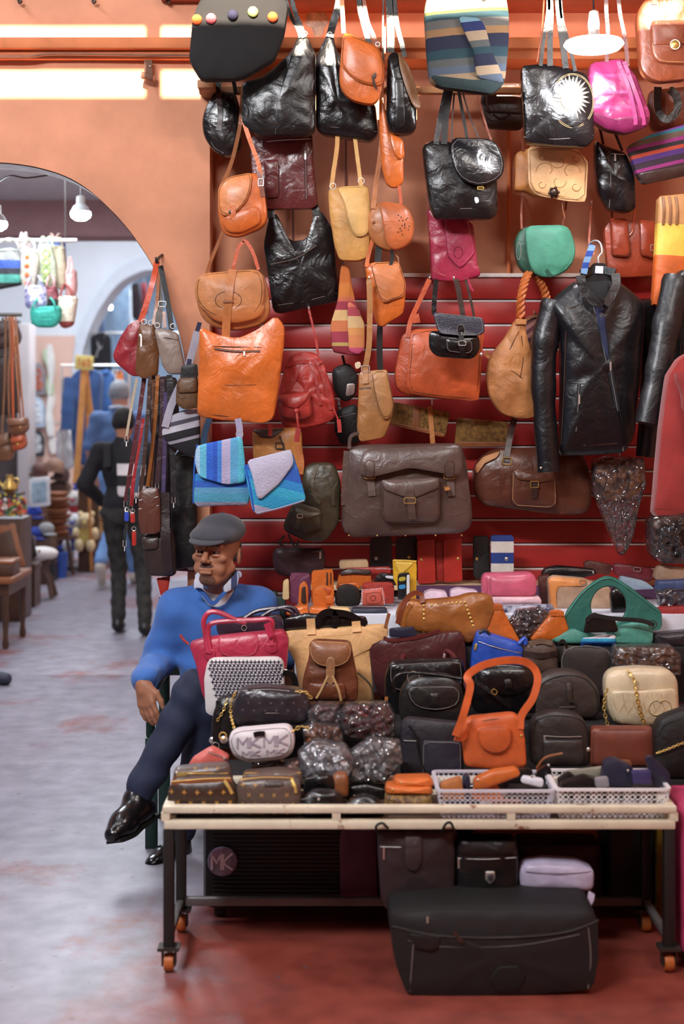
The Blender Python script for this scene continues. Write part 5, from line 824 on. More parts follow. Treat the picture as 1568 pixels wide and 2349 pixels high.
b = Bag('blue_pouch','bright blue leather zip pouch','pouch',4.92,[(1080,1540),(1082,1500),(1094,1452),(1108,1450),(1190,1476),(1202,1490),(1198,1540),(1150,1544)],.08,leather('cobalt_leather','2a52b8',.42),rad=6); b.zipp([(1096,1472),(1140,1486),(1196,1500)],leather('cobalt_dark','1c3580',.5),5); b.pan('brand_tab',[(1088,1478),(1095,1476),(1092,1494),(1086,1494)],BRASS,th=.003); b.cord([(1190,1478),(1204,1466),(1206,1480)],5,leather('cobalt_leather','2a52b8',.42),'wrist_loop'); b.cord([(1098,1454),(1112,1446),(1124,1456)],3,BLK,'loop')
b = Bag('camera_case','brown camera case beside the blue pouch','case',4.92,[(1200,1546),(1200,1500),(1206,1478),(1268,1472),(1280,1490),(1282,1548)],.08,leather('greyish_brown','5a453c',.5),rad=8); b.strap([(1200,1500),(1240,1504),(1280,1500)],13,DKB,'band'); b.strap([(1214,1478),(1240,1472),(1266,1476)],11,leather('greyish_tan','7a6250',.5),'handle',.008,.01); b.pan('tag',[(1214,1472),(1230,1470),(1230,1484),(1214,1484)],WHT,th=.003)
b = Bag('flat_portfolio','upright charcoal portfolio bag behind the dome bag','portfolio',4.86,[(1288,1600),(1290,1490),(1298,1484),(1396,1490),(1402,1500),(1402,1600)],.06,leather('charcoal_leather','332c2a',.5,wrinkle=.06),rad=5); b.line([(1296,1596),(1296,1494),(1396,1496),(1396,1596)],STG,'edge_stitch',.8); b.strap([(1280,1480),(1292,1470),(1300,1486)],6,BLK,'handle'); b.strap([(1402,1500),(1412,1520),(1410,1560)],8,BLK,'side_strap')
packet('brown bag in glossy crumpled plastic above the quilted bag',[(1416,1552),(1408,1510),(1420,1488),(1540,1486),(1560,1505),(1560,1550)],4.84,leather('wrapped_caramel','7a4a26',.3),.09,4,'wrapped_handbag','handbag',a=.35)
# ------------------------------------------------------------------ fifth row
REDT = leather('crimson_leather','b02c48',.38)
b = Bag('red_tote','crimson leather tote with two handles beside the seated man','tote bag',4.79,[(430,1478),(470,1466),(560,1456),(650,1448),(662,1470),(656,1540),(640,1600),(480,1624),(462,1600),(448,1530)],.09,REDT,rad=8,wr=.006); b.pan('flap',[(498,1460),(590,1452),(594,1488),(584,1504),(520,1508),(502,1496)],th=.006,rad=12,stitch=leather('pink_red','d06078')); 
b.cord([(476,1498),(470,1460),(466,1425),(480,1406),(505,1408),(540,1424),(564,1430)],6,REDT,'handle'); b.cord([(482,1500),(476,1450),(484,1432),(520,1426),(580,1424),(620,1424),(622,1450),(622,1482)],6,REDT,'handle'); b.pan('handle_patch',[(468,1490),(492,1488),(494,1510),(480,1518),(468,1508)],th=.006); b.pan('handle_patch',[(608,1476),(634,1474),(636,1496),(620,1502),(608,1494)],th=.006); b.cord([(432,1480),(420,1470),(412,1458)],3,RED,'zip_tail')
b.strap([(612,1430,4.78),(622,1460,4.78)],15,REDT,'handle_base',.012)
TNT = leather('pale_tan_leather','e2b078',.5)
b = Bag('tan_tote','pale tan leather tote standing in the middle of the table','tote bag',4.94,[(640,1458),(660,1450),(880,1434),(892,1440),(888,1468),(862,1480),(848,1492),(858,1610),(690,1610),(676,1520),(660,1490)],.06,TNT,rad=8,N=64,c=(770,1530)); b.strap([(714,1456),(713,1440),(712,1420)],20,TNT,'handle_tab'); b.strap([(818,1450),(817,1438),(816,1426)],20,TNT,'handle_tab'); b.line([(660,1466),(770,1458),(880,1448)],STI,'hem_stitch',.8); b.strap([(884,1440),(888,1424),(892,1408)],8,BRN,'corner_tie')
MRT = leather('oxblood_leather','4e2325',.35)
b = Bag('oxblood_tote','large dark oxblood tote with red handles','tote bag',4.93,[(846,1482),(870,1470),(960,1458),(1060,1450),(1068,1480),(1074,1600),(870,1604),(856,1560)],.07,MRT,rad=6,wr=.006); b.cord([(918,1560,4.86),(920,1530,4.87),(924,1504)],6,MAR,'handle'); b.cord([(1072,1580,4.80),(1056,1540,4.84),(1040,1506,4.88),(1024,1494),(1018,1510)],6,MAR,'handle'); b.strap([(880,1464),(900,1470),(960,1462),(1010,1448)],8,MAR,'top_fold'); b.line([(858,1490),(960,1476),(1066,1468)],STD)
b = Bag('glossy_black_bag','glossy black box bag in front of the oxblood tote','handbag',4.80,[(884,1660),(882,1560),(890,1526),(900,1520),(1060,1514),(1066,1530),(1070,1660)],.08,BLK2,rad=8); b.line([(892,1530),(970,1526),(1058,1522)],STG,'top_edge',1.6); b.pan('flap',[(890,1524),(1060,1516),(1066,1560),(1058,1580),(900,1586),(890,1570)],th=.008,stitch=STG)
b.strap([(886,1600),(884,1630),(886,1656)],8,COG,'side_strip')
b = Bag('dark_plum_bag','dark plum handbag behind the crimson tote handles','handbag',5.0,[(494,1440),(498,1424),(560,1416),(640,1410),(650,1430),(648,1452),(500,1460)],.05,leather('dark_plum','3a2836',.35),rad=8); b.cord([(560,1418),(590,1402),(640,1396),(668,1404),(676,1424)],5,leather('dark_plum','3a2836',.35)); b.cord([(600,1414),(630,1398),(670,1394),(690,1420)],5,leather('dark_plum','3a2836',.35)); b.ring(560,1440,6,METAL)
b = Bag('black_belt_bag','black leather bag with thick looped strap behind the tan tote','handbag',5.0-.03,[(650,1446),(652,1420),(700,1408),(840,1416),(846,1446)],.04,BLK2,rad=6); b.strap([(724,1440,4.955),(736,1412,4.955),(760,1404,4.955),(770,1424,4.955),(764,1440,4.955)],16,BLK2,'loop',.006); b.strap([(764,1404,4.955),(800,1410,4.955),(840,1432,4.955)],14,BLK2,'strap',.006)
STB = leather('studded_tan','a2632f',.36,wrinkle=.3)
b = Bag('studded_bag','caramel leather bag with rows of gold studs','handbag',4.985,[(906,1420),(918,1386),(936,1376),(960,1382),(1050,1374),(1080,1364),(1128,1366),(1138,1400),(1120,1450),(1080,1480),(1010,1462),(960,1452),(915,1440)],.10,STB,rad=10,wr=.008)
for k in range(7): b.stud(972,1390+k*10,3.4,GOLD,name='stud'); b.stud(1066+k*3.2,1382+k*9,3.4,GOLD,name='stud')
for k in range(8): b.stud(990+k*9.6,1389-(k*.9),3.2,GOLD,name='stud')
b.strap([(912,1432),(920,1400),(932,1376),(950,1362),(966,1366),(970,1384)],11,BRR,'handle',.008); b.strap([(924,1440),(930,1406),(942,1386)],10,STB,'side_strap')
b = Bag('peaked_bag','orange leather bag with a peaked top beside the blue pouch','handbag',5.0,[(1078,1478),(1098,1440),(1120,1398),(1122,1388),(1152,1388),(1156,1402),(1176,1440),(1196,1476),(1140,1486)],.07,ORG2,rad=6,wr=.006); b.line([(1140,1400),(1142,1440),(1138,1482)],STI); b.strap([(1120,1394),(1152,1394)],10,ORG,'top_band',.008,.008)
b = Bag('peaked_bag','small orange peaked bag left of the teal bag','handbag',5.0,[(1216,1470),(1240,1436),(1262,1412),(1264,1402),(1292,1402),(1296,1416),(1306,1446),(1300,1470)],.06,ORG2,rad=6,wr=.006); b.strap([(1263,1408),(1293,1408)],10,ORG,'top_band',.008,.008); b.line([(1278,1414),(1272,1466)],STI)
packet('shiny dark red bag wrapped in plastic between the orange peaked bags',[(1176,1462),(1172,1430),(1190,1402),(1240,1398),(1262,1412),(1240,1450),(1216,1464)],5.03,leather('wrapped_oxblood','4a2220',.3),.05,4,'wrapped_handbag','handbag'); 
TEA = leather('teal_suede','2f6e62',.6); TEL = leather('light_teal','4f9484',.55)
b = Bag('teal_bag','teal suede bag with a big round cut-out handle','handbag',4.99,[(1290,1478),(1262,1472),(1290,1452),(1320,1442),(1334,1462),(1412,1462),(1420,1436),(1480,1424),(1500,1440),(1500,1480)],.08,TEL,rad=8,N=64,c=(1390,1470))
hs_ = Shape([(1284,1446),(1300,1400),(1330,1362),(1362,1334),(1390,1320),(1414,1326),(1450,1350),(1490,1382),(1518,1402),(1518,1446),(1400,1452)],5.02,.02,rad=10,N=64,c=(1396,1390)); V = []; Fc = []; n = 72; ri = 41*5.02/F
for k in range(n):
    a = 2*math.pi*k/n-math.pi; ro = np.interp(a,hs_.sa,hs_.sr); sq = max(ro*.985,ri*1.1); 
    for r_,y_ in ((ri,5.022),(ri*1.06,5.018),(sq,5.018),(ro,5.024),(ro,5.034),(sq,5.04),(ri,5.036)): V.append((hs_.c[0]+r_*math.cos(a)*1.0,y_,hs_.c[1]+r_*math.sin(a)*1.08 if r_ < ri*1.07 else hs_.c[1]+r_*math.sin(a)))
for k in range(n):
    for j in range(7): Fc.append([k*7+j,((k+1)%n)*7+j,((k+1)%n)*7+(j+1)%7,k*7+(j+1)%7])
mk('handle_arch',V,Fc,TEA,b.root); b.line([(1292,1420,5.015),(1330,1366,5.015),(1364,1338,5.015),(1390,1327,5.015),(1416,1334,5.015),(1470,1372,5.015),(1512,1404,5.015)],TEL,'handle_piping',1.2)
b.pan('stripe_insert',[(1332,1464),(1410,1454),(1412,1484),(1332,1488)],fabric('blue_white_stripe','5a9ac0',stripes=[(0,'2a62b8'),(.35,'2f9ac0'),(.6,'cfc8cc'),(1,'cfc8cc')],z0=0,z1=.04),th=.01)
b = Bag('black_strap_bag','black strap bag lying in front of the teal bag handle','handbag',4.965,[(1338,1452),(1344,1420),(1362,1404),(1380,1412),(1410,1420),(1418,1450)],.012,BLK,rad=6); b.strap([(1344,1424),(1360,1412),(1400,1418),(1470,1424,4.96),(1500,1434,4.96)],10,BLKM,'strap'); b.ring(1496,1432,9,DKMETAL)
b = Bag('dark_tray_bag','dark purse behind the wrapped bag on the right','handbag',5.0,[(1500,1490),(1502,1456),(1590,1448),(1590,1490)],.08,leather('black_plum','241e24',.4),rad=5); b.line([(1504,1462),(1590,1456)],STG,'edge',1)
# ------------------------------------------------------------------ on the back counter and shelf
PUR = leather('purple_leather','6b3450',.45); CRW = leather('cream_wallet','dcbc88',.55)
b = wal('purple upright wallet at the left end of the counter',[(664,1384),(664,1318),(668,1314),(712,1316),(712,1384)],5.30,PUR,.03,stitch=STD); b = wal('narrow cream wallet left of the purple one',[(647,1376),(649,1332),(662,1328),(663,1376)],5.28,CRW,.03); b = wal('tall orange wallet with card slots on the counter',[(713,1388),(714,1310),(764,1306),(766,1388)],5.26,ORG2,.03); b.pan('slot',[(748,1312),(752,1312),(752,1346),(748,1346)],STD,th=.002); b.pan('slot',[(757,1312),(760,1312),(760,1342),(757,1342)],STD,th=.002)
b = wal('orange wallet opened like a tent, leftmost in front',[(683,1388),(686,1342),(698,1332),(706,1346),(706,1390)],5.20,ORG2,.03); b.pan('inside',[(690,1384),(692,1348),(700,1342),(703,1386)],DKB,th=.002); b = wal('orange snap wallet opened in front of the tall orange one',[(716,1390),(717,1352),(740,1342),(766,1350),(766,1392)],5.18,ORG2,.03); b.pan('snap_tab',[(744,1368),(766,1366),(766,1384),(746,1386)],ORG,th=.006); b.stud(754,1377,3,DKB); b.pan('pocket_edge',[(740,1346),(762,1352),(752,1366)],ORD,th=.003)
b = wal('orange bifold wallet with dark lining, middle of the counter',[(772,1346),(776,1318),(800,1310),(850,1314),(854,1344)],5.40,ORG2,.03); b.pan('lining',[(778,1312),(800,1304),(852,1308),(852,1318),(800,1316),(778,1320)],DKB,th=.01); b.line([(804,1318),(804,1340)],STD); b = wal('orange wallet lying open behind the black dome purse',[(770,1352),(772,1340),(820,1336),(828,1350)],5.33,ORG,.03)
b = Bag('dome_purse','small black dome-shaped coin purse on the counter','purse',5.20,[(768,1392),(768,1364),(776,1346),(796,1340),(818,1346),(826,1362),(826,1392)],.04,leather('black_felt','15110f',.8),rad=12); b.line([(770,1370),(778,1350),(796,1344),(816,1350),(824,1370)],STD,'zip',1)
b = wal('red zip purse standing behind the laced coral purse',[(830,1384),(830,1342),(836,1336),(900,1336),(904,1344),(904,1386)],5.30,leather('brick_red','a53226',.5),.03); b.line([(832,1348),(902,1346)],STD,'zip',1)
b = Bag('laced_purse','coral purse with white laced edges','purse',5.18,[(829,1390),(828,1356),(876,1350),(884,1366),(880,1390)],.03,leather('coral_leather','c85a48',.55),rad=6); 
for k in range(9): b.stud(830,1354+k*4,1.6,WHT,name='lace_stitch')
for k in range(11): b.stud(834+k*4.2,1354-k*.4,1.4,WHT,name='lace_stitch')
for k in range(8): b.stud(877+k*.6,1354+k*4.4,1.4,WHT,name='lace_stitch')
b.line([(840,1362),(870,1360),(872,1382),(842,1384),(840,1362)],STD,'tooling',.6); b.line([(855+6*math.cos(a),1372+6*math.sin(a)) for a in np.linspace(0,6.28,10)],STD,'tooling',.6)
b = wal('black wallet showing white banknote sleeve',[(856,1340),(862,1322),(876,1314),(910,1320),(912,1344)],5.36,BLK,.03); b.pan('paper',[(882,1320),(912,1322),(912,1330),(884,1326)],mat('paper','e4e6f0',.8,bump=0),th=.003)
b = Bag('phone_box','upright black display box with printed coloured labels','box',5.22,[(912,1376),(912,1322),(916,1316),(940,1314),(940,1374)],.03,mat('box_black','141416',.4,bump=0),rad=3,edge=.9,N=28); b.pan('label',[(914,1324),(930,1322),(930,1332),(914,1334)],mat('label_yellow','b8a832',.6,bump=0),th=.001); b.pan('label',[(914,1342),(930,1340),(930,1350),(914,1352)],mat('label_blue','2f8ac0',.6,bump=0),th=.001); b.pan('white_side',[(932,1318),(939,1317),(939,1372),(932,1373)],mat('label_white','d8d8d8',.6,bump=0),th=.001)
b = Bag('yellow_wallet','tall yellow wallet open beside the display box','wallet',5.28,[(932,1386),(902,1330),(900,1286),(904,1284),(954,1288),(956,1300),(954,1386)],.03,leather('yellow_leather','d9a526',.45,wrinkle=.1),rad=3,c=(932,1330)); b.pan('inner_fold',[(904,1288),(950,1290),(934,1306),(916,1320)],leather('yellow_light','e2b848',.5),th=.004); b.strap([(901,1286),(928,1286),(955,1288)],4,leather('yellow_light','e2b848',.5),'edge')
for x,l,m in ((884,'left of the pair of black wallets on the shelf','25262c'),(930,'right of the pair of black wallets on the shelf','1c1a1c')):
    b = wal('upright black wallet with a snap, '+l,[(x-36 if x<900 else x-22,1306 if x<900 else 1300),(x-36 if x<900 else x-22,1234),(x+14 if x<900 else x+26,1230),(x+14 if x<900 else x+26,1306 if x<900 else 1300)],5.56 if x<900 else 5.575,leather('wallet_black_%d'%x,m,.45),.025); b.stud(862 if x<900 else 938,1281 if x<900 else 1277,4.5,METAL if x<900 else BRASS,name='snap')
b = wal('cream suede box purse lying on the counter behind the wallets',[(778,1306),(777,1286),(844,1284),(846,1308)],5.50,leather('cream_suede','c8a880',.8),.05); b = wal('red laced wallet lying below the cream purse',[(790,1318),(790,1304),(896,1300),(898,1316)],5.45,RED,.03)
for k in range(10): b.stud(862+k*3.6,1305,1.3,WHT,name='lace_stitch')
RDW = leather('scarlet_leather','b02c1e',.42,wrinkle=.08)
b = Bag('scarlet_wallet','scarlet folding wallet standing open on the shelf','wallet',5.52,[(958,1340),(957,1240),(996,1236),(999,1338)],.02,RDW,rad=4,edge=.8); b.pan('fold',[(1000,1334),(999,1240),(1020,1238),(1020,1336)],leather('scarlet_shade','9c2419',.45),th=.004,on=Shape([(990,1345),(990,1230),(1070,1230),(1070,1345)],5.545,.01)); sh = Shape([(1018,1336),(1017,1238),(1058,1234),(1060,1334)],5.525,.018,rad=4,edge=.8); mk('cover',sh.V,sh.F,RDW,b.root); b.stud(966,1284,3.5,BRASS,name='snap'); b.stud(1050,1282,3.5,BRASS,name='snap',on=sh)
b = wal('tall black wallet beside the blue striped one',[(1086,1328),(1085,1230),(1122,1230),(1124,1330)],5.55,BLKM,.03); b.stud(1093,1282,4,BRASS,name='snap')
b = Bag('striped_wallet','blue and white striped upright wallet on the shelf','wallet',5.52,[(1126,1318),(1125,1230),(1128,1228),(1174,1228),(1178,1232),(1178,1318)],.025,mat('blue_white_bands','ddd8d0',.5,bump=.05,stripes=[(0,'dcd6cc'),(.275,'243f86'),(.545,'dcd6cc'),(.825,'243f86'),(1,'243f86')],z0=0,z1=.155),rad=3,edge=.85); b.stud(1161,1282,5,METAL,name='snap')
PNK = leather('pink_leather','d0607a',.42,wrinkle=.12)
b = Bag('pink_clutch','pink rounded clutch on the counter','clutch',5.22,[(1108,1378),(1106,1330),(1112,1318),(1224,1315),(1232,1330),(1232,1366),(1222,1370),(1128,1372)],.10,PNK,rad=12); b.pan('flap',[(1122,1320),(1224,1316),(1231,1330),(1231,1362),(1220,1368),(1130,1368),(1124,1350)],th=.012,rad=12,gap=.004); b.strap([(1112,1325),(1113,1350),(1112,1372)],8,PNK,'side_fold')
for q,l in (([(970,1384),(972,1360),(990,1354),(1024,1358),(1030,1384)],'left of the two pale lilac purses in front of the plum cloth'),([(1034,1384),(1032,1356),(1050,1350),(1096,1356),(1098,1384)],'right of the two pale lilac purses in front of the plum cloth'),):
    b = wal('soft purse, '+l,q,5.30,leather('pale_lilac','d8bccc',.5),.07,'soft_purse','purse')
wal('flat pale pink wallet under the pink clutch',[(1128,1386),(1128,1370),(1240,1370),(1246,1386)],5.20,leather('pale_rose','e0b8c0',.5),.08); wal('striped navy and white pouch in front of the pink clutch',[(1150,1412),(1150,1392),(1270,1388),(1274,1412)],5.14,leather('navy_white','c8c8d8',.5,col2='2a2c48',vs=24),.05,'striped_pouch','pouch')
b = Bag('beige_orange_bag','beige bag with an orange rim lying behind the teal handle','handbag',5.24,[(1262,1404),(1258,1330),(1270,1322),(1340,1328),(1366,1338),(1400,1346),(1410,1400)],.08,leather('beige_leather','b5947a',.5),rad=6,wr=.01); b.pan('orange_rim',[(1258,1328),(1270,1324),(1350,1330),(1340,1344),(1280,1346),(1272,1372),(1278,1400),(1264,1400)],leather('orange_rim','d98a4a',.45),th=.006,rad=4,c=(1272,1340)); b.buckle(1336,1336,14,10,METAL)
b = Bag('black_flap_purse','black purse showing through the teal cut-out handle','purse',5.14,[(1404,1412),(1400,1360),(1412,1348),(1440,1356),(1444,1412)],.05,BLK2,rad=8); b.line([(1404,1366),(1440,1364)],STG)
wal('brown upright purse left of the beige bag',[(1238,1390),(1236,1322),(1262,1318),(1264,1392)],5.36,leather('umber','5a3028',.45),.05); 
b = Bag('long_pouch','long black zip pouch lying at the back of the counter','pouch',5.48,[(1240,1324),(1250,1304),(1280,1298),(1364,1306),(1372,1318),(1340,1326)],.06,BLK,rad=8); b.zipp([(1250,1308),(1300,1304),(1362,1310)],ZIPB,4,pull=(1360,1310,6)); 
b = Bag('maroon_pouch','maroon zip pouch with square buckle lying on the shelf right','pouch',5.46,[(1412,1320),(1406,1296),(1420,1292),(1500,1306),(1500,1330),(1490,1336),(1440,1326)],.06,leather('wine_leather','7a2a34',.45),rad=6); b.buckle(1460,1306,16,9,METAL,rot=-8); b.zipp([(1412,1298),(1450,1300)],ZIPB,3)
wal('dark brown leather flap lying behind the maroon pouch',[(1344,1312),(1338,1292),(1350,1286),(1404,1296),(1400,1320)],5.52,leather('umber','5a3028',.45),.04); wal('beige purse with dark zip at the right end of the counter',[(1500,1330),(1506,1304),(1520,1296),(1590,1306),(1590,1332)],5.40,leather('beige_leather','b5947a',.5),.06,'beige_purse','purse'); wal('slate blue purse at the right end of the counter',[(1508,1362),(1506,1334),(1590,1330),(1590,1362)],5.28,leather('slate_blue','3a4a72',.5),.06,'slate_purse','purse')
wal('grey blue flat clutch behind the teal handle',[(1420,1340),(1424,1322),(1480,1334),(1504,1352),(1440,1354)],5.34,leather('grey_blue','8ea0b0',.5),.05,'flat_clutch','clutch'); packet('purse in glossy plastic at the right end of the counter',[(1516,1392),(1512,1362),(1540,1354),(1590,1356),(1590,1394)],5.16,leather('wrapped_indigo','3a3a5a',.35),.06,4); wal('red flat case at the right end below the glossy packet',[(1512,1436),(1510,1394),(1590,1390),(1590,1440)],5.12,leather('case_red','9a2c2a',.5),.05,'red_case','case')
for i,(q,l,m) in enumerate((([(656,1412),(658,1396),(706,1390),(708,1412)],'orange rolled wallet at the left front of the counter',ORG2),([(708,1412),(710,1393),(752,1394),(754,1412)],'orange flat wallet second along the counter front',ORG2),([(754,1412),(756,1394),(802,1396),(804,1412)],'cream flat wallet third along the counter front',CRW),([(804,1414),(806,1396),(888,1396),(888,1414)],'long slate black wallet along the counter front',leather('slate_wallet','2c2e3c',.5)))): wal(l,q,5.125,m,.06,'counter_wallet')
wal('navy flat pouch behind the oxblood tote',[(892,1462),(892,1442),(950,1438),(956,1462)],4.965-.03,NVY,.02)
# ------------------------------------------------------------------ under the table
RIB = mat('ribbed_black_shell','171516',.5,bump=.1)
c = thing('hard_suitcase','black ribbed suitcase with a round silver tag under the table','suitcase',(P(770,0,4.5)[0],4.52,0))
xa, xb = P(466,0,4.42)[0], P(1000,0,4.42)[0]
mk('shell', *box(xa,xb,4.40,4.62,.035,.37,.03), RIB, c)
for k in range(22): mk('rib', *box(xa+.03,xb-.03,4.394,4.402,.06+k*.013,.066+k*.013,.002), RIB, c)
for x in (xa+.05,xb-.05): mk('wheel', *lathe([(.004,-.016),(.026,-.016),(.03,0),(.026,.016),(.004,.016)],(x,4.46,.03),16,'X'), RIB, c)
X,Y,Z = P(510,1976,4.385); tg = mk('round_tag', *lathe([(.0,-.004),(.043,-.004),(.046,-.001),(.046,.003)],(X,Y,Z),28,'Y'), mat('silver_foil','8a8098',.4,metal=.15,bump=.5,bs=25,wrinkle=1,var=.4,vs=30), c)
for st in (STROKES['M'],STROKES['K']):
    ox = -.032 if st is STROKES['M'] else .003
    for s_ in st: mk('tag_lettering', *ribbon([(X+ox+u*.028, Y-.0055, Z+.026-v*.05) for u,v in s_],.006,.001,2), mat('tag_ink','e6e2ec',.4,bump=0), tg)
c = thing('soft_suitcase','purple suitcase standing behind the brown hanging bag','suitcase',(P(830,0,4.5)[0],4.66,0)); 
mk('shell', *box(P(1004,0,4.66)[0]-.20,P(1010,0,4.66)[0]+.04,4.64,4.86,.04,.38,.03), mat('purple_shell','5d2d48',.45), c); c.location.x = c.location.x
sh = Shape([(778,2040),(778,1890),(865,1890),(866,2042)],4.37,.02,rad=8,edge=.8)
b = Bag('purple_case','purple fabric case between the ribbed suitcase and the brown bag','suitcase',4.36,[(780,2062),(778,1930),(784,1895),(862,1895),(866,2062)],.03,leather('aubergine','5d2f4a',.55,wrinkle=.1),rad=8,edge=.7); b.line([(786,2052),(864,2050)],mat('pink_piping','a03a58',.5),'piping',1.6)
bpy.data.objects.remove(c.children[0]); bpy.data.objects.remove(c)
b = Bag('hanging_laptop_bag','dark plum brown bag with tongue strap hanging from the table rail','laptop bag',4.02,[(866,1960),(864,1908),(1042,1905),(1046,1960),(1044,2084),(950,2090),(880,2094),(872,2060)],.12,leather('plum_brown','2e2224',.45,wrinkle=.2),rad=6,wr=.004); b.pan('tongue',[(928,1906),(968,1906),(966,1980),(956,1998),(938,1998),(928,1984)],leather('plum_brown2','38292b',.45),th=.01,rad=12); b.zipp([(872,1946),(920,1944)],ZIPB,4,pull=(880,1945,28)); b.line([(876,2058),(960,2052),(1042,2048)],STD,r=1); b.cord([(866,1912,4.01),(862,1896,3.985),(876,1888,3.985),(890,1900,3.99)],3,BLK,'loop'); b.cord([(1012,1910,4.01),(1022,1890,3.985),(1034,1888,3.985),(1042,1908,4.0)],3,BLK,'loop'); b.stud(864,1904,4,GOLD,name='clip')
b = Bag('crest_bag','black crossbody with a silver shield crest under the table','handbag',4.03,[(1048,2060),(1046,1960),(1050,1930),(1184,1928),(1190,1960),(1188,2088),(1080,2096),(1054,2088)],.10,BLK,rad=8,wr=.006); b.zipp([(1050,1972),(1110,1971),(1184,1970)],ZIPB,6,pull=(1052,1972,22)); b.pan('crest',[(1112,1998),(1134,1998),(1135,2016),(1123,2028),(1112,2016)],METAL,th=.006,rad=3); fs = b.last; b.pan('crest_field',[(1116,2002),(1130,2002),(1131,2014),(1123,2022),(1116,2014)],mat('crest_dark','6a6a70',.3,metal=.8,bump=.6,bs=300),on=fs,th=.002); b.pan('top_fold',[(1050,1930),(1184,1928),(1186,1960),(1050,1962)],th=.006)
LAV = leather('lavender_leather','b9aec8',.4,wrinkle=.15)
b = Bag('lavender_purse','lavender zip purse with its strap hanging down, on the garment case','purse',4.04,[(1194,2040),(1192,2004),(1204,1986),(1250,1980),(1330,1986),(1366,2002),(1364,2044),(1350,2050),(1210,2046)],.10,LAV,rad=10); b.line([(1196,2004),(1280,2008),(1362,2006)],leather('lavender_dark','7a6e8a',.5),'zip',1.4); b.strap([(1186,2090,4.0),(1220,2108,3.97),(1270,2112,3.97),(1320,2098,3.98),(1350,2070,4.0),(1356,2048,4.03)],15,LAV,'wrist_strap',.004); b.pan('top',[(1204,1990),(1250,1983),(1330,1989),(1360,2002),(1280,2004),(1200,2002)],th=.004)
b2 = Bag('zip_case','black zip case under the lavender purse','case',4.07,[(1200,2094),(1196,2052),(1210,2048),(1350,2052),(1358,2090)],.08,leather('zip_case_black','221f20',.5),rad=8); b2.line([(1204,2060),(1280,2062),(1350,2062)],STG,'zip',1)
GC = fabric('black_nylon','191617',bs=400,rough=.6)
b = Bag('garment_case','large black garment case lying on the floor under the table','suitcase',3.84,[(890,2110),(902,2100),(1000,2092),(1200,2092),(1360,2096),(1376,2110),(1378,2200),(1366,2276),(1200,2290),(1000,2292),(930,2288),(905,2220)],.42,GC,rad=14,N=64,edge=.92,wr=.004)
b.zipp([(900,2128),(1000,2146),(1150,2150),(1290,2140),(1374,2116)],ZIPB,8,pull=(980,2104,14),teeth=DKMETAL); b.line([(935,2160),(1000,2172),(1180,2170),(1330,2146)],DKMETAL,'piping',1.4); b.line([(948,2164),(944,2220),(940,2280)],STG,'piping',1); b.line([(1350,2130),(1356,2200),(1350,2272)],STG,'piping',1)
b.pan('patch',[(1120,2248),(1142,2218),(1186,2214),(1206,2240),(1190,2276),(1140,2280)],mat('black_patch','0f0d0d',.7),th=.004,rad=3); b.strap([(1040,2136),(1050,2150),(1062,2160)],8,DKB,'zip_puller'); b.pan('corner_pocket',[(938,2142),(1010,2148),(1006,2172),(990,2182),(950,2176)],BLKM,th=.006)
b.cord([(970,2100,3.90),(980,2094,3.92),(990,2100,3.9)],3,BRASS,'zip_slider')
PKS = mat('pink_shell','b03a62',.4); c = thing('cabin_suitcase','pink ribbed suitcase at the right edge','suitcase',(P(1640,0,4.1)[0],4.12,0)); xx = P(1552,0,4.05)[0]; mk('shell', *box(xx,xx+.4,4.02,4.26,.04,.47,.03), PKS, c)
for k in range(24): mk('rib', *box(xx+.012,xx+.39,4.012,4.022,.07+k*.016,.078+k*.016,.002), PKS, c)
for x in (xx+.04,xx+.36): mk('wheel', *lathe([(.004,-.014),(.022,-.014),(.025,0),(.022,.014),(.004,.014)],(x,4.08,.025),14,'X'), RIB, c)
c = thing('leaning_suitcase','black suitcase with yellow straps in the shade under the table','suitcase',(P(1450,0,4.5)[0],4.52,0)); mk('shell', *box(P(1390,0,4.45)[0],P(1500,0,4.45)[0],4.42,4.64,.03,.37,.02), mat('green_black','1d2422',.5), c); mk('strap', *box(P(1502,0,4.42)[0],P(1524,0,4.42)[0],4.40,4.66,.03,.36,.003), mat('yellow_strap','8a7420',.6), c)
b = Bag('maroon_case','maroon case behind the lavender purse under the table','suitcase',4.44,[(1190,2080),(1188,1950),(1196,1940),(1380,1940),(1384,2080)],.15,leather('dark_maroon_case','3a1820',.5),rad=6,edge=.8); b.line([(1196,1960),(1290,1962),(1378,1960)],STD,'zip',1.2)
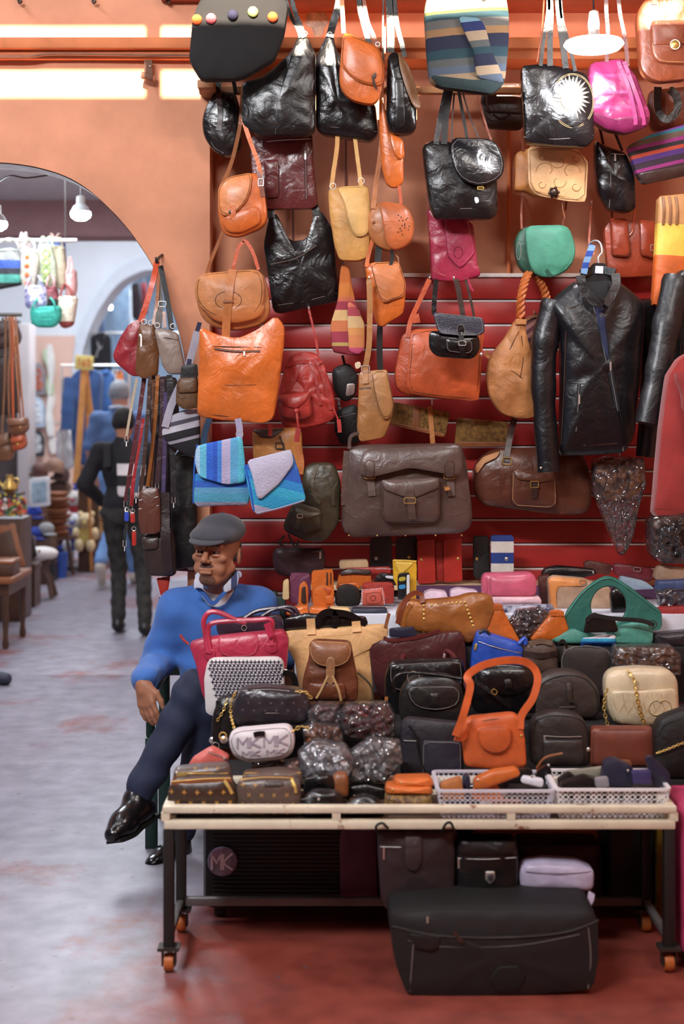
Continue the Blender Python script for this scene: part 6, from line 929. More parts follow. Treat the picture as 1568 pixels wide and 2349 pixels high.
# ------------------------------------------------------------------ people (signed-distance bodies meshed with surface nets)
def A(*p): return np.array(p, float)
def C_(a, b, ra, rb=None, k=.02, op='+'): return ('C', A(*a), A(*b), ra, ra if rb is None else rb, k, op)
def E_(c, r, R=None, k=.02, op='+'): return ('E', A(*c), A(*r), np.eye(3) if R is None else R, k, op)
def field(prims, lo, hi, res, zs=None):
    xs, ys = np.arange(lo[0],hi[0],res), np.arange(lo[1],hi[1],res); zs = np.arange(lo[2],hi[2],res) if zs is None else zs
    D = np.full((len(xs),len(ys),len(zs)), .3)
    for p in prims:
        if p[0] == 'C': mn, mx = np.minimum(p[1],p[2])-max(p[3],p[4]), np.maximum(p[1],p[2])+max(p[3],p[4]); k, op = p[5], p[6]
        else: R_ = p[2].max(); mn, mx = p[1]-R_, p[1]+R_; k, op = p[4], p[5]
        m = k*1.5+res*3 if op != '&' else 9
        i0,i1 = np.searchsorted(xs,mn[0]-m),np.searchsorted(xs,mx[0]+m); j0,j1 = np.searchsorted(ys,mn[1]-m),np.searchsorted(ys,mx[1]+m); k0,k1 = np.searchsorted(zs,mn[2]-m),np.searchsorted(zs,mx[2]+m)
        if i0>=i1 or j0>=j1 or k0>=k1: continue
        X,Y,Z = np.meshgrid(xs[i0:i1],ys[j0:j1],zs[k0:k1],indexing='ij'); q = np.stack([X,Y,Z],-1)
        if p[0] == 'C':
            a, b = p[1], p[2]; ba = b-a; h = np.clip(((q-a)@ba)/(ba@ba+1e-12),0,1); d = np.linalg.norm(q-a-h[...,None]*ba,axis=-1)-(p[3]+(p[4]-p[3])*h)
        else:
            l = (q-p[1])@p[3]; k0_ = np.linalg.norm(l/p[2],axis=-1); k1_ = np.linalg.norm(l/p[2]**2,axis=-1)+1e-9; d = k0_*(k0_-1)/k1_
        S = D[i0:i1,j0:j1,k0:k1]
        if op == '+': h = np.clip(.5+.5*(S-d)/k,0,1); D[i0:i1,j0:j1,k0:k1] = S*(1-h)+d*h-k*h*(1-h)
        elif op == '-': h = np.clip(.5-.5*(S+d)/k,0,1); D[i0:i1,j0:j1,k0:k1] = S*(1-h)-d*h+k*h*(1-h)
        else: D[i0:i1,j0:j1,k0:k1] = np.maximum(S,d)
    return D, xs, ys, zs
def nets(D, xs, ys, zs):
    s = D < 0; nx,ny,nz = D.shape; c = np.zeros((nx-1,ny-1,nz-1),int)
    for a in (0,1):
        for b in (0,1):
            for e in (0,1): c += s[a:nx-1+a,b:ny-1+b,e:nz-1+e]
    m = (c>0)&(c<8); I = np.argwhere(m); idx = -np.ones(m.shape,int); idx[m] = np.arange(len(I)); acc = np.zeros((len(I),3)); cnt = np.zeros(len(I)); ax = [xs,ys,zs]
    cor = [(a,b,e) for a in (0,1) for b in (0,1) for e in (0,1)]
    for u in cor:
        for d in range(3):
            if u[d]: continue
            v = list(u); v[d] = 1; p, q = I+u, I+v; f0, f1 = D[tuple(p.T)], D[tuple(q.T)]; w = (f0<0)!=(f1<0)
            t = np.where(w, f0/(f0-f1+1e-12), 0); P0 = np.stack([ax[k][p[:,k]] for k in range(3)],1); P1 = np.stack([ax[k][q[:,k]] for k in range(3)],1)
            acc += np.where(w[:,None], P0+(P1-P0)*t[:,None], 0); cnt += w
    V = acc/np.maximum(cnt,1)[:,None]; Fc = []
    for d in range(3):
        e1, e2 = (d+1)%3, (d+2)%3; sl0 = [slice(None)]*3; sl1 = [slice(None)]*3; sl0[d] = slice(0,-1); sl1[d] = slice(1,None); ch = s[tuple(sl0)] != s[tuple(sl1)]; Q = np.argwhere(ch); Q = Q[(Q[:,e1]>0)&(Q[:,e2]>0)&(Q[:,e1]<D.shape[e1]-1)&(Q[:,e2]<D.shape[e2]-1)]
        o = []
        for (a,b) in ((0,0),(1,0),(1,1),(0,1)):
            r = Q.copy(); r[:,e1] -= a; r[:,e2] -= b; o.append(idx[tuple(r.T)])
        q4 = np.stack(o,1); flip = s[tuple(Q.T)]; q4[flip] = q4[flip][:,::-1]; Fc.append(q4)
    return V, np.concatenate(Fc)
def sdf(name, prims, res, m, parent, lo=None, hi=None, warp=None, zs=None, smooth_it=1):
    P_ = np.array([np.minimum(p[1],p[2])-max(p[3],p[4]) if p[0]=='C' else p[1]-p[2].max() for p in prims if p[-1]=='+']); Q_ = np.array([np.maximum(p[1],p[2])+max(p[3],p[4]) if p[0]=='C' else p[1]+p[2].max() for p in prims if p[-1]=='+'])
    lo = P_.min(0)-3*res if lo is None else A(*lo); hi = Q_.max(0)+3*res if hi is None else A(*hi)
    D, xs, ys, zs = field(prims, lo, hi, res, zs)
    if warp is not None:
        X,Y,Z = np.meshgrid(xs,ys,zs,indexing='ij'); D = warp(D,X,Y,Z)
    V, Fc = nets(D, xs, ys, zs); o = mk(name, V, Fc, m, parent, 180, recalc=False); o.data.flip_normals() if False else None
    return o
def folds(amp, *w):
    def f(D,X,Y,Z):
        n = np.zeros_like(D)
        for (a,b,c,ph) in w: n += np.sin(a*X+b*Y+c*Z+ph+1.3*np.sin(9*X+7*Z+ph))
        return D-amp*n/len(w)
    return f
SKIN = mat('skin','a06a4e',.55,bump=.15,bs=160,var=.12,vs=30); SKIN2 = mat('skin_pale','b5806a',.55,bump=.1,var=.1,vs=30)
def rotz(a): c,s_ = math.cos(a),math.sin(a); return np.array([[c,-s_,0],[s_,c,0],[0,0,1.]])
def rotx(a): c,s_ = math.cos(a),math.sin(a); return np.array([[1,0,0],[0,c,-s_],[0,s_,c]])
def roty(a): c,s_ = math.cos(a),math.sin(a); return np.array([[c,0,s_],[0,1,0],[-s_,0,c]])
def head_prims(o, R, s=1.0):
    T = lambda *p: A(*o)+R@(A(*p)*s); out = []
    def e(c,r,k=.012,op='+',R2=None): out.append(E_(T(*c),A(*r)*s,R if R2 is None else R@R2,k*s,op))
    def c(a,b,ra,rb=None,k=.01,op='+'): out.append(C_(T(*a),T(*b),ra*s,(ra if rb is None else rb)*s,k*s,op))
    e((0,.015,.032),(.076,.097,.088)); e((0,-.018,-.045),(.061,.071,.078),.02); e((0,-.058,-.098),(.030,.024,.021),.018)
    for q in (-1,1):
        c((q*.056,.0,-.055),(q*.022,-.055,-.098),.020,.018,.02); e((q*.043,-.064,-.020),(.024,.020,.018),.014); e((q*.04,-.058,-.058),(.02,.02,.022),.014)
        e((q*.080,.022,-.012),(.009,.019,.032),.004,R2=rotz(q*.35)); e((q*.084,.018,-.012),(.004,.010,.018),.003,'-')
    c((-.046,-.080,.024),(.046,-.080,.024),.0115,None,.012)
    for q in (-1,1): e((q*.032,-.098,.004),(.019,.014,.0115),.008,'-')
    for q in (-1,1): e((q*.032,-.082,.011),(.0185,.011,.007),.004); e((q*.032,-.084,-.009),(.017,.009,.0065),.005)
    c((0,-.089,.018),(0,-.112,-.026),.0075,.0125,.008)
    for q in (-1,1): e((q*.0135,-.100,-.032),(.0095,.011,.008),.006); c((q*.021,-.101,-.032),(q*.036,-.083,-.070),.0035,None,.006,'-')
    e((0,-.076,-.062),(.031,.020,.022),.012); c((-.021,-.094,-.060),(.021,-.094,-.060),.0055,None,.004); c((-.017,-.093,-.072),(.017,-.093,-.072),.0065,None,.004); c((-.022,-.102,-.066),(.022,-.102,-.066),.0028,None,.003,'-')
    for z in (.042,.054): c((-.035,-.088,z),(.035,-.088,z),.0022,None,.004,'-')
    return out, T
def hand_prims(w, d, side, s=1.0, curl=.5, spread=(0,0,1)):
    """w wrist, d direction of the fingers, side: direction from little finger to thumb"""
    w, d, sd = A(*w), A(*d)/np.linalg.norm(d), A(*side); sd = sd-d*(sd@d); sd /= np.linalg.norm(sd); nrm = np.cross(sd,d); out = []
    out.append(C_(w,w+d*.03*s,.024*s,.026*s,.01))
    for t,L in ((-1.5,.058),(-.5,.070),(.5,.076),(1.5,.072)):
        b = w+d*.085*s+sd*t*.0185*s-d*abs(t-.4)*.005*s; out.append(C_(w+d*.02*s+sd*t*.012*s,b,.0165*s,.0125*s,.012))
        p1 = b+(d*math.cos(curl*.5)+nrm*math.sin(curl*.5)+sd*t*.06)*L*.5*s; p2 = p1+(d*math.cos(curl*1.1)+nrm*math.sin(curl*1.1))*L*.34*s; p3 = p2+(d*math.cos(curl*1.6)+nrm*math.sin(curl*1.6))*L*.26*s
        out += [C_(b,p1,.0105*s,.0095*s,.004),C_(p1,p2,.0098*s,.0088*s,.003),C_(p2,p3,.0088*s,.0072*s,.003)]
    t0 = w+d*.022*s+sd*.018*s; t1 = t0+(d*.7+sd*.6+nrm*.25)*.042*s; t2 = t1+(d*.92+sd*.25+nrm*.25)*.034*s; t3 = t2+(d*.98+nrm*.2)*.024*s
    out += [C_(t0,t1,.0155*s,.0125*s,.010),C_(t1,t2,.0118*s,.0105*s,.004),C_(t2,t3,.0105*s,.008*s,.003)]
    return out
# ---- seated man
man = thing('person','seated man in a blue jumper and grey flat cap with crossed legs','person',(-.48,5.25,0))
HC = A(*P(497,1266,5.20)); HR = rotz(math.radians(-18))@rotx(math.radians(-4))@roty(math.radians(2)); HS = 1.0
hp_, HT = head_prims(HC, HR, HS)
shL, shR = A(*P(408,1398,5.28)), A(*P(590,1392,5.34)); elL, wrL = A(*P(366,1512,5.31)), A(*P(328,1568,5.06)); elR, wrR = A(*P(628,1520,5.36)), A(*P(560,1545,5.12))
chest, belly, pelv = A(*P(500,1432,5.31)), A(*P(508,1510,5.31)), A(*P(520,1590,5.36))
hipL, hipR = A(*P(482,1590,5.34)), A(*P(560,1590,5.36)); knL, anL = A(*P(448,1586,4.97)), A(*P(316,1822,4.88)); knR, anR = A(*P(486,1622,4.98)), A(*P(412,1915,5.12))
neck0 = HT(0,.03,-.07); neck1 = A(*P(497,1375,5.28))
torso = [E_(chest,(.165,.105,.135)),E_(belly,(.150,.112,.13)),E_(pelv,(.15,.11,.10)),C_(shL,shR,.055,None,.04)]
arms = [C_(shL,elL,.052,.044),C_(elL,wrL,.042,.027),C_(shR,elR,.052,.044),C_(elR,wrR,.042,.027)]
legs = [C_(hipL,knL,.078,.058),C_(knL,anL,.055,.036),C_(hipR,knR,.078,.058),C_(knR,anR,.055,.036)]
hd = hand_prims(wrL+A(0,0,.006),A(.035,-.05,-.16),A(.8,-.55,0),1.0,.42); hd2 = hand_prims(wrR,A(-.8,-.5,-.1),A(.1,-.6,.6),1.0,.6)
zf = np.r_[np.arange(.0,.43,.01), np.arange(.43,.64,.0045), np.arange(.64,.90,.008), np.arange(.90,1.24,.0026)]
def clip_face(D,X,Y,Z): return D
sdf('body', [C_(neck0,neck1,.054,.06,.03)]+torso+arms+legs+hp_+hd+hd2, .0042, SKIN, man, zs=zf)
for q in (-1,1):
    mk('eye', *ball(HT(q*.032,-.0790,.002),.0115,10), mat('eye_shaded','5e5049',.2,bump=0,var=.05), man); e_ = bpy.data.objects[-1] if False else None  # eyeball colour darkened to paint in the shade under the cap
    mk('iris', *ball(HT(q*.032-.002,-.0872,.001),.0050,8), mat('iris_dark','1a100c',.15,bump=0), man)
    mk('eyebrow', *sweep(catmull([HT(q*.014,-.094,.024),HT(q*.032,-.095,.029),HT(q*.052,-.082,.023)],5),circ(.0042,6,.003)), mat('eyebrow_hair','3a2c26',.8,bump=.8,bs=300), man)
# moustache, beard and hair: shells hugging the head
def shell_of(prims, grow, region, res, name, m):
    lo = np.min([p[1]-p[2].max() for p in region],0)-.005; hi = np.max([p[1]+p[2].max() for p in region],0)+.005
    D,xs,ys,zs = field(prims,lo,hi,res); G,_,_,_ = field(region,lo,hi,res); V,Fc = nets(np.maximum(D-grow,G),xs,ys,zs); mk(name,V,Fc,m,man,180,recalc=False)
BRD = mat('grey_dark_beard','5a4036',.8,bump=1,bs=400,var=.4,vs=80)
shell_of(hp_,.0018,[E_(HT(0,-.096,-.047),(.032,.022,.0085),HR)],.002,'moustache',BRD)
shell_of(hp_,.0010,[E_(HT(0,-.075,-.100),(.034,.034,.022),HR)],.002,'goatee',mat('stubble','6e4a3a',.8,bump=1,bs=400,var=.3,vs=80))
shell_of(hp_,.004,[E_(HT(0,.066,-.002),(.092,.085,.062),HR)],.0035,'hair',mat('short_grey_hair','4f4842',.8,bump=1,bs=350,var=.4,vs=60))
# flat cap
CAPM = fabric('grey_wool_cap','35353d',bs=320,sheen=.3)
cp = [E_(HT(0,.012,.072),(.092,.118,.048),HR@rotx(math.radians(12)),.02),E_(HT(0,.034,.092),(.080,.088,.050),HR,.02),E_(HT(0,-.062,.060),(.080,.058,.028),HR@rotx(math.radians(16)),.02)]
sdf('flat_cap', cp, .004, CAPM, man)
cap = bpy.data.objects[-1] if False else None
br_ = [E_(HT(0,-.098,.044),(.068,.050,.0075),HR@rotx(math.radians(20)),.004)]; sdf('cap_brim', br_, .003, CAPM, man)
mk('cap_button', *ball(HT(0,.034,.142),.008,6,(1,1,.6)), CAPM, man)
# jumper, t-shirt, collar
BLU = fabric('blue_knit','3a69b2',bs=420,bump=.4,var=.08,sheen=.15)
V0 = HT(0,-.06,-.135)
g = .017
swt = [E_(chest,(.165+g,.105+g,.14+g)),E_(belly+A(0,0,-.01),(.152+g,.115+g,.13+g)),C_(shL,shR,.057+g,None,.05),C_(shL,elL,.055+g,.05+g,.03),C_(elL,wrL+(elL-wrL)*.12,.048+g,.033+g,.03),C_(shR,elR,.055+g,.05+g,.03),C_(elR,wrR,.048+g,.035+g,.03),C_(neck1+A(0,.02,-.03),neck1+A(0,.015,.0),.075,.07,.03)]
vt = A(*P(488,1372,5.15)); swt += [C_(vt,A(*P(470,1335,5.14)),.006,.022,.006,'-'),C_(vt,A(*P(508,1335,5.15)),.006,.022,.006,'-'),C_(vt+A(0,0,.015),A(*P(490,1325,5.19)),.012,.045,.006,'-'),C_(neck1+A(0,0,.02),neck0,.062,.07,.006,'-')]
def swf(D,X,Y,Z):
    w = np.clip((.70-Z)/.08,0,1)+np.exp(-((X-elL[0])**2+(Z-elL[2])**2)/.006)*1.6
    n = np.sin(70*Z+18*X+2.2*np.sin(14*X))+.7*np.sin(46*Z-40*X+1.)+.5*np.sin(30*X+60*Y)
    return D-.0036*n*np.clip(w+.25,0,1.6)
sdf('jumper', swt, .006, BLU, man, warp=swf)
cu0 = wrL+(elL-wrL)*.10; cu1 = wrL+(elL-wrL)*.20; mk('cuff', *sweep([cu0+(cu0-cu1)*.15,cu0,(cu0+cu1)/2,cu1],circ(.047,18)), BLU, man)
mk('neckband', *ribbon([P(452,1346,5.165),P(470,1366,5.155),P(488,1384,5.15),P(507,1367,5.155),P(528,1345,5.17)],.014,.016), fabric('blue_rib','2f5aa2'), man)
TSH = fabric('white_tshirt','d8d6dc'); sdf('tshirt', [E_(chest+A(0,.006,.03),(.12,.098,.115)),C_(neck1+A(0,-.005,-.03),neck1+A(0,-.014,.014),.075,.066,.03)], .006, TSH, man)
CHK = mat('check_shirt','8d93b0',.8,bump=.3,bs=300,stripes=[(0,'3a4468'),(.1,'a8aec8'),(.22,'565f88'),(.3,'c8ccdc'),(.45,'3a4468'),(.55,'a8aec8'),(.68,'565f88'),(.78,'c8ccdc'),(.9,'3a4468'),(1,'a8aec8')],axis='X',z0=-.12,z1=.10)
for q,Y in (([(452,1312),(466,1322),(478,1350),(470,1352),(452,1348),(443,1352),(441,1344)],5.13),([(545,1310),(530,1326),(508,1350),(516,1360),(532,1352),(544,1344),(548,1326)],5.15)):
    sh = Shape(q,Y,.016,rad=3,N=30,edge=.7); mk('shirt_collar',sh.V,sh.F,CHK,man)
mk('shirt_collar', *sweep(catmull([P(455,1318,5.15),P(478,1330,5.31),P(510,1326,5.36),P(538,1320,5.33),P(548,1312,5.17)],6),[(-.018,-.004),(.018,-.004),(.018,.004),(-.018,.004)],nref=(0,0,1)) if False else tube([P(455,1322,5.16),P(462,1318,5.27),P(500,1318,5.345),P(538,1316,5.28),P(546,1318,5.17)],.014), CHK, man)
# trousers, shoes
DEN = fabric('dark_denim','1f2740',bs=360,rough=.75)
tr = [E_(pelv+A(0,0,-.005),(.165,.125,.105)),C_(hipL,knL,.096,.074,.03),C_(knL,anL+(knL-anL)*.04,.072,.052,.02),C_(hipR,knR,.096,.072,.03),C_(knR,anR+(knR-anR)*.05,.070,.055,.02)]
def trf(D,X,Y,Z): return D-.0035*(np.sin(60*Z+25*X+2*np.sin(12*X+5*Y))*np.clip(.3+np.exp(-((Z-.6)**2)/.01)+np.exp(-((Z-.30)**2)/.006),0,1.2)+.4*np.sin(35*X-50*Z))
sdf('trousers', tr, .0065, DEN, man, warp=trf)
SHO = leather('black_shoe','131113',.22,wrinkle=.2); SOLE = mat('shoe_sole','0d0b0b',.6)
def shoe(an, toe, up):
    an, toe, up = A(*an), A(*toe), A(*up); d = toe-an; L = np.linalg.norm(d); d /= L; up = up-d*(up@d); up /= np.linalg.norm(up)
    sd = np.cross(d,up); heel = an-d*.035-up*.045; ball_ = an+d*(L*.62)-up*.045; tip = an+d*L-up*.052
    o = sdf('shoe',[C_(an+up*.01,an-up*.03,.040,.043,.03),C_(heel,ball_,.036,.040,.03),C_(an-up*.015+d*.01,ball_+up*.012,.040,.033,.03),C_(ball_,tip,.041,.024,.03),C_(ball_+sd*.008,tip+sd*.008,.036,.022,.02)],.0045,SHO,man)
    so = [heel-d*.03-up*.034,heel-up*.036,an+d*L*.3-up*.078,ball_-up*.038,tip-up*.024,tip+d*.02-up*.018]; mk('sole', *sweep(catmull(so,4),[(-.036,-.006),(.036,-.006),(.036,.006),(-.036,.006)],nref=tuple(up),scale=lambda t: .8+.35*math.sin(min(1,t*1.05)*math.pi)*.9 if t<.95 else .6), SOLE, o)
    for k in range(4):
        c0 = an+d*(.03+.018*k)+up*(.020-.009*k); mk('lace', *tube([c0-sd*.02,c0+up*.007,c0+sd*.02],.0025,4,5), ZIPB, o)
    return o
shoe(anL+A(-.005,-.01,-.02), A(*P(250,1880,4.74)), A(-.35,-.1,1)); shoe(anR+A(0,-.02,-.03), A(*P(358,1948,4.98)), A(0,-.15,1))
# dark green plastic chair under him
CHG = mat('dark_green_plastic','17332c',.45,bump=.05); ch = thing('garden_chair','dark green plastic chair under the seated man','chair',(-.47,5.33,0))
mk('seat', *box(-.70,-.24,5.14,5.54,.385,.415,.012), CHG, ch)
for x,y in ((-.71,5.13),(-.26,5.13),(-.71,5.50),(-.26,5.50)): mk('leg', *join(box(x,x+.045,y,y+.012,0,.40,.003), box(x,x+.012,y+.012,y+.05,0,.40,.003)), CHG, ch)
mk('backrest', *box(-.69,-.25,5.52,5.545,.55,.88,.012), CHG, ch)
for x in (-.71,-.26): mk('back_post', *box(x,x+.04,5.515,5.55,.40,.86,.005), CHG, ch); mk('arm_support', *box(x,x+.03,5.15,5.18,.40,.565,.005), CHG, ch); mk('armrest', *box(x-.01,x+.04,5.13,5.53,.555,.58,.008), CHG, ch)
# ---- people walking away down the passage
def walker(name, label, x, Y, H, shirt, trou, hairm, shoem, stride, armL, armR, sleeve_long, skin):
    s = H/1.75; r = thing(name,label,'person',(x,Y,0)); J = lambda a,b,c: A(x+a*s,Y+b*s,c*s)
    hips = [J(-.09,0,.93),J(.09,0,.93)]; kn, an, toe = stride
    kn = [J(*k) for k in kn]; an = [J(*k) for k in an]; toe = [J(*k) for k in toe]; sh = [J(-.18,.0,1.42),J(.18,.0,1.42)]
    el = [J(*armL[0]),J(*armR[0])]; wr = [J(*armL[1]),J(*armR[1])]; hc = J(0,.02,1.635); R = rotz(math.pi)
    hp2,_ = head_prims(hc,R,s*.98)
    bd = [C_(J(0,-.01,1.58),J(0,-.01,1.42),.052*s,.06*s,.03),E_(J(0,0,1.28),(.15*s,.09*s,.2*s)),E_(J(0,0,.98),(.14*s,.095*s,.13*s)),C_(sh[0],sh[1],.05*s,None,.04)]
    for i in (0,1):
        bd += [C_(sh[i],el[i],.045*s,.038*s),C_(el[i],wr[i],.036*s,.024*s),C_(hips[i],kn[i],.075*s,.05*s),C_(kn[i],an[i],.048*s,.034*s)]+hand_prims(wr[i],wr[i]-el[i]+A(0,0,-.05),A(0,.3,0)+A((.3 if i==0 else -.3),0,0),s,.4)
    sdf('body',bd+hp2,.009,skin,r)
    g = .016*s; tp = [E_(J(0,0,1.27),(.15*s+g,.10*s+g,.21*s)),E_(J(0,0,1.02),(.145*s+g,.105*s+g,.16*s)),C_(sh[0],sh[1],.055*s+g*.6,None,.05),C_(J(0,-.0,1.44),J(0,-.005,1.50),.075*s,.062*s,.03)]
    for i in (0,1):
        if sleeve_long: tp += [C_(sh[i],el[i],.052*s+g,.045*s+g,.03),C_(el[i],wr[i],.043*s+g,.03*s+g,.02)]
        else: tp += [C_(sh[i],sh[i]+(el[i]-sh[i])*.85,.052*s+g,.052*s+g,.03)]
    sdf('shirt',tp,.01,shirt,r,warp=folds(.004,(30,10,40,0),(-20,0,55,1)))
    tq = [E_(J(0,0,.93),(.15*s+g,.105*s+g,.11*s))]
    for i in (0,1): tq += [C_(hips[i],kn[i],.085*s,.066*s,.03),C_(kn[i],an[i]+A(0,0,.02),.064*s,.056*s,.02)]
    sdf('trousers',tq,.01,trou,r,warp=folds(.005,(0,20,70,0),(30,0,45,2)))
    for i in (0,1): sdf('shoe',[C_(an[i]+A(0,-.03,-.03)*s,toe[i],.042*s,.036*s,.03),C_(an[i],an[i]+A(0,-.01,-.04)*s,.045*s,.048*s,.02)],.008,shoem,r)
    lo = hc-.14*s; hi = hc+.16*s; D,xs,ys,zs = field(hp2,lo,hi,.006); reg = [E_(hc+A(0,-.03,.055)*s,A(.1,.1,.085)*s),E_(hc+A(0,-.05,.0)*s,A(.09,.06,.07)*s)]; G,_,_,_ = field(reg,lo,hi,.006); V,Fc = nets(np.maximum(D-.010*s,G),xs,ys,zs); mk('hair',V,Fc,hairm,r,180,recalc=False)
    return r, J
GH = mat('grey_hair','8d9298',.8,bump=1,bs=250,var=.3,vs=40); BH = mat('black_hair','15100e',.7,bump=1,bs=250,var=.3,vs=40)
st = ([(-.08,.16,.50),(.10,-.06,.50)],[(-.09,.10,.09),(.10,-.34,.20)],[(-.09,.24,.035),(.10,-.27,.05)])
xm = P(268,0,12.6)[0]
man2, J = walker('person','grey-haired man in a slate blue polo shirt walking away',xm+.02,12.6,1.82,fabric('slate_blue_polo','4f6a96'),fabric('light_jeans','6a8fc0'),GH,mat('pale_sneaker','b9b2a8',.6),([(-.08,.16,.50),(.09,-.02,.50)],[(-.12,-.22,.22),(.10,.2,.09)],[(-.12,-.16,.05),(.10,.34,.035)]),[(-.25,.0,1.16),(-.24,.12,.95)],[(.25,-.02,1.16),(.25,.1,.95)],False,SKIN2)
mk('collar', *tube([J(-.07,-.03,1.52),J(0,-.075,1.53),J(.07,-.03,1.52)],.014), fabric('pale_collar','c8d8e8'), man2)
xb_ = P(283,0,10)[0]
boy, J = walker('person','boy in black clothes with a striped backpack walking away',xb_,10.0,1.58,fabric('black_top','17151a'),fabric('black_camo','1a181a',col2='2c2a26',vs=22),BH,mat('black_boot','161314',.4),([(-.05,.10,.50),(.15,.02,.50)],[(-.04,.0,.10),(.19,-.16,.10)],[(-.04,.16,.035),(.19,-.02,.035)]),[(-.30,-.02,1.16),(-.20,.18,1.02)],[(.24,-.02,1.14),(.24,.14,.95)],True,SKIN)
bp = thing('striped_backpack','black and white striped backpack worn by the boy','backpack',(xb_+.03,9.82,.9)); sh = Shape([(268,1140),(266,1040),(276,1012),(318,1010),(330,1040),(330,1140)],9.74,.10,rad=10); mk('body',sh.V,sh.F,fabric('backpack_stripes','cfc8c8',stripes=[(0,'1a181a'),(.18,'cfc8c8'),(.36,'1a181a'),(.55,'d8d0d0'),(.75,'1a181a'),(1,'1a181a')],z0=0,z1=.4),bp); mk('strap', *ribbon([J(.12,-.15,1.3),J(.13,-.09,1.46),J(.13,.0,1.475),J(.13,.10,1.40),J(.12,.14,1.2)],.05,.01), fabric('strap_black','1c1a1c'), bp); mk('strap', *ribbon([J(-.10,-.15,1.3),J(-.11,-.09,1.46),J(-.11,.0,1.475),J(-.11,.10,1.40),J(-.10,.14,1.2)],.05,.01), fabric('strap_black','1c1a1c'), bp)
# ------------------------------------------------------------------ bags and straps hung on the arch jamb
b = Bag('jamb_bag','red shoulder bag hanging at the edge of the arch','handbag',5.50,[(298,738),(324,730),(332,790),(326,862),(302,864),(264,832),(256,816),(274,772)],.06,leather('deep_red','99252e',.42),rad=10,wr=.006); b.strap([(322,738,5.49),(338,690,5.49),(352,640,5.5),(360,600,5.54)],13,leather('vermilion_strap','c2451f',.45)); b.line([(300,744),(296,800),(310,858)],STD); b.ring(324,736,6)
b = Bag('jamb_bag','brown zipped bag between the red and taupe bags at the arch','handbag',5.44,[(318,742),(352,742),(364,800),(360,860),(326,870),(308,856),(312,800)],.06,leather('umber_bag','6e4424',.42),rad=8,wr=.006); b.zipp([(320,770),(356,774)],ZIPB,4,pull=(324,770,26)); b.strap([(352,744,5.44),(360,690,5.46),(364,620,5.52)],8,BRN); b.ring(330,738,6); b.ring(346,740,6); b.stud(322,770,5,METAL,name='zip_end')
b = Bag('jamb_bag','taupe grey bag rightmost of three at the arch edge','handbag',5.40,[(352,754),(378,752),(406,764),(416,810),(424,850),(410,859),(384,858),(370,838)],.06,leather('taupe_grey','8d7b70',.42),rad=8,wr=.004); b.line([(356,772),(384,776),(408,780)],STD,r=.9); b.strap([(362,752,5.42),(366,700,5.46),(362,620,5.52)],15,leather('grey_strap','5a524e',.5)); b.strap([(394,758,5.42),(384,690,5.46),(368,610,5.52)],12,BLKM); b.strap([(378,752,5.41),(376,715,5.42)],8,BRN); b.buckle(368,695,17,12,METAL,d=-.04,name='strap_buckle'); b.ring(396,748,6); b.ring(360,746,6)
hk = thing('jamb_hook','iron hook on the arch edge carrying bag straps','hook',P(362,600,5.56)); mk('arm', *tube([P(372,585,5.60),P(364,592,5.55),P(360,602,5.48),P(358,592,5.45)],.006), DKMETAL, hk)
bl = [('maroon leather belt hanging leftmost below the red bag',[(331,866),(318,960),(302,1060),(288,1150)],10,'5a1f26'),('cream narrow strap crossing in front of the boy',[(314,868),(302,930),(290,1000)],6,'b9a890'),('brown leather belt among the hanging straps',[(352,862),(352,960),(350,1040),(346,1118)],9,'5d3620'),('orange tan belt among the hanging straps',[(362,860),(356,960),(348,1040),(338,1116)],8,'a8642a'),('dark plum belt in the middle of the hanging straps',[(372,864),(372,960),(366,1040),(360,1110)],11,'3a2028'),('violet webbing strap among the belts',[(380,900),(378,1000),(376,1080),(374,1150)],9,'4a3a62'),('red leather strap with clips among the belts',[(330,960),(318,1040),(306,1110),(300,1160)],10,'a3282c'),('slate blue strap with metal clips',[(340,940),(328,1020),(318,1080),(312,1130)],9,'46566a'),('black belt rightmost of the hanging straps',[(388,860),(392,960),(396,1060),(398,1140)],13,'1e1a1c'),('dark brown belt beside the orange tan belt',[(344,862),(338,960),(330,1060),(322,1130)],8,'3f261c'),('green black strap lowest of the cluster',[(296,1120),(294,1160),(290,1200),(286,1240)],6,'1f2a26')]
for i,(l,q,w,c) in enumerate(bl):
    Y = 5.50-.012*i; r = thing('belt',l,'belt',P(q[-1][0],q[-1][1],Y),'belts hanging on the arch jamb'); mk('strap', *ribbon([P(x,y,Y) for x,y in q],w*Y/F,.004), leather('belt_%d'%i,c,.4), r)
    x,y = q[-1]; X,_,Z = P(x,y+5,Y); mk('clip', *tube([(X-.006,Y,Z+.008),(X+.006,Y,Z+.008),(X+.006,Y,Z-.014),(X-.006,Y,Z-.014)],.0018,1,6,closed=True,smooth=False), METAL, r); mk('clip_tongue', *tube([(X,Y,Z-.014),(X,Y-.003,Z-.032)],.002,2,6), METAL, r)
for l,x,y,c in (('blue key fob clipped to the straps',290,1185,'2a4ab8'),('red key fob clipped to the straps',304,1188,'b82a22'),('long red leather tab below the clips',307,1235,'b02a20')):
    h = 22 if y<1200 else 34; r = thing('key_fob',l,'key fob',P(x,y+h,5.36)); sh = Shape([(x-5,y-h*.5),(x+5,y-h*.5),(x+5,y+h*.5),(x-5,y+h*.5)],5.36,.008,rad=3,N=20); mk('tab',sh.V,sh.F,leather('fob_'+c,c,.45),r); X,Y,Z = P(x,y-h*.5-5,5.36); mk('ring', *tube([(X+.008*math.cos(a),Y,Z+.008*math.sin(a)) for a in np.linspace(0,6.28,10)[:-1]],.0015,1,5,closed=True,smooth=False), METAL, r)
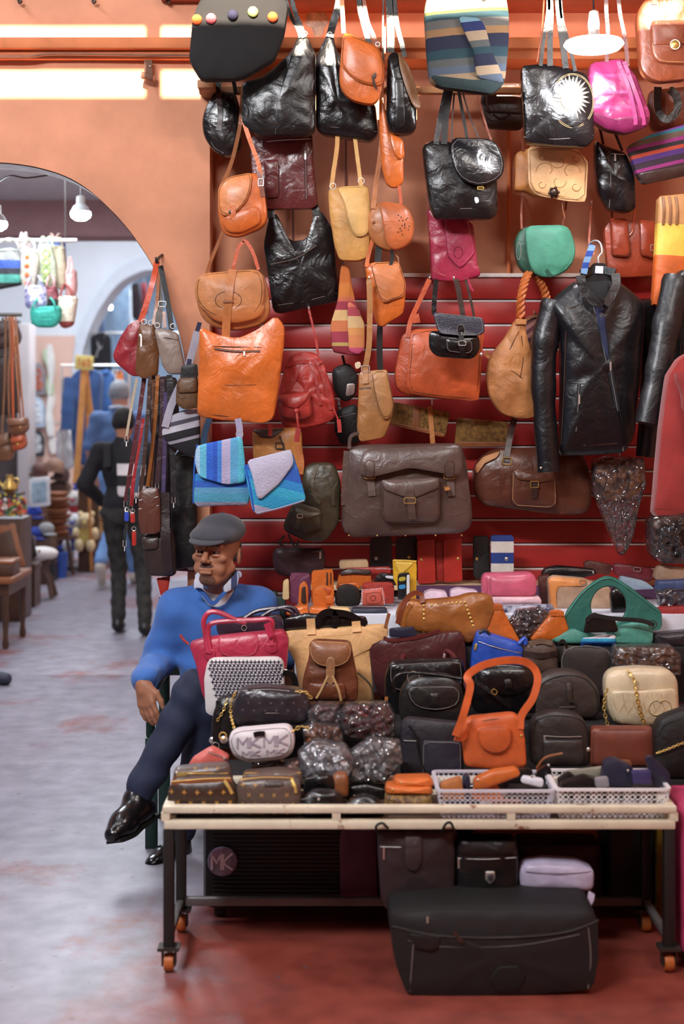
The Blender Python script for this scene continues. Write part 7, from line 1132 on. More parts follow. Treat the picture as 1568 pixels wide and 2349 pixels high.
b = Bag('zip_pouch','brown zip pouch hanging below the belts','handbag',5.34,[(316,1140),(322,1124),(360,1118),(366,1140),(368,1218),(356,1226),(322,1226),(316,1200)],.05,leather('pouch_brown','5d3326',.42),rad=5); b.zipp([(318,1148),(362,1140)],ZIPB,5); b.zipp([(318,1168),(364,1160)],ZIPB,4)
b = Bag('shoulder_case','dark brown shoulder case with flap pocket, lowest on the jamb','handbag',5.38,[(324,1236),(334,1224),(392,1214),(398,1240),(402,1318),(392,1324),(340,1322),(332,1300)],.07,leather('case_brown','33241f',.45),rad=5); b.pan('flap_pocket',[(324,1234),(364,1230),(362,1258),(330,1262)],leather('case_brown2','3d2b25',.45),th=.012); b.strap([(378,1130,5.37),(378,1180,5.37),(380,1240,5.36),(386,1318)],22,leather('case_brown3','2a1c1c',.45),'wide_strap',.008); b.buckle(379,1180,18,14,METAL,d=.02)
b = Bag('black_garment','black leather garment hanging in the shade beside the seated man','jacket',5.50,[(392,1060),(420,1040),(446,1050),(450,1180),(448,1300),(396,1310),(390,1200)],.07,BLKM,rad=8,wr=.01); b.line([(420,1050),(424,1180),(420,1300)],STD); b.strap([(400,1060),(412,1040),(430,1036)],12,BLKM,'collar')
b = Bag('plum_garment','dark plum leather garment behind the belts','jacket',5.54,[(352,1000),(392,990),(398,1160),(392,1290),(362,1290),(350,1150)],.04,leather('plum_dark','2c1e24',.5),rad=8,wr=.01); b.line([(374,1000),(376,1150),(374,1280)],STD)
b = Bag('dark_backing','dark brown leather coat hanging behind the belts','coat',5.545,[(340,880),(372,862),(404,866),(410,960),(404,1040),(356,1044),(342,980)],.04,leather('backing_umber','22181a',.5),rad=6,wr=.008); b.line([(376,870),(378,950),(376,1036)],STD); b.pan('pocket',[(384,950),(402,950),(402,990),(384,990)],th=.006)  # added as a dark backing so the gaps between belts read dark
b = Bag('striped_tote_grey','grey black and white striped cloth tote left of the orange tote','tote bag',5.34,[(370,985),(388,955),(420,940),(456,938),(458,1050),(420,1042),(385,1020),(370,1000)],.06,fabric('grey_stripes','8d8a94',stripes=[(0,'1c1a1e'),(.28,'9a96a0'),(.34,'1c1a1e'),(.5,'b4b0ba'),(.62,'4a4650'),(.7,'a8a4ae'),(.85,'2c2a30'),(1,'8d8a94')],z0=0,z1=.19,rot=14),rad=10,wr=.008)
b.strap([(378,980),(392,930),(414,880),(432,836),(452,760)],17,fabric('grey_strap_cloth','a09aa6')); b.strap([(430,850,5.34),(440,800,5.36),(458,740,5.4)],10,fabric('dark_strap_cloth','2a2a40')); b.ring(416,868,7)
b = Bag('monogram_flap','brown monogram flap bag beside the striped grey tote','handbag',5.30,[(404,880),(412,866),(452,864),(454,935),(420,940),(402,925)],.04,leather('mono_tan','6a4a2c',.5,col2='50361f',vs=50),rad=5); b.pan('flap',[(404,880),(412,866),(452,864),(453,900),(408,902)],leather('mono_tan','6a4a2c',.5),th=.008,stitch=STD); b.pan('black_pocket',[(416,838),(452,834),(454,866),(412,868)],BLKM,th=.01)
b = Bag('red_pennant','small red leather pouch below the shoulder case','pouch',5.42,[(358,1326),(390,1322),(384,1362),(372,1382)],.015,leather('pennant_red','b3301e',.5),rad=3); b.line([(362,1330),(386,1328)],STD)
b = Bag('shelf_box','small red and white box behind the seated man','box',5.56,[(404,1310),(404,1282),(446,1276),(448,1312)],.06,mat('box_red','7a2420',.5),rad=2,edge=.9); b.line([(404,1284),(426,1278),(446,1276)],mat('box_white','d8d4d8',.5),'white_edge',2.2); b.pan('label',[(428,1286),(446,1284),(446,1308),(430,1308)],mat('box_cream','c8bca8',.6),th=.002)
# ------------------------------------------------------------------ bulbs in the passage
BULB = mat('bulb_glow','ffffff',.4,bump=0,em='eef8ff',ems=16)
for x,y,Y,r,l in ((185,492,7.6,.056,'white LED bulb hanging inside the arch'),(-8,515,7.0,.055,'LED bulb cut by the left edge of the picture')):
    o = thing('led_bulb',l,'lamp',P(x,y+24,Y)); X,_,Z = P(x,y,Y)
    mk('globe', *lathe([(.0,-r*.62),(r*.5,-r*.56),(r*.88,-r*.3),(r,.0),(r*.95,r*.25)],(X,Y,Z),24), BULB, o); mk('base', *lathe([(r*.95,r*.25),(r*.7,r*.75),(r*.4,r*1.0)],(X,Y,Z),24), mat('bulb_base','b9c2c4',.4,bump=0), o); mk('socket', *lathe([(r*.42,r*.95),(r*.42,r*1.7),(r*.2,r*1.8)],(X,Y,Z),16), mat('socket_grey','a8acac',.5,bump=0), o); mk('cord', *tube([(X,Y,Z+r*1.75),(X,Y,3.11)],.004,2,6), mat('cord_grey','77777c',.6), o)
    lamp('led_bulb_light','POINT',(X,Y-.01,Z-.1),24,(.86,.94,1),shadow_soft_size=.06)
solo('ceiling_cable','thin dark cable drooping under the passage ceiling','cable',*tube([P(-20,430,6.6),P(20,404,6.4),P(60,408,6.4),P(110,402,6.4)],.004),mat('cable_grey','4a484c',.6))
# ------------------------------------------------------------------ left stall: woven baskets hung above
rl = thing('basket_rail','metal rail carrying the woven baskets','rail',P(60,552,9.0)); mk('bar', *tube([P(-80,552,9.02),P(176,552,9.02)],.012,2,8), METAL, rl)
for xx in (-40,150): mk('hanger', *tube([P(xx,552,9.02),(P(xx,552,9.02)[0],9.02,3.12)],.004,2,6), DKMETAL, rl)
wv = lambda k,c,st=None,**q: mat(k,c,.7,bump=1,bs=70,var=.2,vs=40,stripes=st,**q)
bk = [('grey woven basket with blue and teal bands at the far left',[(-20,572),(28,566),(48,600),(51,640),(44,652),(-20,664)],8.95,wv('basket_grey','8a8a84',[(0,'2a2a2c'),(.15,'4a9a8a'),(.35,'2c2c34'),(.5,'34509a'),(.7,'8a8a84'),(1,'a8a49a')],z0=0,z1=.26)),('white basket with orange dots, second from the left',[(46,572),(82,568),(88,600),(76,660),(56,668),(44,640)],8.90,wv('basket_white','b8b2a4')),('white basket laced with green loops',[(84,562),(112,556),(126,600),(128,650),(100,662),(86,630)],8.96,wv('basket_green','b0b8a0')),('cream basket right of the green laced one',[(112,560),(142,562),(150,620),(146,664),(120,660),(112,610)],9.02,wv('basket_cream','b4aa90')),('pink checked cloth basket at the right of the row',[(148,618),(170,614),(172,660),(164,690),(148,684)],9.0,wv('basket_pink','d8a8a4')),('lilac marbled basket low in the bunch',[(52,660),(70,652),(104,656),(106,700),(80,714),(56,704)],8.84,wv('basket_lilac','b9b0cc',col2='6a6a92',) if False else mat('basket_lilac','d4ccd8',.7,bump=1,bs=70,col2='6a6a92',vs=30)),('maroon and black net basket above the teal one',[(98,662),(124,652),(132,690),(128,708),(102,704)],8.88,wv('basket_net','7a3a44',[(0,'2c2a2c'),(.4,'8a4a50'),(1,'b08a88')],z0=0,z1=.14)),('teal woven basket at the bottom of the bunch',[(66,706),(100,702),(136,700),(134,735),(118,750),(80,750),(68,738)],8.80,wv('basket_teal','2f9a8a')),('cream and maroon net tote rightmost at the bottom',[(130,680),(150,676),(174,678),(164,745),(140,754),(130,735)],8.90,wv('basket_maroon','cfc4b0',[(0,'8a3a34'),(.2,'cfc4b0'),(.75,'d8d0be'),(1,'8a3a34')],z0=0,z1=.2)),('white basket with pink swirls at the top of the bunch',[(38,548),(64,546),(68,590),(44,592)],9.12,wv('basket_swirl','b8a8a4')),('blue and brown woven bag at the top right of the bunch',[(104,550),(144,548),(146,600),(110,606)],9.14,wv('basket_blue','4a5a86',[(0,'8a5a3a'),(.4,'3a5a9a'),(1,'6a4a3a')],z0=0,z1=.15))]
for i,(l,q,Y,m) in enumerate(bk):
    b = Bag('woven_basket',l,'basket',Y,q,.12,m,rad=8,wr=.006,group='woven baskets'); cx_ = np.mean([p[0] for p in q]); yt = min(p[1] for p in q); x0_ = min(p[0] for p in q)+6; x1_ = max(p[0] for p in q)-8
    b.cord([(x0_,yt+12),((x0_*2+cx_)/3,yt-12),(cx_,max(yt-24,548),9.02),((x1_*2+cx_)/3,yt-12),(x1_,yt+12)],2.6,m,'handle'); b.line([(x0_-3,yt+10),(cx_,yt+7),(x1_+4,yt+8)],m,'rim',2.2)
    if i == 1:
        for k in range(4): b.stud(62,590+k*20,6,fabric('orange_dot','e06a3a'),name='dot')
    if i == 2:
        for k in range(4): b.ring(106,580+k*20,8,wv('green_loop','a8c070'),2)
    if i in (7,8,6):
        for k in range(4): b.line([(x0_-2,yt+14+k*9),(cx_,yt+17+k*9),(x1_+2,yt+14+k*9)],m,'weave_band',1.4)
        for k in range(7): b.line([(x0_+k*(x1_-x0_)/6,yt+8),(x0_+2+k*(x1_-x0_-6)/6,yt+44)],m,'weave_rib',1.1)
# brown bags on the left stall
br = thing('stall_rail','dark iron rail of the left stall','rail',P(20,720,8.9)); mk('bar', *tube([P(-90,722,8.9),P(50,722,8.9)],.012,2,8), DKMETAL, br); mk('post', *tube([P(-60,722,8.9),(P(-60,0,8.9)[0],8.9,0)],.015,2,8), DKMETAL, br)
for l,q,Y,c,st in (('dark brown bag at the top of the left stall',[(-20,745),(30,730),(46,770),(40,790),(-20,806)],8.8,'33211c',[(10,745),(4,728)]),('brown flap bag low on the left stall',[(12,960),(60,956),(63,985),(50,996),(18,998)],8.7,'6a4028',[(20,960),(18,860),(22,800),(20,726)]),('orange suede bag under the brown flap bag',[(22,1002),(54,994),(58,1022),(48,1032),(24,1036)],8.72,'9c4420',[(30,1000),(28,900),(26,726)]),('tan brown bag at the bottom left of the stall',[(-20,1000),(22,990),(32,1030),(24,1056),(-20,1062)],8.76,'6a442a',[(4,1000),(10,860),(12,726)]),('black brown bag behind the straps on the left stall',[(-20,820),(36,812),(44,880),(38,950),(-20,955)],8.86,'2e2220',[(10,820),(12,724)])):
    b = Bag('stall_bag',l,'handbag',Y,q,.10,leather('stall_'+c,c,.45),rad=8,wr=.006); b.strap(st,5,leather('stall_'+c,c,.45)); b.pan('flap',[q[0],q[1],tuple(np.array(q[1])*.4+np.array(q[2])*.6),tuple(np.array(q[0])*.5+np.array(q[-1])*.5)],th=.01,stitch=STD); b.strap([(st[0][0]+26,st[0][1]),(st[-1][0]+8,st[-1][1])],4,BRN,'strap')
    b.stud(q[1][0]-14,q[1][1]+24,3,BRASS,name='clasp')
# wooden table, stools, frames on the left
WD = mat('dark_wood','4a2f20',.45,bump=.2,var=.3); WD2 = mat('orange_wood','8a5230',.45,bump=.2,var=.3)
t = thing('wooden_table','dark wooden table at the left edge of the passage','table',P(0,1480,9.48)); X0,X1 = P(-150,0,9.4)[0],P(36,0,9.4)[0]
mk('top', *box(X0,X1,9.3,9.9,.43,.47,.006), WD2, t); mk('apron', *box(X0+.03,X1-.03,9.34,9.86,.35,.43), WD, t)
for x in (X0+.03,X1-.075):
    for y in (9.33,9.83): mk('leg', *lathe([(.018,0),(.024,.03),(.016,.08),(.024,.2),(.018,.26),(.026,.35)],(x+.02,y+.02,0),12), WD, t)
bx = thing('wooden_box','dark carved wooden box on the left table','box',P(10,1300,9.5)); mk('body', *box(X1-.28,X1-.02,9.38,9.62,.471,.55,.006), WD, bx); mk('lid', *box(X1-.285,X1-.015,9.375,9.625,.551,.575,.006), WD2, bx)
pn = thing('wood_panel','orange wooden panel leaning on the left table','panel',P(15,1290,9.7)); mk('board', *xf(box(-.12,.12,-.012,.012,0,.30,.004),(X1-.12,9.72,.472),ry=-.3,rx=-.12), WD2, pn); mk('border', *xf(box(-.09,.09,-.018,-.012,.04,.26,.002),(X1-.12,9.72,.472),ry=-.3,rx=-.12), WD, pn)
st = thing('saddle_stool','carved wooden stool with a white cushion','stool',P(96,1372,11.8)); cx_,_,cz_ = P(96,1268,11.8)
for sx in (-1,1):
    for sy in (-1,1): mk('leg', *tube([(cx_+sx*.10,11.8+sy*.08,0.012),(cx_+sx*.05,11.8+sy*.04,.18),(cx_-sx*.07,11.8+sy*.04,.33)],.022,5), WD, st)
mk('seat_bar', *tube([(cx_-.12,11.8,.31),(cx_+.12,11.8,.31)],.02,2,8), WD, st); mk('cushion', *ball((cx_,11.8,.37),.13,12,(1.05,.8,.46)), fabric('white_leather_cushion','dcd8d4'), st); mk('cushion_button', *ball((cx_,11.7,.40),.012,6), WD2, st)
for l,q,Y,m,m2 in (('maroon framed picture leaning on the left',[(30,1160),(56,1148),(68,1218),(44,1232)],11.4,'5d2630','7a3440'),('black and gold framed picture leaning below the maroon one',[(44,1232),(70,1218),(84,1276),(60,1292)],11.3,'241f1e','4a4030'),('white framed mirror on the left goods pile',[(66,1098),(112,1094),(114,1160),(68,1164)],12.9,'d8dce0','9ab4c4')):
    b = Bag('picture_frame',l,'picture',Y,q,.04,mat('frame_'+m,m,.5),rad=2,edge=.9,part='frame',N=40); c0 = np.mean(q,0); b.pan('picture',[tuple(c0+(np.array(p)-c0)*.72) for p in q],mat('pict_'+m2,m2,.4,var=.4,vs=20),th=.006,rad=2)
# easel with the 160 sign
es = thing('price_easel','wooden easel with a yellow card reading 160','sign',P(190,1110,13.1))
mk('leg', *ribbon([P(193,845,13.1),P(184,980,13.05),P(174,1108,13.0)],.055,.02), mat('pine','c98a48',.5,bump=.2), es); mk('leg', *ribbon([P(196,845,13.12),P(204,920,13.12),P(214,990,13.12),P(222,1110,13.1)],.05,.02), mat('pine','c98a48',.5), es); mk('rear_leg', *ribbon([P(196,850,13.14),(P(206,1080,13.5)[0],13.6,.02)],.04,.02,nref=(1,0,0)), mat('pine','c98a48',.5), es)
cd = mk('card', *xf(box(-.085,.085,-.004,.004,-.066,.066,.002),P(193,832,13.07),ry=.06), mat('yellow_card','dcc878',.6,bump=0,em='dcc878',ems=0), es)
X,Y,Z = P(193,832,13.07); INK = mat('red_ink','d05a2a',.6,bump=0); px_ = X-.06
for chh in '160':
    for s_ in STROKES[chh]: mk('lettering', *ribbon([(px_+u*.032, Y-.006, Z+.035-v*.07) for u,v in s_],.010,.001,2), INK, cd)
    px_ += .042
# clothes
CT = fabric('blue_coat','2a4a7c',sheen=.2)
b = Bag('blue_coat','long blue coat on the clothes rack behind the easel','coat',13.9,[(156,872),(172,850),(190,842),(212,846),(232,856),(228,960),(226,1076),(168,1080),(158,960)],.18,CT,rad=8,wr=.02,wf=8); sleeve(b.root,[P(164,868,13.95),P(156,930,13.9),P(154,985,13.88)],.075,.06,CT); b.line([(196,850),(198,960),(200,1076)],fabric('coat_dark','1f3a66'),'front_edge',1.2); b.pan('collar',[(182,850),(196,862),(212,850),(208,842),(188,842)],CT,th=.02)
b = Bag('blue_coat','lighter blue tunic beside the long blue coat','coat',14.05,[(224,852),(240,846),(258,858),(262,910),(258,1060),(226,1066),(222,960)],.16,fabric('blue_tunic','3f6aa8'),rad=8,wr=.02,wf=8); b.line([(240,850),(242,960),(242,1060)],fabric('coat_dark','1f3a66'),'front_edge',1.2); b.pan('collar',[(228,852),(240,862),(252,852),(246,846)],th=.02)
rk = thing('clothes_rack','metal clothes rack holding the blue coats','rack',P(210,1230,14)); mk('rail', *tube([P(140,838,14.1),P(300,838,14.1)],.012,2,8), METAL, rk)
for x in (142,296): mk('post', *tube([P(x,838,14.1),(P(x,0,14.1)[0],14.1,0)],.012,2,8), METAL, rk)
for l,q,Y,c in (('white kaftan right of the blue coats',[(256,850),(268,846),(276,900),(272,1000),(258,1000)],14.2,'d4d4d8'),('orange kaftan right of the blue coats',[(266,850),(278,848),(290,930),(286,1000),(270,1000)],14.12,'d8783a'),('white cardigan hanging left of the easel',[(132,985),(142,975),(154,975),(164,1000),(170,1070),(150,1080),(132,1078)],14.4,'e0dede'),('pale lilac blouse behind the white cardigan',[(128,990),(138,980),(146,1000),(144,1072),(128,1070)],14.55,'cbb8c4'),('dark red cloth at the left of the coat rack',[(142,920),(152,915),(156,970),(144,985)],14.3,'8a3a2a')):
    b = Bag('hanging_garment',l,'garment',Y,q,.10,fabric('garment_'+c,c),rad=5,wr=.015,wf=10); b.line([((q[0][0]+q[1][0])/2,q[0][1]+2),(np.mean([p[0] for p in q]),np.mean([p[1] for p in q])),(np.mean([p[0] for p in q]),max(p[1] for p in q)-3)],fabric('garment_seam','8a8688'),'seam',.8); b.pan('neckline',[(q[0][0]+2,q[0][1]),(q[1][0],q[1][1]),((q[0][0]+q[1][0])/2+2,q[0][1]+12)],fabric('garment_in','6a666c'),th=.006)
b = Bag('black_tunic','black V-neck tunic hanging inside the far arch','garment',17.06,[(206,772),(222,762),(240,762),(252,774),(254,850),(206,850)],.14,fabric('black_tunic','16161c'),rad=5,wr=.015,wf=10); b.line([(218,764),(230,800),(242,764)],fabric('tunic_trim','c8c8d0'),'neck_trim',1.4); b.line([(220,820),(226,800)],fabric('tunic_trim','c8c8d0'),'cord',1)
for l,x,y,w,h,Y,c,c2 in (('grey and orange arched wall plaque, top of three',86,868,35,74,16.9,'8d8a92','c86a4a'),('pale blue arched wall plaque, middle of three',84,944,36,72,16.88,'b4c8dc','eef2f6'),('black and white arched wall plaque, bottom of three',84,1016,34,62,16.86,'2a2e38','dce0e4')):
    q = [(x-w/2,y+h/2),(x-w/2,y-h*.15),(x-w*.3,y-h*.38),(x,y-h/2),(x+w*.3,y-h*.38),(x+w/2,y-h*.15),(x+w/2,y+h/2)]; b = Bag('arched_plaque',l,'plaque',Y,q,.04,mat('plq_'+c,c,.5),rad=3,edge=.85); c0 = np.array((x,y+3)); b.pan('panel',[tuple(c0+(np.array(p)-c0)*.72) for p in q],mat('plqi_'+c2,c2,.5,col2=c,vs=14),th=.02,rad=2)
    for k in (-1,1): b.stud(x+k*w*.16,y+h*.12,w*.12,mat('plqd_'+c2,c2,.4),name='rosette',d=.03,flat=.4)
    b.line([(x+w*.25*math.cos(a),y-h*.15+w*.25*math.sin(a)) for a in np.linspace(0,6.28,12)],mat('plqd_'+c2,c2,.4),'tracery',1.5,d=.03)
for i,(l,q,c) in enumerate((('white tasselled scarf hanging beside the plaques',[(114,790),(118,860),(112,930),(118,1000)],'e4e4e0'),('pale green scarf beside the plaques',[(106,800),(112,850),(116,905)],'c0d4b0'),('white knotted cord below the green scarf',[(120,900),(116,960),(124,1040)],'e8e4e0'))): solo('hanging_scarf',l,'scarf',*ribbon([P(x,y,16.90+.02*i) for x,y in q],.07,.03,6,scale=lambda t: .8+.5*math.sin(t*9)),fabric('scarf_%d'%i,c),'scarves beside the plaques')
# floor goods
for k in range(8):
    X,Y,Z = P(134+random.uniform(-4,4)-(k%3)*2,1236-k*13,13.33+.03*(k%2)); r_ = .115+random.uniform(-.012,.012); z_ = .02+k*.052
    o = thing('leather_tray','brown leather tray, number %d from the floor in the stack'%(k+1) if False else ['lowest brown leather tray of the stack in the passage','second lowest tray of the stack in the passage','third tray from below in the passage stack','fourth tray from below in the passage stack','fifth tray from below in the passage stack','sixth tray from below in the passage stack','seventh tray from below in the passage stack','topmost brown leather tray of the passage stack'][k],'tray',(X,Y,z_+.36),'stacked leather trays'); mk('dish', *lathe([(.0,.008),(r_*.8,.008),(r_,.036),(r_*1.04,.04),(r_*1.02,.032),(r_*.8,.0),(0,0)],(X,Y,z_+.36),22), leather('tray_%d'%(k%3),('7a4a30','8a5a3a','6a3c26')[k%3],.5), o); mk('rim', *lathe([(r_*1.0,.036),(r_*1.05,.040),(r_*1.0,.044)],(X,Y,z_+.36),22), BRN, o)
tb = thing('low_stand','low brown stand under the leather trays','stand',P(134,1330,13.33)); X,Y,Z = P(134,1330,13.33); mk('top', *lathe([(0,.35),(.17,.35),(.17,.378),(0,.378)],(X,Y,0),20), WD, tb)
for a in (0,2.1,4.2): mk('leg', *tube([(X+.14*math.cos(a),Y+.14*math.sin(a),.012),(X+.08*math.cos(a),Y+.08*math.sin(a),.35)],.016,2,6), WD, tb)
for l,x,y,Y,c in (('blue plastic bucket on the passage floor',138,1324,13.2,'2f55a8'),('black plastic bucket beside the blue one',112,1332,12.8,'26282c')):
    X,_,_ = P(x,y,Y); o = thing('plastic_bucket',l,'bucket',(X,Y,0)); h = 58*Y/F; m = mat('bucket_'+c,c,.4); mk('pail', *lathe([(.001,.004),(.052,.0),(.070,h),(.066,h),(.05,.008)],(X,Y,0),20), m, o); mk('rim', *lathe([(.068,h-.01),(.076,h-.004),(.074,h+.004),(.068,h+.002)],(X,Y,0),20), m, o)
    for k in range(8): a = k*math.pi/4; mk('rib', *tube([(X+.056*math.cos(a),Y+.056*math.sin(a),.02),(X+.069*math.cos(a),Y+.069*math.sin(a),h-.02)],.004,1,5,smooth=False), m, o)
for l,x,y,Y,c in (('blue cap on the goods pile',78,1176,12.98,'2440a0'),('second blue cap below the first',82,1224,12.78,'22388a'),('grey cap beside the blue caps',106,1214,12.8,'8a8a8c')):
    X,_,Z = P(x,y,Y); o = thing('cap',l,'cap',(X,Y,Z-.06)); mk('crown', *ball((X,Y,Z),.075,10,(1,1,.85)), fabric('cap_'+c,c), o); mk('brim', *ball((X+.05,Y-.06,Z-.04),.06,8,(1,1,.18)), fabric('cap_'+c,c), o)
cp_ = thing('goods_crate','dark crate carrying the caps and frames','crate',P(80,1330,12.7)); X,Y,_ = P(84,1330,12.85); mk('box', *box(X-.16,X+.14,Y-.15,Y+.25,.0,.42,.006), WD, cp_); mk('upper_shelf', *box(X-.16,X+.05,Y+.05,Y+.25,.421,.60,.006), WD, cp_)
# plush toys
def plush(l, x, y, Y, c, c2, s=1.2):
    X,_,Z = P(x,y,Y); o = thing('plush_toy',l,'toy',(X,Y,Z-.16*s),'plush toys in the passage'); m = fabric('plush_'+c,c,bump=1,bs=120); m2 = fabric('plush_'+c2,c2,bump=1,bs=120)
    mk('torso', *ball((X,Y,Z-.06*s),.07*s,8,(1,.8,1.15)), m2, o); mk('head', *ball((X,Y-.02,Z+.06*s),.065*s,8), m, o)
    for q in (-1,1): mk('ear', *ball((X+q*.045*s,Y-.01,Z+.115*s),.024*s,6), m, o); mk('arm', *ball((X+q*.075*s,Y-.04,Z-.04*s),.034*s,6,(1,1,1.5)), m, o); mk('foot', *ball((X+q*.045*s,Y-.07,Z-.13*s),.038*s,6,(1,1.1,1.4)), m, o); mk('eye', *ball((X+q*.022*s,Y-.02-.06*s,Z+.07*s),.008*s,5), ZIPB, o)
    mk('nose', *ball((X,Y-.02-.065*s,Z+.05*s),.016*s,5), m2, o)
for a in (('yellow plush toy in the middle of the toy pile',200,1150,14.0,'d8c878','d8a860'),('white plush toy left in the toy pile',170,1160,13.9,'dcd4d0','b83a4a'),('tan plush bear right in the toy pile',222,1160,14.1,'d8a868','c08a50'),('cream plush toy lowest in the toy pile',198,1212,13.6,'d8c49a','d8c070'),('blue plush toy lower left in the toy pile',170,1212,13.7,'dcdce0','2a4ab0'),('second tan plush bear at the right end',230,1196,14.0,'c89a58','d8b06a'),('blue plush toy at the back of the pile',186,1140,14.3,'3a5ac0','2a48a8')): plush(*a)
tt = thing('toy_bench','low blue bench holding the plush toys','bench',P(200,1260,14.1)); X,Y,_ = P(198,0,14.05); mk('top', *box(X-.22,X+.22,13.75,14.4,.20,.24,.006), fabric('blue_cloth','2a4aa0'), tt); mk('back_step', *box(X-.22,X+.22,14.15,14.45,.241,.46,.006), fabric('blue_cloth','2a4aa0'), tt)
for sx in (-1,1): mk('side', *box(X+sx*.2-.015,X+sx*.2+.015,13.8,14.4,0,.20), WD, tt)
# beads, jug, hats
gs = []; cols = ['c03a2a','3a9a4a','d8c040','e8e4e0','d86a2a','2a6a4a','b82a4a']
bd = thing('bead_tray','tray of multicoloured beads on the left stall','beads',P(28,1186,10.6)); X,Y,Z = P(28,1184,10.6); mk('tray', *box(X-.12,X+.10,Y-.1,Y+.1,Z-.012,Z,.003), WHITEP, bd)
for ci,c in enumerate(cols):
    g = [ball((X+random.uniform(-.11,.09),Y+random.uniform(-.09,.09),Z+.012+random.uniform(0,.16)*max(0,1-abs(random.uniform(-1,1)))),random.uniform(.009,.015),5) for k in range(26)]; mk('beads', *join(*g), mat('bead_'+c,c,.35,bump=0), bd, kind='stuff')
kd = thing('bead_stand','dark stand carrying the bead tray','stand',P(28,1400,10.6)); mk('cabinet', *box(X-.35,X+.08,Y-.09,Y+.3,0,Z-.0125,.006), WD, kd); mk('drawer', *box(X-.30,X+.05,Y-.096,Y-.0905,Z-.3,Z-.06,.003), WD2, kd)
X,Y,Z = P(22,1118,11.05); jg = thing('brass_jug','small brass jug behind the beads','jug',(X,Y,Z-.04)); mk('body', *lathe([(0,0),(.03,0),(.055,.03),(.05,.07),(.022,.1),(.018,.12),(.03,.135)],(X,Y,Z-.04),16), BRASS, jg); mk('handle', *tube([(X+.02,Y,Z+.07),(X+.07,Y,Z+.06),(X+.055,Y,Z-.005)],.006,5), BRASS, jg); mk('spout', *tube([(X-.045,Y,Z),(X-.08,Y,Z+.04),(X-.09,Y,Z+.06)],.008,4), BRASS, jg)
js = thing('jug_shelf','small dark shelf under the brass jug','shelf',P(20,1134,10.75)); mk('board', *box(X-.3,X+.1,Y-.06,Y+.1,Z-.06,Z-.0405), WD, js); mk('bracket', *box(X-.28,X-.2,Y,Y+.08,0,Z-.0605), WD, js)
for i,(l,q,c) in enumerate((('brown felt hat at the left of the hat pile',[(70,1092),(72,1066),(90,1060),(104,1070),(106,1092)],'5a3c34'),('tan leather hat in the middle of the pile',[(98,1080),(104,1056),(124,1050),(142,1062),(144,1084)],'8a6a58'),('dark brown hat on the right of the pile',[(118,1100),(124,1076),(142,1070),(154,1082),(154,1104)],'4a3430'),('brown hat with wide brim at the front of the pile',[(104,1134),(112,1106),(140,1102),(158,1112),(160,1134)],'5d4438'))):
    b = Bag('felt_hat',l,'hat',13.68+.05*i,q,.20,leather('hat_'+c,c,.7),rad=10); b.strap([(q[0][0]-3,q[0][1]-3),((q[0][0]+q[-1][0])/2,q[0][1]-1),(q[-1][0]+3,q[-1][1]-3)],8,leather('hat_'+c,c,.7),'brim',.02,.03); b.line([(q[0][0]+1,q[0][1]-9),(q[-1][0]-1,q[-1][1]-9)],DKB,'hat_band',2)
hs = thing('hat_stand','brown chest under the felt hats','chest',P(124,1330,13.5)); X,Y,_ = P(122,0,13.85); mk('body', *box(X-.22,X+.06,Y-.1,Y+.25,0,P(0,1134,13.45)[2]-.01,.006), mat('chest_brown','6a4a36',.5,var=.3), hs); mk('drawer', *box(X-.18,X+.03,Y-.11,Y-.101,.2,.5,.004), WD2, hs)
bxs = thing('cardboard_box','brown cardboard box behind the easel','box',P(200,1110,13.6)); X,_,_ = P(206,0,13.75); mk('carton', *box(X-.11,X+.11,13.66,13.74,P(0,1115,13.7)[2],P(0,1068,13.7)[2],.003), mat('cardboard','8a5c44',.8), bxs); mk('support', *box(X-.10,X+.10,13.67,13.73,0,P(0,1115,13.7)[2]), WD, bxs)
rg = thing('floor_rag','white crumpled rag on the floor beside the table leg','rag',P(40,1400,11.0)); sh = Shape([(20,1405),(24,1392),(44,1386),(60,1390),(62,1400),(44,1410)],10.95,.1,rad=4,wr=.01,wf=40); V = [(x,y,max(.002,.02*(.5+.5*math.sin(x*90+y*60)))) if True else 0 for x,y,z in [(p[0],10.95+(p[2]-.02)*2.0,p[2]) for p in sh.V]]; mk('cloth',V,sh.F,fabric('rag_white','d8d8dc'),rg)
# things beyond the far arch
o = thing('tube_lamp','short fluorescent lamp glowing beyond the far arch','lamp',P(246,712,18.6)); mk('tube', *tube([P(236,704,18.6),P(256,704,18.6)],.035,2,10), mat('tube_glow','ffffff',.4,bump=0,em='f4f8ff',ems=10), o); mk('cap', *tube([P(233,704,18.6),P(236,704,18.6)],.038,1,10,smooth=False), METAL, o); mk('cord', *tube([P(246,700,18.6),(P(246,0,18.6)[0],18.6,4.2)],.006,2,6), METAL, o)
for i,(l,q,c) in enumerate((('dark fur scarf hanging beyond the far arch',[(300,650),(316,646),(324,700),(318,735),(302,730)],'3a2a2c'),('red cloth hanging beyond the far arch',[(322,648),(334,646),(338,720),(326,722)],'9a3a40'),('slate blue cloth at the far end of the arch',[(216,720),(236,716),(240,770),(214,780)],'5a6a8a'),('white cloth strip beside the far column',[(296,660),(301,660),(302,790),(296,790)],'e4e8ec'))):
    b = Bag('far_cloth',l,'cloth',18.2+.15*i,q,.12,fabric('farc_'+c,c),rad=5,wr=.02,wf=8); b.line([(np.mean([p[0] for p in q]),min(p[1] for p in q)+2),(np.mean([p[0] for p in q]),max(p[1] for p in q)-3)],fabric('farc_s','2a2428'),'fold',1); b.cord([(np.mean([p[0] for p in q]),min(p[1] for p in q)+2),(np.mean([p[0] for p in q]),min(p[1] for p in q)-230)],1,METAL,'hanging_wire')
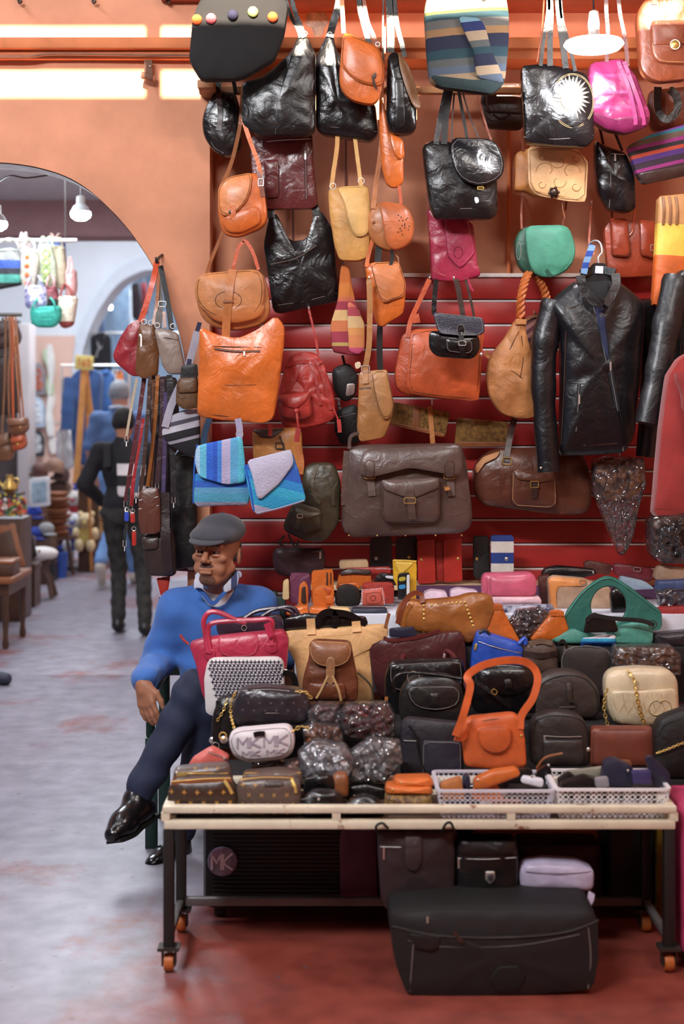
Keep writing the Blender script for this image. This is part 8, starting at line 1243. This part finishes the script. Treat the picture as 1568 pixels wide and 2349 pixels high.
# shoe of a passer-by at the left edge
x0 = P(16,0,8.0)[0]-.40
ft, J = walker('person','passer-by at the left edge, only the tip of a dark shoe in view',x0,8.0,1.75,fabric('grey_sweatshirt','6a6a72'),fabric('passer_trousers','22283a'),BH,mat('dark_sneaker','23283a',.6),([(-.08,.18,.50),(.09,-.10,.50)],[(-.09,.22,.09),(.10,-.34,.18)],[(-.09,.36,.035),(.10,-.27,.05)]),[(-.24,-.08,1.16),(-.24,.06,.95)],[(.24,.02,1.16),(.24,.16,.96)],True,SKIN2)
ft.rotation_euler = (0,0,-math.pi/2); ft.location.y = 8.05
# damaged plaster on the wall above the black totes
def blob(cx_, cy_, rx, ry, n=22, j=.25): return [(cx_+rx*(1+random.uniform(-j,j))*math.cos(a), cy_+ry*(1+random.uniform(-j,j))*math.sin(a)) for a in np.linspace(0,2*math.pi,n)[:-1]]
sh = Shape(blob(727,42,24,36),BY-.004,.006,rad=4,N=40); mk('plaster_scar',sh.V,sh.F,mat('grey_render','a89888',.9,bump=1,bs=60,var=.4,vs=40),bpy.data.objects['wall_back'])
fr = thing('far_rail','thin metal rail across the far arch','rail',P(230,762,17.12)); mk('bar', *tube([(P(186,0,17.12)[0]-.02,17.12,P(0,764,17.12)[2]),(2*ARCX-P(186,0,17.12)[0]+.02,17.12,P(0,764,17.12)[2])],.012,2,8), METAL, fr); mk('end_cap', *ball((P(190,0,17.12)[0],17.12,P(0,764,17.12)[2]),.025,6), METAL, fr)
fs_ = thing('frame_bench','dark low bench under the leaning pictures','bench',P(55,1390,11.45)); X,_,_ = P(56,0,11.4); mk('seat', *box(X-.16,X+.12,11.24,11.5,.30,.344,.006), WD, fs_); mk('back_step', *box(X-.16,X+.06,11.40,11.55,.345,.54,.006), WD, fs_)
for sx in (-.14,.08): mk('leg', *box(X+sx,X+sx+.03,11.27,11.5,0,.30), WD, fs_)
gs_ = thing('garment_stand','slim metal stand holding the white cardigan','stand',P(146,1230,14.5)); X,_,Z = P(146,972,14.5); mk('post', *tube([(X,14.52,0),(X,14.52,Z)],.012,2,8), METAL, gs_); mk('arm', *tube([(X-.1,14.52,Z),(X+.1,14.46,Z)],.01,2,8), METAL, gs_); mk('foot', *lathe([(0,0),(.14,0),(.13,.015),(0,.02)],(X,14.52,0),16), DKMETAL, gs_)
